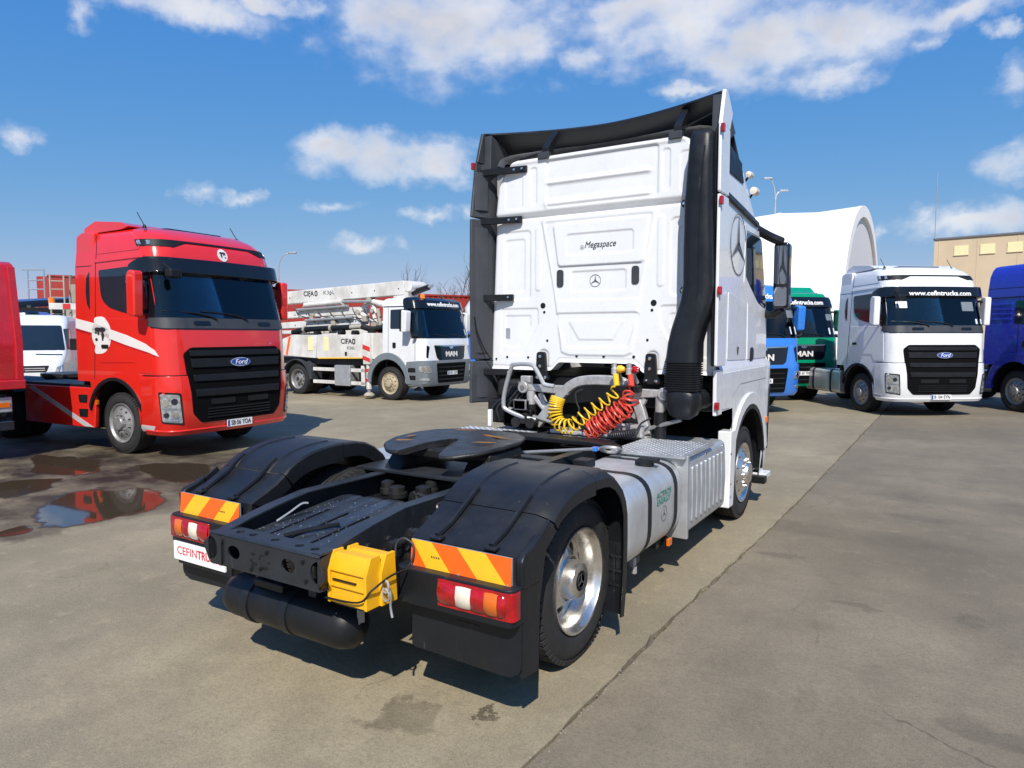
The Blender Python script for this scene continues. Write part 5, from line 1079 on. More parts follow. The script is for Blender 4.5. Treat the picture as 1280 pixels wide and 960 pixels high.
def puddle(pts, seed):
    r_ = random.Random(seed); P = [Vector((x, y, 0)) for x, y in pts]; P.append(P[0]); q = smooth_path([tuple(p) for p in P], 9)[:-1]
    cx_ = sum(p.x for p in q) / len(q); cy_ = sum(p.y for p in q) / len(q); ph = [r_.uniform(0, 6.28) for _ in range(6)]
    out = []
    for i, p in enumerate(q):
        a = 2 * PI * i / len(q); d = 1 + sum(.011 * math.sin((3 + 5 * k) * a + ph[k]) for k in range(6)); out.append((cx_ + (p.x - cx_) * d, cy_ + (p.y - cy_) * d, .004))
    n_ = len(out); rings = [[(cx_ + (x - cx_) * k, cy_ + (y - cy_) * k, .004) for x, y, z in out] for k in (1.10, 1.0, .86, .5, .02)]
    o = MB().loft(rings, cap=False).build('puddle', 'water', smooth=False)
    at = o.data.color_attributes.new('wet', 'FLOAT_COLOR', 'POINT')
    for i in range(len(o.data.vertices)):
        w_ = (0, .35, 1, 1, 1)[i // n_]; at.data[i].color = (w_, w_, w_, 1)
    return struct(o)
puddle([(-4.78, -.26), (-5.35, .03), (-5.79, .43), (-5.88, .75), (-5.7, .86), (-5.5, .95), (-5.43, 1.2), (-5.03, 1.2), (-4.5, .95), (-4.28, .7), (-4.25, .45), (-4.25, .18), (-4.25, -.1), (-4.42, -.28)], 1)
puddle([(-8.77, 1.42), (-9.05, 1.66), (-8.65, 1.75), (-8.42, 1.9), (-7.65, 1.83), (-6.95, 1.5), (-6.8, 1.2), (-7.2, 1.0), (-7.7, .97), (-8.12, 1.2)], 2)
puddle([(-7.2, .38), (-7.2, .62), (-6.98, .85), (-6.78, .95), (-6.6, .74), (-6.32, .61), (-6.2, .32), (-6.2, .02), (-6.7, .1)], 3)
puddle([(-6.92, 1.84), (-6.8, 2.25), (-6.11, 2.55), (-5.3, 2.0), (-5.25, 1.62), (-5.72, 1.62), (-6.36, 1.76)], 4)
puddle([(-4.68, -.62), (-4.74, -.42), (-4.72, -.34), (-4.5, -.38), (-4.42, -.52), (-4.5, -.66)], 5)
# ================================================================ other lorries
def running_gear(t, rear_y, m='steel', tank=True, fr_off=1.0, fy0=1.2, two_axle_track=1.13, tyre_r=.50, rim2=None):
    for sx in (-1, 1):
        wheel(t, sx * 1.16, .32, tyre_r, 0, 'front', m)
        wheel(t, sx * 1.16, .32, tyre_r, rear_y, 'rear', rim2 or m); wheel(t, sx * .82, .32, tyre_r, rear_y, 'rear', rim2 or m, 'inner_wheel')
        box('chassis_rail', 'frame', t, min(sx * .34, sx * .43), max(sx * .34, sx * .43), rear_y - 1.0, 1.1, .72, 1.0, .005)
    b = MB(); b.lathe([(.09, -.95), (.09, .95)], (0, rear_y, tyre_r), 'x', 12, cap=True); b.build('rear_axle', 'grime', t)
    b = MB(); b.lathe([(.08, -.95), (.08, .95)], (0, 0, tyre_r), 'x', 12, cap=True); b.build('front_axle', 'grime', t)
    box('engine', 'grime', t, -.45, .45, -.9, 1.1, .42, 1.2, .03)
    for y in (rear_y - .9, rear_y + .9, rear_y + 1.8): box('crossmember', 'frame', t, -.40, .40, y - .06, y + .06, .74, .96)
def dark_well(t, cy, rt):
    for sx in (-1, 1): wheel_well(t, sx * 1.0, cy, .5, rt + .03, .20)
def plate(t, txt, x, y, z, w=.50, h_=.115):
    p = MB().prism(rrect(x - w / 2, x + w / 2, z - h_ / 2, z + h_ / 2, .01), 'y', y - .012, y).build('number_plate', 'plate', t)
    MB().box(x + w / 2 - .045, x + w / 2 - .005, y, y + .002, z - h_ / 2 + .006, z + h_ / 2 - .006).build('country_band', 'blueink', p)
    text('lettering', txt, 'ink', p, (x - .02, y + .003, z), h_ * .95, ROT_FRONT, width=w * .80, depth=.001, bold=.002)
def roundel(c, t, q, z, r, sgn):
    d = c.decal('emblem', 'stripe', t, ellipse(q, z, r, r, 24) , .010, .01, sgn, step=.2)
    for dx, dz, a, e in ((-.26, .34, .40, .18), (-.30, -.06, .17, .26), (.28, .36, .38, .16), (.22, .10, .11, .16), (-.26, -.30, .10, .16), (.46, -.34, .17, .12), (.50, .14, .12, .10)):
        c.decal('emblem_mark', 'ink', d, round_poly(ellipse(q + dx * r, z + dz * r, a * r, e * r, 9), .05 * r, 1), .013, .006, sgn, step=.3)
    return d
def long_haul(name, label, loc, yaw, sc, paint, rim, visor_text, plate_text, livery, tank):
    t = thing(name, label, 'truck', (loc[0], loc[1], 0), R(yaw), sc, 'tractor trucks parked in the yard')
    c = Cab([(.38, 1.18, 1.36, .30, .10), (.48, 1.235, 1.42, .32, .11), (1.04, 1.25, 1.45, .34, .11), (1.30, 1.25, 1.42, .34, .11), (2.02, 1.25, 1.38, .34, .11), (2.2, 1.245, 1.34, .34, .11), (2.9, 1.225, 1.16, .34, .11),
             (3.06, 1.22, 1.14, .36, .11), (3.30, 1.19, 1.07, .38, .10), (3.42, 1.17, 1.0, .40, .10), (3.54, 1.13, .86, .42, .10), (3.60, 1.08, .74, .44, .10)], -1.0)
    def zb(y):
        d = abs(y)
        if d < .62: return .5 + math.sqrt(max(.70 ** 2 - d * d, 0))
        return 1.17 if y < 0 else .38
    c.shell('cab_shell', paint, t, .38, 3.60, zb, rows=[.7, 1.2, 1.6, 2.5, 2.75], roof=[(.93, .03), (.75, .055), (.4, .07), (.1, .075)], nside=30, hole=(-1.20, 1.20, 2.22, 2.90))
    cab_interior(t, 1.4, 3.0, -.45, 1.02, 1.10, 2.20)
    q = c.q
    c.decal('bumper', paint, t, round_poly([(-q(.66), .42), (-1.3, .40), (1.3, .40), (q(.66), .42), (q(.66), .9), (q(.70), 1.26), (1.3, 1.30), (-1.3, 1.30), (-q(.70), 1.26), (-q(.66), .9)], .03), .022, .04, bevel=.012)
    c.decal('hood_seam', 'plasticd', t, [(-q(.75), 1.302), (q(.75), 1.302), (q(.75), 1.316), (-q(.75), 1.316)], .010, .02)
    c.decal('lower_lip', paint, t, [(-q(.75), .38), (q(.75), .38), (q(.75), .47), (-q(.75), .47)], .045, .06, bevel=.015)
    g = c.decal('grille', 'recess_shade', t, round_poly([(-.97, 1.64), (-.84, 1.74), (.84, 1.74), (.97, 1.64), (.86, .70), (.72, .55), (-.72, .55), (-.86, .70)], .04), .034, .05, bevel=.01)  # backing coloured near-black so the gaps between bars look deeply shaded
    for (z0, z1, w) in ((1.60, 1.69, .88), (1.42, 1.56, .86), (1.20, 1.31, .84), (.97, 1.08, .82)):
        c.decal('grille_bar', 'plasticd', g, round_poly([(-w, z0), (w, z0), (w + .01, z1), (-w - .01, z1)], .02), .058, .04, bevel=.010)
    for z in (.62, .665, .71, .755): c.decal('grille_bar', 'plasticd', g, [(-.62, z), (.62, z), (.62, z + .02), (-.62, z + .02)], .048, .03)
    for x in (-.35, .35): c.decal('grille_panel', 'plasticd', g, rrect(x - .22, x + .22, .83, .92, .02), .046, .02)
    ov = c.decal('emblem', 'chrome', t, ellipse(0, 1.49, .20, .072, 28), .072, .015); c.decal('emblem_face', 'blueink', ov, ellipse(0, 1.49, .182, .058, 28), .076, .01)
    text('lettering', 'Ford', 'whiteink', ov, (0, c.P(0, 1.49).y + .078, 1.492), .12, ROT_FRONT, width=.25, depth=.002, shear=.3)
    for s in (-1, 1):
        k = c.decal('headlight_bezel', 'plasticd', t, round_poly([(1.01, .54), (1.33, .58), (1.37, 1.06), (1.05, 1.04)], .03), .030, .03, s)
        c.decal('headlight', 'lamp', k, round_poly([(1.03, .57), (1.31, .60), (1.345, 1.03), (1.075, 1.015)], .03), .034, .02, s)
        for (a, e, r1, r2, m_) in ((1.14, .91, .045, .05, 'glass'), (1.26, .89, .04, .06, 'chrome'), (1.13, .70, .05, .05, 'chrome'), (1.25, .70, .04, .04, 'glass'), (1.2, .80, .09, .015, 'mgrey'), (1.2, .61, .08, .012, 'mgrey')): c.decal('lamp_lens', m_, k, ellipse(a, e, r1, r2, 12), .038, .012, s)
        c.decal('skid_trim', 'silverp', t, round_poly([(q(.95), .44), (q(.66), .44), (q(.66), .53), (q(1.0), .52)], .02), .030, .03, s)
    for s in (-1, 1): c.decal('windscreen_pillar', 'gloss', t, [(1.19, 2.225), (1.62, 2.06), (q(.92), 2.20), (q(.90), 3.04), (1.19, 3.04)], .006, .015, s)
    c.decal('windscreen_edge', 'gloss', t, [(-1.62, 2.06), (-1.2, 2.02), (1.2, 2.02), (1.62, 2.06), (1.19, 2.226), (-1.19, 2.226)], .0065, .015); c.decal('windscreen_edge', 'gloss', t, [(-1.19, 2.895), (1.19, 2.895), (1.19, 3.04), (-1.19, 3.04)], .006, .015)
    c.decal('cowl', 'dgrey', t, round_poly([(-1.5, 2.07), (-1.2, 2.035), (1.2, 2.035), (1.5, 2.07), (1.45, 2.20), (-1.45, 2.20)], .02), .016, .02)
    for x in (-.62, .62): c.decal('cowl_handle', 'gloss', t, rrect(x - .14, x + .14, 2.09, 2.15, .03), .03, .02)
    c.decal('windscreen', 'clearglass', t, round_poly([(-1.30, 2.21), (1.30, 2.21), (1.24, 2.90), (-1.24, 2.90)], .06), .012, .004)
    for x in (.35, -.25):
        p = [c.P(c.T(x), 2.17, .03), c.P(c.T(x + .1), 2.22, .03), c.P(c.T(x + .45), 2.28, .025), c.P(c.T(x + .85), 2.30, .025)]; tube('wiper', 'plasticd', t, smooth_path([tuple(v) for v in p], 4), .013, 6)
    vis = c.decal('sun_visor', 'gloss', t, round_poly([(-1.62, 2.84), (-1.2, 2.88), (1.2, 2.88), (1.62, 2.84), (1.62, 3.02), (1.30, 3.11), (-1.30, 3.11), (-1.62, 3.02)], .04), .11, .11, bevel=.02)
    if visor_text:
        def wv(p): return c.P(c.T(-p.x), 2.955 + p.y, .116 + p.z)
        text('lettering', visor_text, 'whiteink', vis, (0, 0, 0), .16, ROT_FRONT, width=1.62, depth=.003, bold=.004, warp=wv)
        for (x, z, w, h_, m) in ((.95, 2.70, .13, .08, 'stripe'), (-1.02, 2.30, .10, .06, 'plate'), (-.75, 2.66, .16, .11, 'mgrey')): c.decal('windscreen_sticker', m, t, rrect(x - w, x + w, z - h_, z + h_, .01), .014, .005)
    st = c.decal('light_band', 'plasticd', t, round_poly([(-1.45, 3.42), (-.60, 3.425), (.60, 3.425), (1.45, 3.42), (1.45, 3.31), (.95, 3.31), (.72, 3.395), (-.72, 3.395), (-.95, 3.31), (-1.45, 3.31)], .015), .012, .02)
    for s in (-1, 1): c.decal('position_light', 'lamp', st, rrect(1.22, 1.42, 3.335, 3.40, .02), .018, .01, s)
    MB().prism(rrect(-.55, .55, -.1, .45, .08), 'z', 3.66, 3.69).build('roof_hatch', 'gloss', t, bevel=.01)
    for (x, y) in ((1.0, .55), (-.85, .45)):
        MB().lathe([(.035, 0), (.02, .05), (.001, .06)], (x, y, 3.62), 'z', 10).build('antenna_foot', 'plasticd', t); tube('antenna', 'plasticd', t, [(x, y, 3.66), (x + .01, y - .16, 3.88)], .007, 6)
    for s in (-1, 1):
        c.decal('side_window', 'glass', t, round_poly(c.sidepoly([(-.34, 2.98), (.86, 3.02), (.87, 2.23), (.32, 2.29), (-.08, 2.38), (-.27, 2.52)]), [.05, .02, .02, .1, .12, .1]), .009, .012, s)
        c.decal('rear_window', 'glass', t, round_poly(c.sidepoly([(-.60, 2.97), (-.59, 2.34), (-.67, 2.44), (-.70, 2.62), (-.68, 2.88)]), .03), .006, .012, s)
        c.decal('door', paint, t, round_poly(c.sidepoly([(-.42, 2.20), (.95, 2.18), (1.03, 1.34), (.66, 1.34), (.55, 1.50), (-.35, 1.48), (-.44, 1.9)]), .04), .008, .012, s, bevel=.005)
        c.decal('body_seam', 'plasticd', t, c.sidepoly([(-.535, 1.2), (-.522, 1.2), (-.522, 3.58), (-.535, 3.58)]), .002, .006, s)
        c.decal('body_seam', 'plasticd', t, c.sidepoly([(-.535, 3.055), (-.98, 3.055), (-.98, 3.068), (-.535, 3.068)]), .002, .006, s)
        c.decal('roof_crease', paint, t, round_poly(c.sidepoly([(-.45, 3.10), (.80, 3.13), (.80, 3.18), (-.45, 3.16)]), .01), .018, .03, s, bevel=.012)
        c.decal('roof_side_swage', paint, t, round_poly(c.sidepoly([(-.42, 3.24), (.70, 3.26), (.62, 3.44), (.40, 3.50), (-.40, 3.50)]), .05), .008, .012, s, bevel=.006)
        arch = [(.70 * math.cos(R(a)), .5 + .70 * math.sin(R(a))) for a in range(165, 14, -12)]; ar2 = [(.755 * math.cos(R(a)), .5 + .755 * math.sin(R(a))) for a in range(15, 166, 12)]
        c.decal('wheel_arch', 'plasticd', t, c.sidepoly(arch + ar2), .020, .05, s)
        c.decal('door_handle', 'plasticd', t, round_poly(c.sidepoly([(-.28, 1.72), (-.10, 1.72), (-.10, 1.78), (-.28, 1.78)]), .02), .02, .02, s)
        mh = MB().prism(round_poly([(.80, 2.24), (1.0, 2.20), (1.02, 2.90), (.88, 2.92), (.82, 2.86)], .05), 'x', s * 1.36, s * 1.52).build('mirror', paint, t, bevel=.05, seg=4)
        MB().prism(rrect(1.375, 1.505, 2.28, 2.84, .04), 'y', .80, .815).build('mirror_glass', 'mirrorg', mh).scale = (s, 1, 1)
        for z in (2.30, 2.80): tube('mirror_arm', 'plasticd', t, [(s * 1.22, .88, z), (s * 1.40, .90, z)], .03, 8)
        MB().prism([(-1.05, 3.05), (-1.0, 3.56), (-.85, 3.62), (-.50, 3.60), (-.52, 3.05)], 'x', s * 1.06, s * 1.19).build('side_fairing', paint, t, bevel=.03)
    lo = MB().prism(round_poly([(-.92, 3.60), (-.90, 3.70), (-.60, 3.80), (.10, 3.735), (.30, 3.66), (.1, 3.62)], .03), 'x', -1.10, 1.10).build('roof_spoiler', paint, t, bevel=.06, seg=3)
    front_mirror = box('kerb_mirror', 'plasticd', t, 1.02, 1.22, 1.30, 1.46, 2.80, 2.93, .03); tube('mirror_arm', 'plasticd', t, [(1.15, 1.20, 3.02), (1.12, 1.38, 2.9)], .02, 6)
    plate(t, plate_text, .04, c.P(0, .50).y + .05, .49)
    if livery:
        for s in (-1, 1):
            c.decal('livery_stripe', 'stripe', t, c.sidepoly([(-.99, 2.21), (-.99, 2.05), (-.30, 1.93), (.35, 1.78), (.95, 1.66), (1.13, 1.60), (1.06, 1.70), (.85, 1.80), (.40, 1.93), (-.06, 2.03), (-.5, 2.13)]), .010, .006, s)
            c.decal('livery_shadow', 'reddull', t, c.sidepoly([(-.99, 2.045), (-.99, 2.02), (-.30, 1.90), (.35, 1.75), (.95, 1.63), (1.13, 1.595), (.95, 1.655), (.35, 1.775), (-.30, 1.925)]), .009, .006, s)
            c.decal('emblem_tail', 'stripe', t, round_poly(c.sidepoly([(-.50, 2.22), (-.22, 2.24), (-.03, 2.08), (-.03, 1.80), (-.20, 1.64), (-.50, 1.62), (-.40, 1.92)]), .10), .009, .006, s)
            roundel(c, t, q(-.30), 1.94, .235, s)
        roundel(c, t, .02, 3.26, .105, -1)
    running_gear(t, -3.65, rim); dark_well(t, 0, .66)
    for s in (-1, 1):
        pr = [(-3.0, .9), (-3.1, 1.06), (-3.4, 1.14), (-3.9, 1.14), (-4.25, 1.02), (-4.4, .7)]
        rings = [[(s * .62, y, z) for y, z in pr], [(s * 1.27, y, z) for y, z in pr]]; MB().loft(rings, closed=False, cap=False).build('fender', 'plastic', t, solid=.02)
        MB().prism(rrect(.80, 1.24, .55, .95, .02), 'y', -4.42, -4.40).build('mud_flap', 'plasticd', t).scale = (s, 1, 1)
        if tank and s > 0:
            MB().prism(round_poly([(.55, .38), (1.18, .38), (1.18, 1.02), (.55, 1.02)], .12, 5), 'y', -2.75, -.95).build('fuel_tank', 'tank', t, bevel=.02)
            for y in (-2.3, -1.4): MB().prism(round_poly([(.54, .37), (1.192, .37), (1.192, 1.03), (.54, 1.03)], .12, 5), 'y', y - .035, y + .035).build('tank_strap', 'plasticd', t)
        else:
            k = MB(); k.prism(round_poly([(-.64, .38), (-.56, 1.02), (-.70, 1.06), (-2.75, 1.06), (-2.75, .38)], .03), 'x', s * 1.14, s * 1.22); sk = k.build('side_skirt', paint, t, bevel=.02)
            MB().prism(round_poly([(-.66, 1.06), (-.62, 1.10), (-2.75, 1.10), (-2.75, 1.06)], .01), 'x', s * .5, s * 1.2).build('skirt_step', 'plasticd', sk)
            for z in (.56, .80): MB().prism(round_poly([(-.82, z), (-.80, z + .14), (-1.06, z + .13), (-1.04, z)], .02), 'x', s * 1.205, s * 1.226).build('skirt_step', 'plasticd', sk, bevel=0)
            if livery: MB().prism([(-.66, .40), (-.92, .40), (-2.6, 1.0), (-2.45, 1.04)], 'x', s * 1.215, s * 1.224).build('livery_stripe', 'silverp', sk, bevel=0)
            MB().prism(rrect(-.60, -.54, .78, .86, .01), 'x', s * 1.19, s * 1.222).build('side_marker', 'lorange', sk)
            MB().prism(rrect(-2.7, -.7, .40, 1.0, .02), 'x', s * .5, s * 1.13).build('side_tank', 'grime', t)
    MB().prism(ellipse(0, -3.5, .5, .5, 20), 'z', 1.10, 1.18).build('fifth_wheel', 'grease', t, bevel=.01); box('coupling_plate', 'grime', t, -.45, .45, -3.9, -3.1, 1.0, 1.10)
    box('rear_bulkhead', 'plasticd', t, -1.1, 1.1, -1.12, -.98, .7, 1.7, .02)
    return t
RED = long_haul('tractor_truck', 'red tractor truck with white stripe and round globe emblem parked beside the puddles', (-8.13, 3.54), -86.5, .962, 'red', 'steel', None, 'SB·56 YOA', True, False)
WHT = long_haul('tractor_truck', 'white high-roof tractor truck with black grille parked between the green and royal blue trucks', (1.99, 15.95), 217.5, .94, 'white', 'steel', 'www.cefintrucks.com', 'B·104 EYN', False, True)
# ---------------------------------------------------------------- flat-nosed cabs of a second make
def blunt_cab(t, paint, lower, roof_z, rear, visor, visor_text, site='dark', high=False, short=False, visor_dark=True):
    top = roof_z
    c = Cab([(.45, 1.15, 1.33, .30, .10), (.55, 1.20, 1.40, .30, .11), (1.15, 1.21, 1.43, .32, .11), (1.80, 1.21, 1.38, .32, .11), (2.70, 1.17, 1.13, .34, .11)] +
            ([(2.95, 1.16, 1.08, .34, .11), (3.3, 1.12, .95, .4, .11), (top - .08, 1.05, .6, .45, .1), (top, .98, .4, .45, .1)] if high else [(2.90, 1.15, 1.06, .34, .11), (top - .03, 1.10, .92, .4, .1), (top + .01, 1.02, .75, .4, .1)]), rear)
    def zb(y):
        if abs(y) < .62: return .5 + math.sqrt(max(.72 ** 2 - y * y, 0))
        return 1.12 if y < 0 else .45
    c.shell('cab_shell', paint, t, .45, top, zb, rows=[.8, 1.3, 1.6, 2.2], roof=[(.93, .025), (.7, .045), (.3, .055)], nside=26, hole=(-1.24, 1.24, 1.90, 2.66))
    cab_interior(t, 1.2, 2.80, rear + .1, 1.0, 1.04, 1.86)
    q = c.q
    c.decal('bumper', lower, t, round_poly([(-q(.68), .52), (-1.25, .46), (1.25, .46), (q(.68), .52), (q(.70), 1.16), (1.25, 1.20), (-1.25, 1.20), (-q(.70), 1.16)], .04), .03, .05, bevel=.015)
    c.decal('lower_grille', 'recess_shade', t, round_poly([(-.62, .55), (.62, .55), (.70, 1.12), (-.70, 1.12)], .04), .036, .04)  # near-black backing, shade of the gaps put into its colour
    for z in (.62, .74, .86, .98): c.decal('grille_bar', 'plastic', t, [(-.60, z), (.60, z), (.60, z + .035), (-.60, z + .035)], .045, .02)
    gr = c.decal('grille', 'gloss', t, round_poly([(-.74, 1.64), (.74, 1.64), (.66, 1.28), (.56, 1.20), (-.56, 1.20), (-.66, 1.28)], .03), .012, .03)
    c.decal('grille_bar', 'chrome', gr, round_poly([(-.70, 1.615), (-.16, 1.60), (.16, 1.60), (.70, 1.615), (.70, 1.635), (-.70, 1.635)], .005), .018, .01)
    c.decal('emblem', 'chrome', gr, round_poly(ellipse(0, 1.575, .09, .045, 12), .01, 1), .022, .015)
    text('lettering', 'MAN', 'stripe', gr, (0, c.P(0, 1.36).y + .016, 1.37), .21, ROT_FRONT, width=.55, depth=.006, bold=.006)
    for s in (-1, 1):
        c.decal('cheek_slot', 'gloss', t, round_poly([(.92, 1.60), (1.02, 1.64), (1.06, 1.30), (1.0, 1.26)], .02), .006, .015, s)
        hl = c.decal('headlight', 'lamp', t, round_poly([(.90, .84), (1.26, .88), (1.28, 1.06), (.94, 1.04)], .04), .038, .03, s)
        for a in (.97, 1.10): c.decal('lamp_lens', 'chrome', hl, ellipse(a + .04, .95, .055, .055, 12), .045, .012, s)
        c.decal('fog_light', 'lamp', t, rrect(.96, 1.24, .62, .70, .03), .038, .03, s)
        c.decal('side_window', 'glass', t, round_poly(c.sidepoly([(.08 if short else -.1, 2.68), (.98, 2.70), (.90, 2.12), (.08 if short else -.1, 2.12)]), .05), .006, .012, s)
        c.decal('window_bar', 'plasticd', t, c.sidepoly([(.42, 2.12), (.46, 2.12), (.46, 2.68), (.42, 2.68)]), .010, .01, s)
        c.decal('door_seam', 'plasticd', t, c.sidepoly([(-.02, 1.15), (-.008, 1.15), (-.008, 2.78), (-.02, 2.78)]), .002, .006, s)
        c.decal('door_seam', 'plasticd', t, c.sidepoly([(1.02, 1.2), (1.032, 1.2), (1.032, 1.85), (1.02, 1.85)]), .002, .006, s)
        c.decal('roof_gutter', 'plasticd', t, c.sidepoly([(rear + .02, 2.76), (1.0, 2.76), (1.0, 2.785), (rear + .02, 2.785)]), .010, .02, s)
        c.decal('door_handle', 'plasticd', t, round_poly(c.sidepoly([(.18, 1.56), (.30, 1.56), (.30, 1.72), (.18, 1.72)]), .03), .016, .02, s)
        arch = [(.70 * math.cos(R(a)), .5 + .72 * math.sin(R(a))) for a in range(178, 1, -11)]; ar2 = [(.86 * math.cos(R(a)), .5 + .92 * math.sin(R(a))) for a in range(2, 179, 11)]
        c.decal('wheel_arch', lower, t, c.sidepoly(arch + ar2), .045, .09, s, bevel=.012)
        c.decal('step_panel', lower, t, round_poly(c.sidepoly([(.70, .50), (1.10, .50), (1.10, 1.18), (.82, 1.16)]), .02), .028, .05, s, bevel=.01)
        for z in (.64, .86): c.decal('step_recess', 'plasticd', t, round_poly(c.sidepoly([(.76, z), (1.06, z), (1.06, z + .13), (.80, z + .13)]), .02), .032, .02, s)
        mh = MB().prism(round_poly([(.80, 2.02), (.98, 2.02), (1.02, 2.62), (.82, 2.66)], .05), 'x', s * 1.34, s * 1.56).build('mirror', paint, t, bevel=.04, seg=3)
        MB().prism(round_poly([(.76, 2.04), (.81, 2.04), (.83, 2.64), (.78, 2.64)], .02), 'x', s * 1.33, s * 1.57).build('mirror_back', 'plasticd', mh, bevel=.01)
        for z in (2.1, 2.58): tube('mirror_arm', 'plasticd', t, [(s * 1.15, .92, z), (s * 1.38, .90, z)], .025, 8)
        tube('mirror_arm', 'plasticd', t, [(s * 1.18, 1.05, 1.90), (s * 1.30, 1.08, 1.88), (s * 1.36, 1.08, 1.94)], .05, 8)
    for s in (-1, 1): c.decal('windscreen_pillar', 'gloss', t, [(1.23, 1.84), (1.48, 1.84), (1.42, 2.74), (1.23, 2.74)], .006, .012, s)
    for (a, e) in ((1.84, 1.905), (2.655, 2.74)): c.decal('windscreen_edge', 'gloss', t, [(-1.23, a), (1.23, a), (1.23, e), (-1.23, e)], .006, .012)
    c.decal('windscreen', 'clearglass', t, round_poly([(-1.34, 1.88), (1.34, 1.88), (1.28, 2.66), (-1.28, 2.66)], .08), .010, .004)
    for x in (.1, -.65):
        p = [c.P(c.T(x), 1.86, .02), c.P(c.T(x + .12), 1.91, .02), c.P(c.T(x + .6), 1.95, .02)]; tube('wiper', 'plasticd', t, [tuple(v) for v in p], .014, 6)
    vm = 'gloss' if visor_dark else paint
    vis = c.decal('sun_visor', vm, t, round_poly([(-1.50, 2.62), (-1.3, 2.70), (1.3, 2.70), (1.50, 2.62), (1.50, 2.90), (1.28, 2.97), (-1.28, 2.97), (-1.50, 2.90)], .05), .07, .07, bevel=.02)
    if visor_text:
        def wv(p): return c.P(c.T(-p.x), 2.815 + p.y, .076 + p.z)
        text('lettering', visor_text, 'whiteink', vis, (0, 0, 0), .17, ROT_FRONT, width=1.60, depth=.003, bold=.004, warp=wv)
        for (x, z, w, h_, m) in ((-.98, 2.02, .11, .09, 'plate'), (-1.0, 2.42, .14, .09, 'mgrey')): c.decal('windscreen_sticker', m, t, rrect(x - w, x + w, z - h_, z + h_, .01), .014, .005)
    plate(t, 'B 60 TRK' if not short else 'B 81 CIF', .0, c.P(0, .82).y + .05, .82, .46, .11)
    box('rear_bulkhead', 'plasticd', t, -1.05, 1.05, rear - .06, rear + .02, .8, 1.6, .02)
    dark_well(t, 0, .68)
    return c
BLU = thing('tractor_truck', 'light blue tractor truck partly hidden behind the wing mirror of the white tractor unit', 'truck', (-1.76, 14.0, 0), R(231), .97, 'tractor trucks parked in the yard')
blunt_cab(BLU, 'blue', 'blue', 3.12, -.85, True, 'www.cefintrucks.com', visor_dark=False); running_gear(BLU, -3.6); box('reflector', 'hyellow', BLU, .85, 1.05, 1.34, 1.38, .50, .56)
GRN = thing('tractor_truck', 'green tractor truck squeezed between the light blue and the white trucks', 'truck', (-1.40, 18.1, 0), R(222), .97, 'tractor trucks parked in the yard')
blunt_cab(GRN, 'green', 'green', 3.14, -.85, True, 'www.cefintrucks.com'); running_gear(GRN, -3.6)
MB().prism([(-.8, 3.14), (-.75, 3.34), (.2, 3.34), (.45, 3.16)], 'x', -.95, .95).build('roof_box', 'green', GRN, bevel=.04)
BLR = thing('tractor_truck', 'royal blue high-roof tractor truck cut off by the right edge of the photo', 'truck', (5.23, 17.87, 0), R(218), 1.0, 'tractor trucks parked in the yard')
cR = blunt_cab(BLR, 'blue2', 'blue2', 3.55, -1.0, True, None, high=True); running_gear(BLR, -3.6, 'steel')
for k in range(4):
    for s in (-1, 1): cR.decal('side_swage', 'blue2', BLR, round_poly(cR.sidepoly([(-.92, 2.22 + k * .12), (-.2, 2.22 + k * .12), (-.2, 2.27 + k * .12), (-.92, 2.27 + k * .12)]), .01), .016, .03, s, bevel=.01)
for s in (-1, 1):
    cR.decal('roof_seam', 'plasticd', BLR, cR.sidepoly([(-.98, 3.0), (1.0, 2.98), (1.0, 2.995), (-.98, 3.015)]), .003, .006, s)
    MB().prism(round_poly([(-1.05, .40), (-1.05, .95), (-1.9, .95), (-1.9, .40)], .06), 'x', s * .6, s * 1.18).build('fuel_tank', 'tank', BLR, bevel=.04)
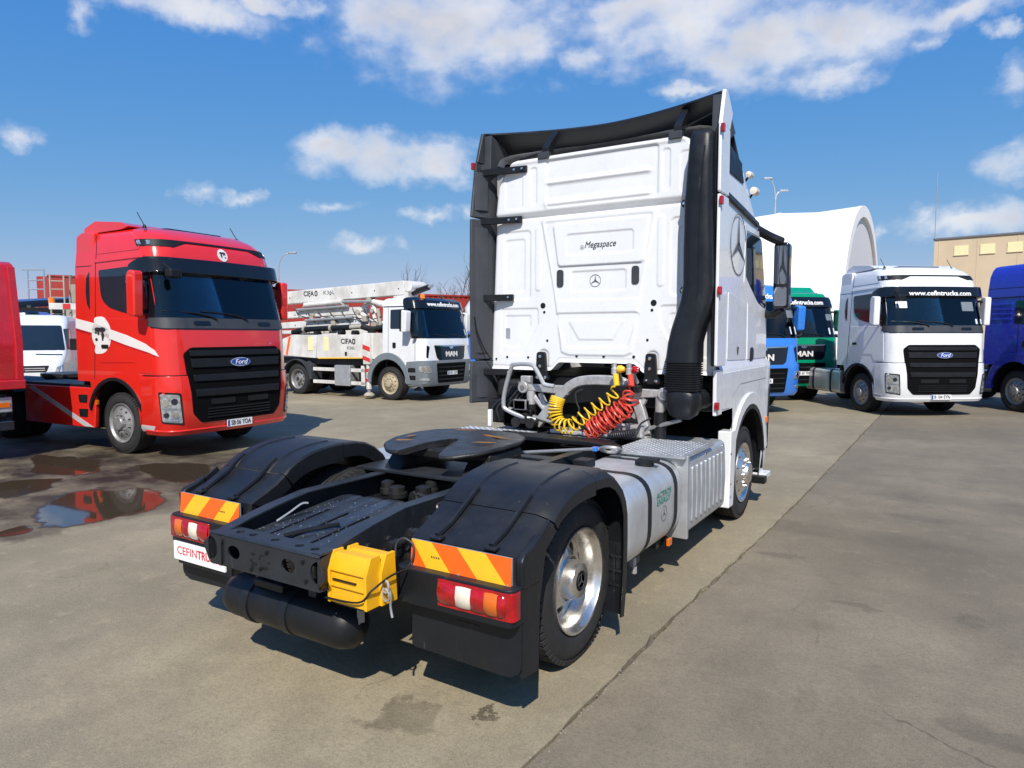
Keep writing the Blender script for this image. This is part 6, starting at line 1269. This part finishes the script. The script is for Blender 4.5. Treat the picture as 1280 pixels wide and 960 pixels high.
# ---------------------------------------------------------------- concrete pump lorry
PMP = thing('concrete_pump_truck', 'white concrete pump truck with folded boom parked in front of the red warehouse', 'pump truck', (-10.5, 12.45, 0), R(-90.6), .955)
p_ = PMP
blunt_cab(p_, 'white', 'mgrey', 3.0, -.22, True, 'www.cefintrucks.com', short=True)
MB().lathe([(.075, 0), (.075, .11), (.05, .14), (.001, .145)], (.72, .92, 2.99), 'z', 12).build('beacon', 'beacon', p_); MB().lathe([(.08, 0), (.08, .04)], (.72, .92, 2.965), 'z', 12, cap=True).build('beacon_base', 'plasticd', p_)
running_gear(p_, -4.05, 'rimtan', rim2='steel')
for s in (-1, 1): wheel(p_, s * 1.16, .32, .50, -5.4, 'rear', 'steel')
for s in (1, -1):
    pr = [(s * 1.14, s * 1.24)]
    a, b_ = (1.10, 1.22) if s > 0 else (-1.22, -1.10)
    f = MB().prism(round_poly([(-3.08, 1.20), (-1.02, 1.24), (-1.02, 1.95), (-3.0, 1.95)], .02), 'x', a, b_).build('hopper_side', 'whitedirty', p_, bevel=.012)
    MB().prism(round_poly([(-3.12, 1.20), (-4.9, 1.27), (-4.9, 1.75), (-4.2, 1.95), (-3.04, 1.94)], .03), 'x', a - s * .01, b_ - s * .01).build('hopper_side', 'whitedirty', p_, bevel=.012)
    MB().prism([(-2.98, 1.185), (-1.06, 1.225), (-1.06, 1.26), (-2.98, 1.22)], 'x', s * 1.215, s * 1.232).build('reflective_strip', 'hyellow', p_)
    MB().prism([(-4.55, 1.29), (-4.45, 1.29), (-4.28, 1.88), (-4.38, 1.90)], 'x', s * 1.205, s * 1.216).build('warning_stripe', 'horange', p_, bevel=0)
    for (y, w) in ((-2.62, .22), (-3.35, .22)): MB().prism(rrect(y - w / 2, y + w / 2, 1.45, 1.88, .01), 'x', s * 1.205, s * 1.2215).build('faded_label', 'cream', p_, bevel=0)
    MB().prism(rrect(-1.78, -1.70, 1.30, 1.42, .02), 'x', s * 1.21, s * 1.235).build('latch', 'plasticd', p_)
    MB().prism(round_poly([(-.20, 1.18), (-1.0, 1.24), (-1.0, 2.0), (-.30, 2.0)], .02), 'x', a - s * .05, b_ - s * .05).build('side_box', 'whitedirty', p_, bevel=.01)
    # outrigger leg with red and white bands
    og = box('outrigger', 'whitedirty', p_, min(s * 1.06, s * 1.27), max(s * 1.06, s * 1.27), -.98, -.70, 1.05, 2.0, .02)
    for (z0, z1) in ((1.52, 1.66), (1.20, 1.32)): MB().prism([(-.985, z0), (-.695, z0 - .08), (-.695, z1 - .08), (-.985, z1)], 'x', s * 1.266, s * 1.274).build('red_band', 'redink', og)
    MB().lathe([(.085, .30), (.085, 1.08)], (s * 1.16, -.84, 0), 'z', 14, cap=True).build('outrigger_leg', 'whitedirty', og)
    for z in (.52, .82): MB().lathe([(.088, z), (.088, z + .10)], (s * 1.16, -.84, 0), 'z', 14).build('red_band', 'redink', og)
    MB().lathe([(.06, .14), (.06, .32)], (s * 1.16, -.84, 0), 'z', 12, cap=True).build('jack', 'steel', og); MB().lathe([(.17, .10), (.17, .13), (.09, .20)], (s * 1.16, -.84, 0), 'z', 14, cap=True).build('jack_foot', 'cement', og)
    MB().prism(round_poly([(-2.28, .36), (-1.60, .36), (-1.60, 1.0), (-2.28, 1.0)], .03), 'x', s * .8, s * 1.21).build('tool_chest', 'boxalu', p_, bevel=.015)
    for z in (.40, .80):
        for (y0, y1) in ((-3.28, -2.30), (-1.58, -1.0)): MB().box(min(s * 1.15, s * 1.19), max(s * 1.15, s * 1.19), y0, y1, z, z + .11).build('guard_rail', 'whitedirty', p_, bevel=.01)
    MB().box(min(s * 1.14, s * 1.19), max(s * 1.14, s * 1.19), -1.15, -1.0, .38, 1.0).build('guard_post', 'whitedirty', p_, bevel=.01)
    rings = [[(x, -4.05 + .66 * math.cos(R(g)), .5 + .66 * math.sin(R(g))) for g in range(10, 171, 12)] for x in (s * .70, s * 1.25)]; MB().loft(rings, closed=False, cap=False).build('fender', 'dgrey', p_, solid=.03)
    MB().prism([(-3.42, .52), (-3.30, .52), (-3.30, .95), (-3.5, 1.1)], 'x', s * .8, s * 1.24).build('mud_flap', 'dgrey', p_)
box('deck', 'grime', p_, -1.05, 1.05, -5.6, -.4, 1.0, 1.2, .01); box('hydraulic_tank', 'grime', p_, -.6, .6, -3.2, -1.2, .4, .98, .03)
text('lettering', 'CIFA', 'ink', p_, (1.225, -1.72, 1.74), .22, ROT_RIGHT, width=.48, depth=.002, bold=.005); text('lettering', 'K36L', 'greyink', p_, (1.225, -1.52, 1.54), .13, ROT_RIGHT, width=.34, depth=.002)
MB().tube([(1.226, -1.40 + .055 * math.cos(2 * PI * k / 12), 1.745 + .075 * math.sin(2 * PI * k / 12)) for k in range(12)], .018, 5, closed=True).build('emblem', 'ink', p_)
# boom sections folded in a Z over the lorry
bm_ = [((-6.6, 3.16), (.10, 3.36), .42, .42, 'whitedirty'), ((-6.4, 2.58), (-1.75, 2.72), .21, .24, 'whitedirty'), ((-6.4, 2.22), (-1.75, 2.40), .20, .24, 'whitedirty'), ((-6.2, 2.02), (-3.2, 2.06), .12, .12, 'whitedirty')]
for i, (a, c_, h0, h1, m) in enumerate(bm_):
    x = .62 if i == 0 else .58 - .0 * i
    n = Vector((a[1] - c_[1], c_[0] - a[0])).normalized()
    MB().prism([(a[0], a[1] - h0 / 2), (c_[0], c_[1] - h1 / 2), (c_[0] + .06, c_[1]), (c_[0], c_[1] + h1 / 2), (a[0], a[1] + h0 / 2)], 'x', x - .36, x).build('boom_section', m, p_, bevel=.015)
    bb = MB()
    for k in range(6):
        y = a[0] + 1.6 + (c_[0] - a[0] - 1.8) * k / 5; z = a[1] + (c_[1] - a[1]) * (y - a[0]) / (c_[0] - a[0]); bb.lathe([(.022, 0), (.022, .008), (.001, .009)], (x, y, z - .02), 'x', 8)
    bb.build('boom_pins', 'plasticd', p_)
text('lettering', 'CIFA', 'ink', p_, (.623, -4.06, 3.30), .23, ROT_RIGHT, width=.50, depth=.002, bold=.005); text('lettering', 'K36L', 'greyink', p_, (.623, -3.10, 3.31), .18, ROT_RIGHT, width=.52, depth=.002)
MB().tube([(.624, -3.70 + .055 * math.cos(2 * PI * k / 12), 3.305 + .075 * math.sin(2 * PI * k / 12)) for k in range(12)], .018, 5, closed=True).build('emblem', 'ink', p_)
MB().prism(round_poly([(-.62, 2.0), (-.10, 2.0), (.0, 2.5), (.22, 3.0), (.30, 3.5), (.05, 3.58), (-.20, 3.5), (-.40, 2.9)], .06), 'x', .10, .60).build('boom_pedestal', 'whitedirty', p_, bevel=.02)
MB().lathe([(.16, -.06), (.16, .62)], (.0, .28, 3.40), 'x', 18, cap=True).build('boom_pivot', 'whitedirty', p_)
tube('boom_cylinder', 'plasticd', p_, [(.35, .10, 3.18), (.35, .86, 3.36)], .085, 12); tube('boom_cylinder', 'galv', p_, [(.35, .60, 3.30), (.35, 1.0, 3.40)], .05, 10)
tube('boom_cylinder', 'whitedirty', p_, [(.66, -4.2, 2.93), (.66, -2.45, 3.0)], .085, 12); tube('cylinder_rod', 'galv', p_, [(.66, -2.45, 3.0), (.66, -1.2, 2.98)], .045, 8)
MB().prism([(-4.3, 2.86), (-4.05, 2.86), (-4.12, 3.04)], 'x', .58, .70).build('cylinder_lug', 'cement', p_)
for pts in ([(-1.9, 2.70), (-1.35, 3.02)], [(-1.80, 2.64), (-1.15, 2.26)], [(-1.35, 3.02), (-1.15, 2.26)], [(-1.25, 3.0), (-.55, 2.90)], [(-1.1, 2.62), (-1.30, 2.95)], [(-.95, 2.30), (-.2, 2.42)]):
    (a, z0), (c_, z1) = pts; MB().tube([(.50, a, z0), (.50, c_, z1)], .07, 6).build('knuckle_link', 'whitedirty', p_, bevel=.01)
for (y, z, r) in ((-1.35, 3.02, .10), (-1.15, 2.26, .11), (-1.85, 2.66, .09), (-1.22, 2.70, .07)): MB().lathe([(r, .40), (r, .62)], (0, y, z), 'x', 14, cap=True).build('knuckle_pin', 'cement', p_)
tube('knuckle_cylinder', 'whitedirty', p_, [(.55, -1.2, 2.98), (.55, -.35, 2.72)], .08, 10); tube('rusty_rod', 'cement', p_, [(.62, -.95, 2.75), (.62, -.85, 2.2)], .055, 8)
tube('delivery_pipe', 'plasticd', p_, smooth_path([(.85, -4.6, 2.02), (.85, -3.9, 2.12), (.85, -2.6, 2.16), (.85, -1.9, 2.18)]), .09, 12); tube('delivery_pipe', 'cement', p_, [(.85, -1.95, 2.18), (.85, -1.4, 2.20)], .075, 12)
tube('delivery_pipe', 'grime', p_, smooth_path([(.85, -1.4, 2.2), (.8, -1.0, 2.12), (.7, -.6, 2.2), (.6, -.3, 2.4)]), .09, 12)
for y in (-4.0, -2.75): MB().lathe([(.12, -.04), (.12, .04)], (.85, y, 2.12 if y < -3 else 2.155), 'y', 14, cap=True).build('pipe_clamp', 'cement', p_)
for k in range(7):
    y0 = -4.8 + k * .55; tube('hydraulic_hose', 'bhose', p_, smooth_path([(.64, y0, 2.95 - .02 * k), (.67, y0 + .3, 2.62 - .03 * k), (.64, y0 + .7, 2.50), (.62, y0 + 1.0, 2.35)]), .016, 5)
for (y0, z0, y1, z1) in ((-4.6, 2.78, -2.2, 2.86), (-4.2, 2.42, -2.0, 2.5)): tube('boom_pipe', 'galv', p_, [(.66, y0, z0), (.66, y1, z1)], .045, 8)
for (y, z) in ((-3.0, 2.95), (-2.45, 2.92), (-3.9, 2.55), (-2.9, 2.30), (-1.5, 2.45)): box('boom_lug', 'cement', p_, .56, .68, y - .09, y + .09, z - .10, z + .10, .02)
for (y, z) in ((-.9, 2.0), (-1.6, 2.0), (-2.2, 2.02), (-3.3, 1.98)): MB().lathe([(.09, -.1), (.09, .1)], (.95, y, z), 'x', 10, cap=True).build('hydraulic_valve', 'grime', p_)
box('slewing_gear', 'grime', p_, -.5, .6, -1.0, -.2, 1.95, 2.15, .03); box('boom_rest', 'grime', p_, -.4, .5, -4.9, -4.6, 1.9, 2.1, .02)
# ---------------------------------------------------------------- red tipper at the left edge
TIP = thing('tipper_truck', 'red tipper truck with sloping tail, only its rear corner showing at the left edge', 'truck', (-12.8, .28, 0), R(-92), 1.0)
t = TIP
def tip_ring(y, k=1.0): return [(-1.25, y, 1.22), (1.25, y, 1.22), (1.25, y + .14 * k, 1.75), (1.22, y - .06 * k, 2.94), (-1.22, y - .06 * k, 2.94), (-1.25, y + .14 * k, 1.75)]
MB().loft([[(a, b_ , c_) for a, b_, c_ in tip_ring(-4.0, 0)], tip_ring(3.72)]).build('tipper_body', 'reddull', t, bevel=.03)
MB().prism(round_poly([(3.70, 1.18), (3.92, 1.18), (3.95, 1.72), (3.78, 2.90), (3.64, 2.96), (3.62, 1.2)], .03), 'x', -1.27, 1.27).build('tailgate', 'reddull', t, bevel=.02)
for x in (-1.22, -.6, 0, .6, 1.22): MB().prism([(3.90, 1.2), (3.98, 1.2), (4.0, 1.72), (3.84, 2.87), (3.76, 2.87), (3.92, 1.72)], 'x', x - .05, x + .05).build('tailgate_rib', 'reddull', t, bevel=.012)
box('bottom_rail', 'reddull', t, -1.28, 1.28, 3.4, 4.02, 1.06, 1.20, .02)
for s in (-1, 1):
    for y in (-3.4, -2.2, -1.0, .2, 1.4, 2.6): box('side_rib', 'reddull', t, min(s * 1.24, s * 1.31), max(s * 1.24, s * 1.31), y - .05, y + .05, 1.25, 3.0, .015)
    box('chassis_rail', 'frame', t, min(s * .36, s * .44), max(s * .36, s * .44), -4.4, 3.9, .75, 1.02, .005)
    tl = box('tail_light', 'boxalu', t, min(s * .62, s * 1.12), max(s * .62, s * 1.12), 3.86, 3.93, .72, .95, .02); MB().box(min(s * .66, s * 1.08), max(s * .66, s * 1.08), 3.93, 3.945, .80, .87).build('lens', 'lorange', tl)
    for y in (2.5, 1.1, -3.4): wheel(t, s * 1.20, .32, .50, y, 'rear', 'steel'); wheel(t, s * .86, .32, .50, y, 'rear', 'steel', 'inner_wheel')
    MB().prism(rrect(.70, 1.22, .25, .98, .02), 'y', 3.18, 3.20).build('mud_flap', 'plasticd', t).scale = (s, 1, 1)
    MB().loft([[(x, 2.5 + .62 * math.cos(R(g)), .5 + .60 * math.sin(R(g))) for g in range(0, 181, 15)] for x in (s * .66, s * 1.25)], closed=False, cap=False).build('fender', 'plasticd', t, solid=.03)
box('underrun_bar', 'frame', t, -1.15, 1.15, 3.75, 3.88, .45, .58, .01); MB().lathe([(.08, -1), (.08, 1)], (0, 2.5, .5), 'x', 10, cap=True).build('rear_axle', 'grime', t)
MB().prism([(-4.4, .7), (-4.4, 2.9), (-6.2, 2.85), (-6.5, 1.8), (-6.5, .6)], 'x', -1.2, 1.2).build('cab_shell', 'reddull', t, bevel=.12, seg=3)
# ---------------------------------------------------------------- white van
VAN = thing('panel_van', 'white panel van with sloping bonnet standing behind the red trucks', 'van', (-21.3, 7.14, 0), R(236), 1.0)
t = VAN
vc = Cab([(.30, .92, 2.62, .3, .1), (.55, .97, 2.70, .3, .12), (.95, .98, 2.66, .35, .14), (1.08, .98, 2.50, .35, .14), (1.22, .98, 2.10, .34, .12), (1.35, .97, 1.80, .3, .12), (2.10, .88, 1.02, .3, .1), (2.30, .84, .70, .3, .1), (2.42, .78, .40, .3, .08)], -2.9)
vc.shell('van_body', 'white', t, .30, 2.42, None, rows=[1.6, 1.85], roof=[(.95, .03), (.7, .06), (.3, .07)])
vc.decal('windscreen', 'glass', t, round_poly([(-.96, 1.40), (.96, 1.40), (.84, 2.14), (-.84, 2.14)], .06), .006, .012)
for s in (-1, 1):
    vc.decal('side_window', 'glass', t, round_poly(vc.sidepoly([(.3, 2.06), (.95, 2.04), (1.45, 1.42), (.3, 1.38)]), .04), .006, .012, s)
    vc.decal('headlight', 'lamp', t, round_poly([(.78, .72), (1.18, .76), (1.20, 1.04), (.86, .94)], .04), .008, .02, s)
    MB().prism(rrect(1.05, 1.25, 1.40, 1.75, .05), 'y', 1.45, 1.60).build('mirror', 'plasticd', t, bevel=.02).scale = (s, 1, 1)
    for y in (1.75, -1.9): wheel(t, s * .97, .22, .34, y, 'front', 'steel')
gv = vc.decal('grille', 'plasticd', t, round_poly([(-.62, .80), (.62, .80), (.70, .98), (-.70, .98)], .03), .008, .02)
for z in (.84, .90): vc.decal('grille_bar', 'silverp', gv, [(-.6, z), (.6, z), (.6, z + .025), (-.6, z + .025)], .014, .01)
star('emblem', 'chrome', t, tuple(vc.P(0, .89, .03)), (-1, 0, 0), (0, 0, 1), .11, .01)
vc.decal('bonnet_vent', 'plasticd', t, round_poly([(-.9, 1.255), (-.25, 1.275), (-.25, 1.305), (-.9, 1.285)], .008), .006, .01); vc.decal('bonnet_vent', 'plasticd', t, round_poly([(.9, 1.255), (.25, 1.275), (.25, 1.305), (.9, 1.285)], .008), .006, .01)
vc.decal('bumper', 'mgrey', t, round_poly([(-1.5, .32), (1.5, .32), (1.5, .60), (-1.5, .60)], .04), .03, .04, bevel=.01)
# ---------------------------------------------------------------- concrete mixer and dark blue lorry far left
MIX = thing('concrete_mixer_truck', 'dusty concrete mixer truck with tall ladder seen behind the red tractor truck', 'mixer truck', (-31.15, 13.84, 0), R(62), 1.12)
t = MIX
for s in (-1, 1):
    for y in (-3.2, -4.5, .6): wheel(t, s * 1.15, .3, .5, y, 'rear', 'rimtan')
    box('chassis_rail', 'grime', t, min(s * .36, s * .44), max(s * .36, s * .44), -5.6, 2.2, .8, 1.05, .005)
b = MB(); b.lathe([(.001, -.1), (.5, 0), (1.0, .9), (1.15, 2.0), (1.05, 3.0), (.62, 4.4), (.60, 4.5)], (0, 0, 0), 'y', 24); o = b.build('drum', 'cement', t); o.location = (0, .2, 2.0); o.rotation_euler = (R(194), 0, 0)
MB().prism([(-5.3, 2.75), (-4.3, 2.75), (-4.55, 3.35), (-5.4, 3.40)], 'x', -.55, .55).build('hopper', 'cement', t, bevel=.03)
for s in (-1, 1):
    tube('hopper_frame', 'cement', t, [(s * .6, -4.9, 1.0), (s * .6, -4.9, 2.8), (s * .55, -5.4, 3.7), (s * .55, -4.4, 3.75)], .045, 6); tube('hopper_frame', 'cement', t, [(s * .7, -4.2, 1.0), (s * .6, -4.9, 2.4)], .05, 6)
lad = MB()
for x in (-.2, .2): lad.tube([(x - .95, -5.35, .55), (x - .95, -5.35, 3.7)], .03, 6)
for k in range(11): lad.tube([(-1.15, -5.35, .7 + k * .28), (-.75, -5.35, .7 + k * .28)], .02, 6)
lad.build('ladder', 'cement', t)
bd = box('warning_board', 'whitedirty', t, -1.2, 1.2, -5.6, -5.55, 2.52, 2.74, .01)
for x in (-.8, -.3, .2, .7): MB().box(x, x + .22, -5.612, -5.602, 2.54, 2.72).build('red_band', 'redink', bd)
for x in (-1.12, 1.12): MB().lathe([(.10, 0), (.10, .18), (.001, .2)], (x, -5.5, 2.74), 'z', 10, cap=True).build('beacon', 'beacon', t)
tube('chute', 'cement', t, [(0, -5.2, 2.4), (-.5, -5.9, 1.5)], .18, 10); MB().lathe([(.30, -.5), (.32, 0), (.30, .5)], (-.8, -2.0, 1.35), 'y', 14, cap=True).build('water_tank', 'cement', t)
MB().prism([(2.2, .6), (4.0, .6), (4.0, 2.0), (3.7, 2.9), (2.2, 2.95)], 'x', -1.2, 1.2).build('cab_shell', 'cement', t, bevel=.08, seg=3)
DBL = thing('tractor_truck', 'dark blue lorry in shade under the canopy behind the white van', 'truck', (-32.3, 11.1, 0), R(225), .95, 'tractor trucks parked in the yard')
blunt_cab(DBL, 'blue2', 'dgrey', 3.0, -.85, True, None); running_gear(DBL, -3.6)
# ================================================================ buildings, canopy, lamps, trees
def ray_pt(p, d, s): return (p[0] + d[0] * s, p[1] + d[1] * s)
# white arched tent hangar
Fv = Vector((-.5306, .8476)); Rv = Vector((.8476, .5306))
apex = Vector((2.873, -3.494)) + Rv * 23.9 + Fv * 48
ax2 = (Rv * -5.1 + Fv * 3.3).normalized(); wd = Vector((-ax2.y, ax2.x))
if wd.dot(Fv) > 0: wd = -wd
TEN = thing('tent_hangar', 'white membrane hangar with a rounded arched roof and grey end wall', 'tent hangar', (apex.x, apex.y, 0))
def arc(k, w, h_): a = PI * k; return (w * math.cos(a), h_ * max(0, math.sin(a)) ** .8)
N = 40; rings = []
for j in range(9):
    s = j * 2.5; sag = -.10 if j % 2 else 0.0
    rings.append([(ax2.x * s + wd.x * u, ax2.y * s + wd.y * u, z) for u, z in (arc(k / N, 10.4 + sag, 10.42 + sag * 1.6) for k in range(N + 1))])
MB().loft(rings, closed=False, cap=False).build('roof_membrane', 'membrane', TEN, solid=.08, sharp=R(60))
outer = [arc(k / N, 10.42, 10.44) for k in range(N + 1)]; inner = [arc(k / N, 9.6, 9.72) for k in range(N + 1)]
rings = [[(wd.x * u - ax2.x * d, wd.y * u - ax2.y * d, z) for u, z in pr] for pr, d in ((outer, 0), (outer, .25), (inner, .25), (inner, 0))]
MB().loft(rings, closed=False, cap=False).build('arch_rim', 'membrane', TEN)
MB().add([(wd.x * u - ax2.x * .05, wd.y * u - ax2.y * .05, z) for u, z in inner], [tuple(range(N + 1))]).build('end_wall', 'membgrey', TEN, smooth=False)
for j in range(2, 9, 2):
    s = j * 2.5; MB().tube([(ax2.x * s + wd.x * u, ax2.y * s + wd.y * u, z) for u, z in (arc(k / 40, 10.40, 10.42) for k in range(41))], .04, 5).build('roof_rib', 'membrane', TEN)
# beige warehouse on the right
def wall_block(name, label, cat, p0, p1, depth_, h_, m):
    d = (Vector(p1) - Vector(p0)); L = d.length; d.normalize(); n = Vector((-d.y, d.x)); t = thing(name, label, cat, (p0[0], p0[1], 0), math.atan2(d.y, d.x))
    box('walls', m, t, 0, L, 0, depth_, 0, h_, .0); return t, L
BEI, L = wall_block('warehouse', 'beige warehouse with a row of small cream windows under its flat roof', 'warehouse', (.97, 101.5), (32.6, 96.55), 30, 13.9, 'beige')
box('roof_edge', 'edgegrey', BEI, -.15, L + .1, -.15, 30.1, 13.9, 14.1, .0)
for k in range(11):
    x = 2.2 + k * 2.75; w = MB().box(x, x + 1.5, -.06, .04, 11.8, 12.95).build('window', 'cream', BEI); fr = MB()
    fr.box(x - .06, x + 1.56, -.10, .03, 11.72, 11.795); fr.build('window_sill', 'beige', w)
for k in range(7): box('wall_joint', 'beige', BEI, 4.1 * k + .5, 4.1 * k + .56, -.03, .002, 0, 13.8, 0)
tube('mast', 'galv', BEI, [(.05, -.2, 14.0), (.05, -.2, 22.5)], .05, 6)
# long red warehouse on the left
RDW, L = wall_block('warehouse', 'long red warehouse with ribbed cladding behind the concrete pump truck', 'warehouse', (-44.1, 25.7), (-29.5, 56.0), -18, 5.25, 'redclad')
b = MB()
for k in range(int(L / .5)): b.box(k * .5, k * .5 + .22, -.05, .01, 0, 5.2)
o = b.build('cladding_ribs', 'redclad', RDW); struct(o, 'stuff')
for o in list(RDW.children):
    if o.name.startswith('walls'): o.location = (0, 18.0, 0)
box('roof_edge', 'redclad', RDW, -.2, L + .2, -.12, 18, 5.2, 5.34, 0)
for k in range(4): box('roller_door', 'creamclad', RDW, 3 + k * 7.8, 7 + k * 7.8, -.08, .02, 0, 3.6, 0)
# red tank-like shed and gantry further left
SHD = thing('shed', 'small red shed with a rounded edge rising above the mixer truck', 'shed', (-50.3, 21.3, 0), R(62), 1.12)
MB().prism(round_poly([(-1.1, -1.2), (2.4, -1.2), (2.4, 1.6), (-1.1, 1.6)], [.8, .1, .1, .8], 6), 'z', 0, 5.2).build('walls', 'redclad', SHD); box('roof_edge', 'redclad', SHD, -.5, 2.45, -1.25, 1.65, 5.2, 5.3, 0)
box('door', 'creamclad', SHD, .4, 1.5, -1.24, -1.18, 0, 2.2, 0)
GAN = thing('gantry', 'thin steel pipe gantry frame standing left of the red shed', 'gantry', (-46.9, 18.4, 0), R(32), 1.16)
for x in (-.45, .45): tube('post', 'galv', GAN, [(x, 0, 0), (x, 0, 5.2)], .04, 6)
for z in (5.18, 4.6, 4.1): tube('crossbar', 'galv', GAN, [(-.75 if z > 5 else -.45, 0, z), (.45, 0, z)], .035, 6)
CAN = thing('canopy', 'open canopy with blue tarpaulin roof on posts at the far left', 'canopy', (-42.8, 16.6, 0), R(60), 1.12)
MB().prism([(-3.0, 3.0), (3.0, 3.55), (3.0, 3.65), (-3.0, 3.1)], 'y', -3.5, 4).build('roof', 'tarp', CAN); box('roof_beam', 'plasticd', CAN, -3, 3, -3.45, -3.3, 2.75, 2.98, .0)
for x in (-2.6, 0, 2.6):
    for y in (-3.2, 3.7): tube('post', 'cement', CAN, [(x, y, 0), (x, y, 3.1)], .09, 8)
box('back_wall', 'plasticd', CAN, -3, 3, 3.8, 3.95, 0, 3.0, 0)
# white and blue silo glimpsed behind the left extender
SIL = thing('silo', 'white cone-topped silo with blue base, a sliver beside the dark cab extender', 'silo', (-20.0, 29.8, 0))
MB().lathe([(1.0, 2.6), (1.0, 3.4), (.25, 4.6), (.1, 4.65), (.001, 4.65)], (0, 0, 0), 'z', 20).build('cone', 'white', SIL); MB().lathe([(1.02, 0), (1.02, 2.6), (1.0, 2.62)], (0, 0, 0), 'z', 20).build('base', 'blue', SIL)
# street lamps
def lamp(label, loc, h_, rz, arms):
    t = thing('street_lamp', label, 'street lamp', (loc[0], loc[1], 0), rz, group='street lamps over the yard')
    tube('pole', 'galv', t, [(0, 0, 0), (0, 0, h_ * .6), (0, 0, h_)], [.09, .075, .055], 8)
    for (dx, up) in arms:
        tube('arm', 'galv', t, smooth_path([(0, 0, h_ - .1), (dx * .15, 0, h_ + up * .6), (dx * .5, 0, h_ + up), (dx, 0, h_ + up * 1.15)]), .04, 6)
        MB().prism(round_poly([(-.30, -.12), (.34, -.16), (.34, .16), (-.30, .12)], .08), 'z', -.06, .05).build('lamp_head', 'galv', t, bevel=.02).location = (dx * 1.1, 0, h_ + up * 1.15)
    return t
lamp('single-arm street lamp rising behind the roof of the red tractor truck', (-41.97, 33.5), 7.0, R(32), [(1.0, 1.1)])
lamp('twin-head street lamp rising above the white tent hangar', (-7.87, 48.9), 11.4, R(32), [(-.55, 1.3), (.5, .55)])
# bare trees
def tree(label, x, y, h_, seed, spread):
    r = random.Random(seed); t = thing('bare_tree', label, 'tree', (x, y, 0), group='bare trees behind the red warehouse')
    tr = MB(); cr_ = MB()
    def grow(p, d, l, rad, lev):
        n = 4; pts = [p]
        for k in range(n):
            d = (d + Vector((r.gauss(0, .12), r.gauss(0, .12), r.uniform(0, .10)))).normalized(); pts.append(pts[-1] + d * (l / n))
        (tr if lev == 0 else cr_).tube([tuple(q) for q in pts], [max(.006, rad * (1 - .45 * k / n)) for k in range(n + 1)], 5 if lev < 2 else 3, cap=False)
        if lev >= 5: return
        for k in range(r.choice((2, 3)) if lev else 5):
            i = r.choice((2, 3, 4)); a = r.uniform(0, 2 * PI); s = r.uniform(.35, .85) * spread
            nd = (d + Vector((math.cos(a) * s, math.sin(a) * s, r.uniform(.0, .25)))).normalized(); grow(pts[i], nd, l * r.uniform(.55, .8), rad * .55, lev + 1)
    grow(Vector((0, 0, 0)), Vector((0, 0, 1)), h_ * .42, h_ * .022, 0)
    tr.build('trunk', 'bark', t); cr_.build('crown', 'bark', t, recalc=False); return t
tree('taller bare tree nearest the cab of the white tractor unit', -34.0, 46.0, 8.8, 4, .9)
tree('smaller bare tree left of the taller one, above the pump truck boom', -38.0, 44.5, 7.2, 9, .8)
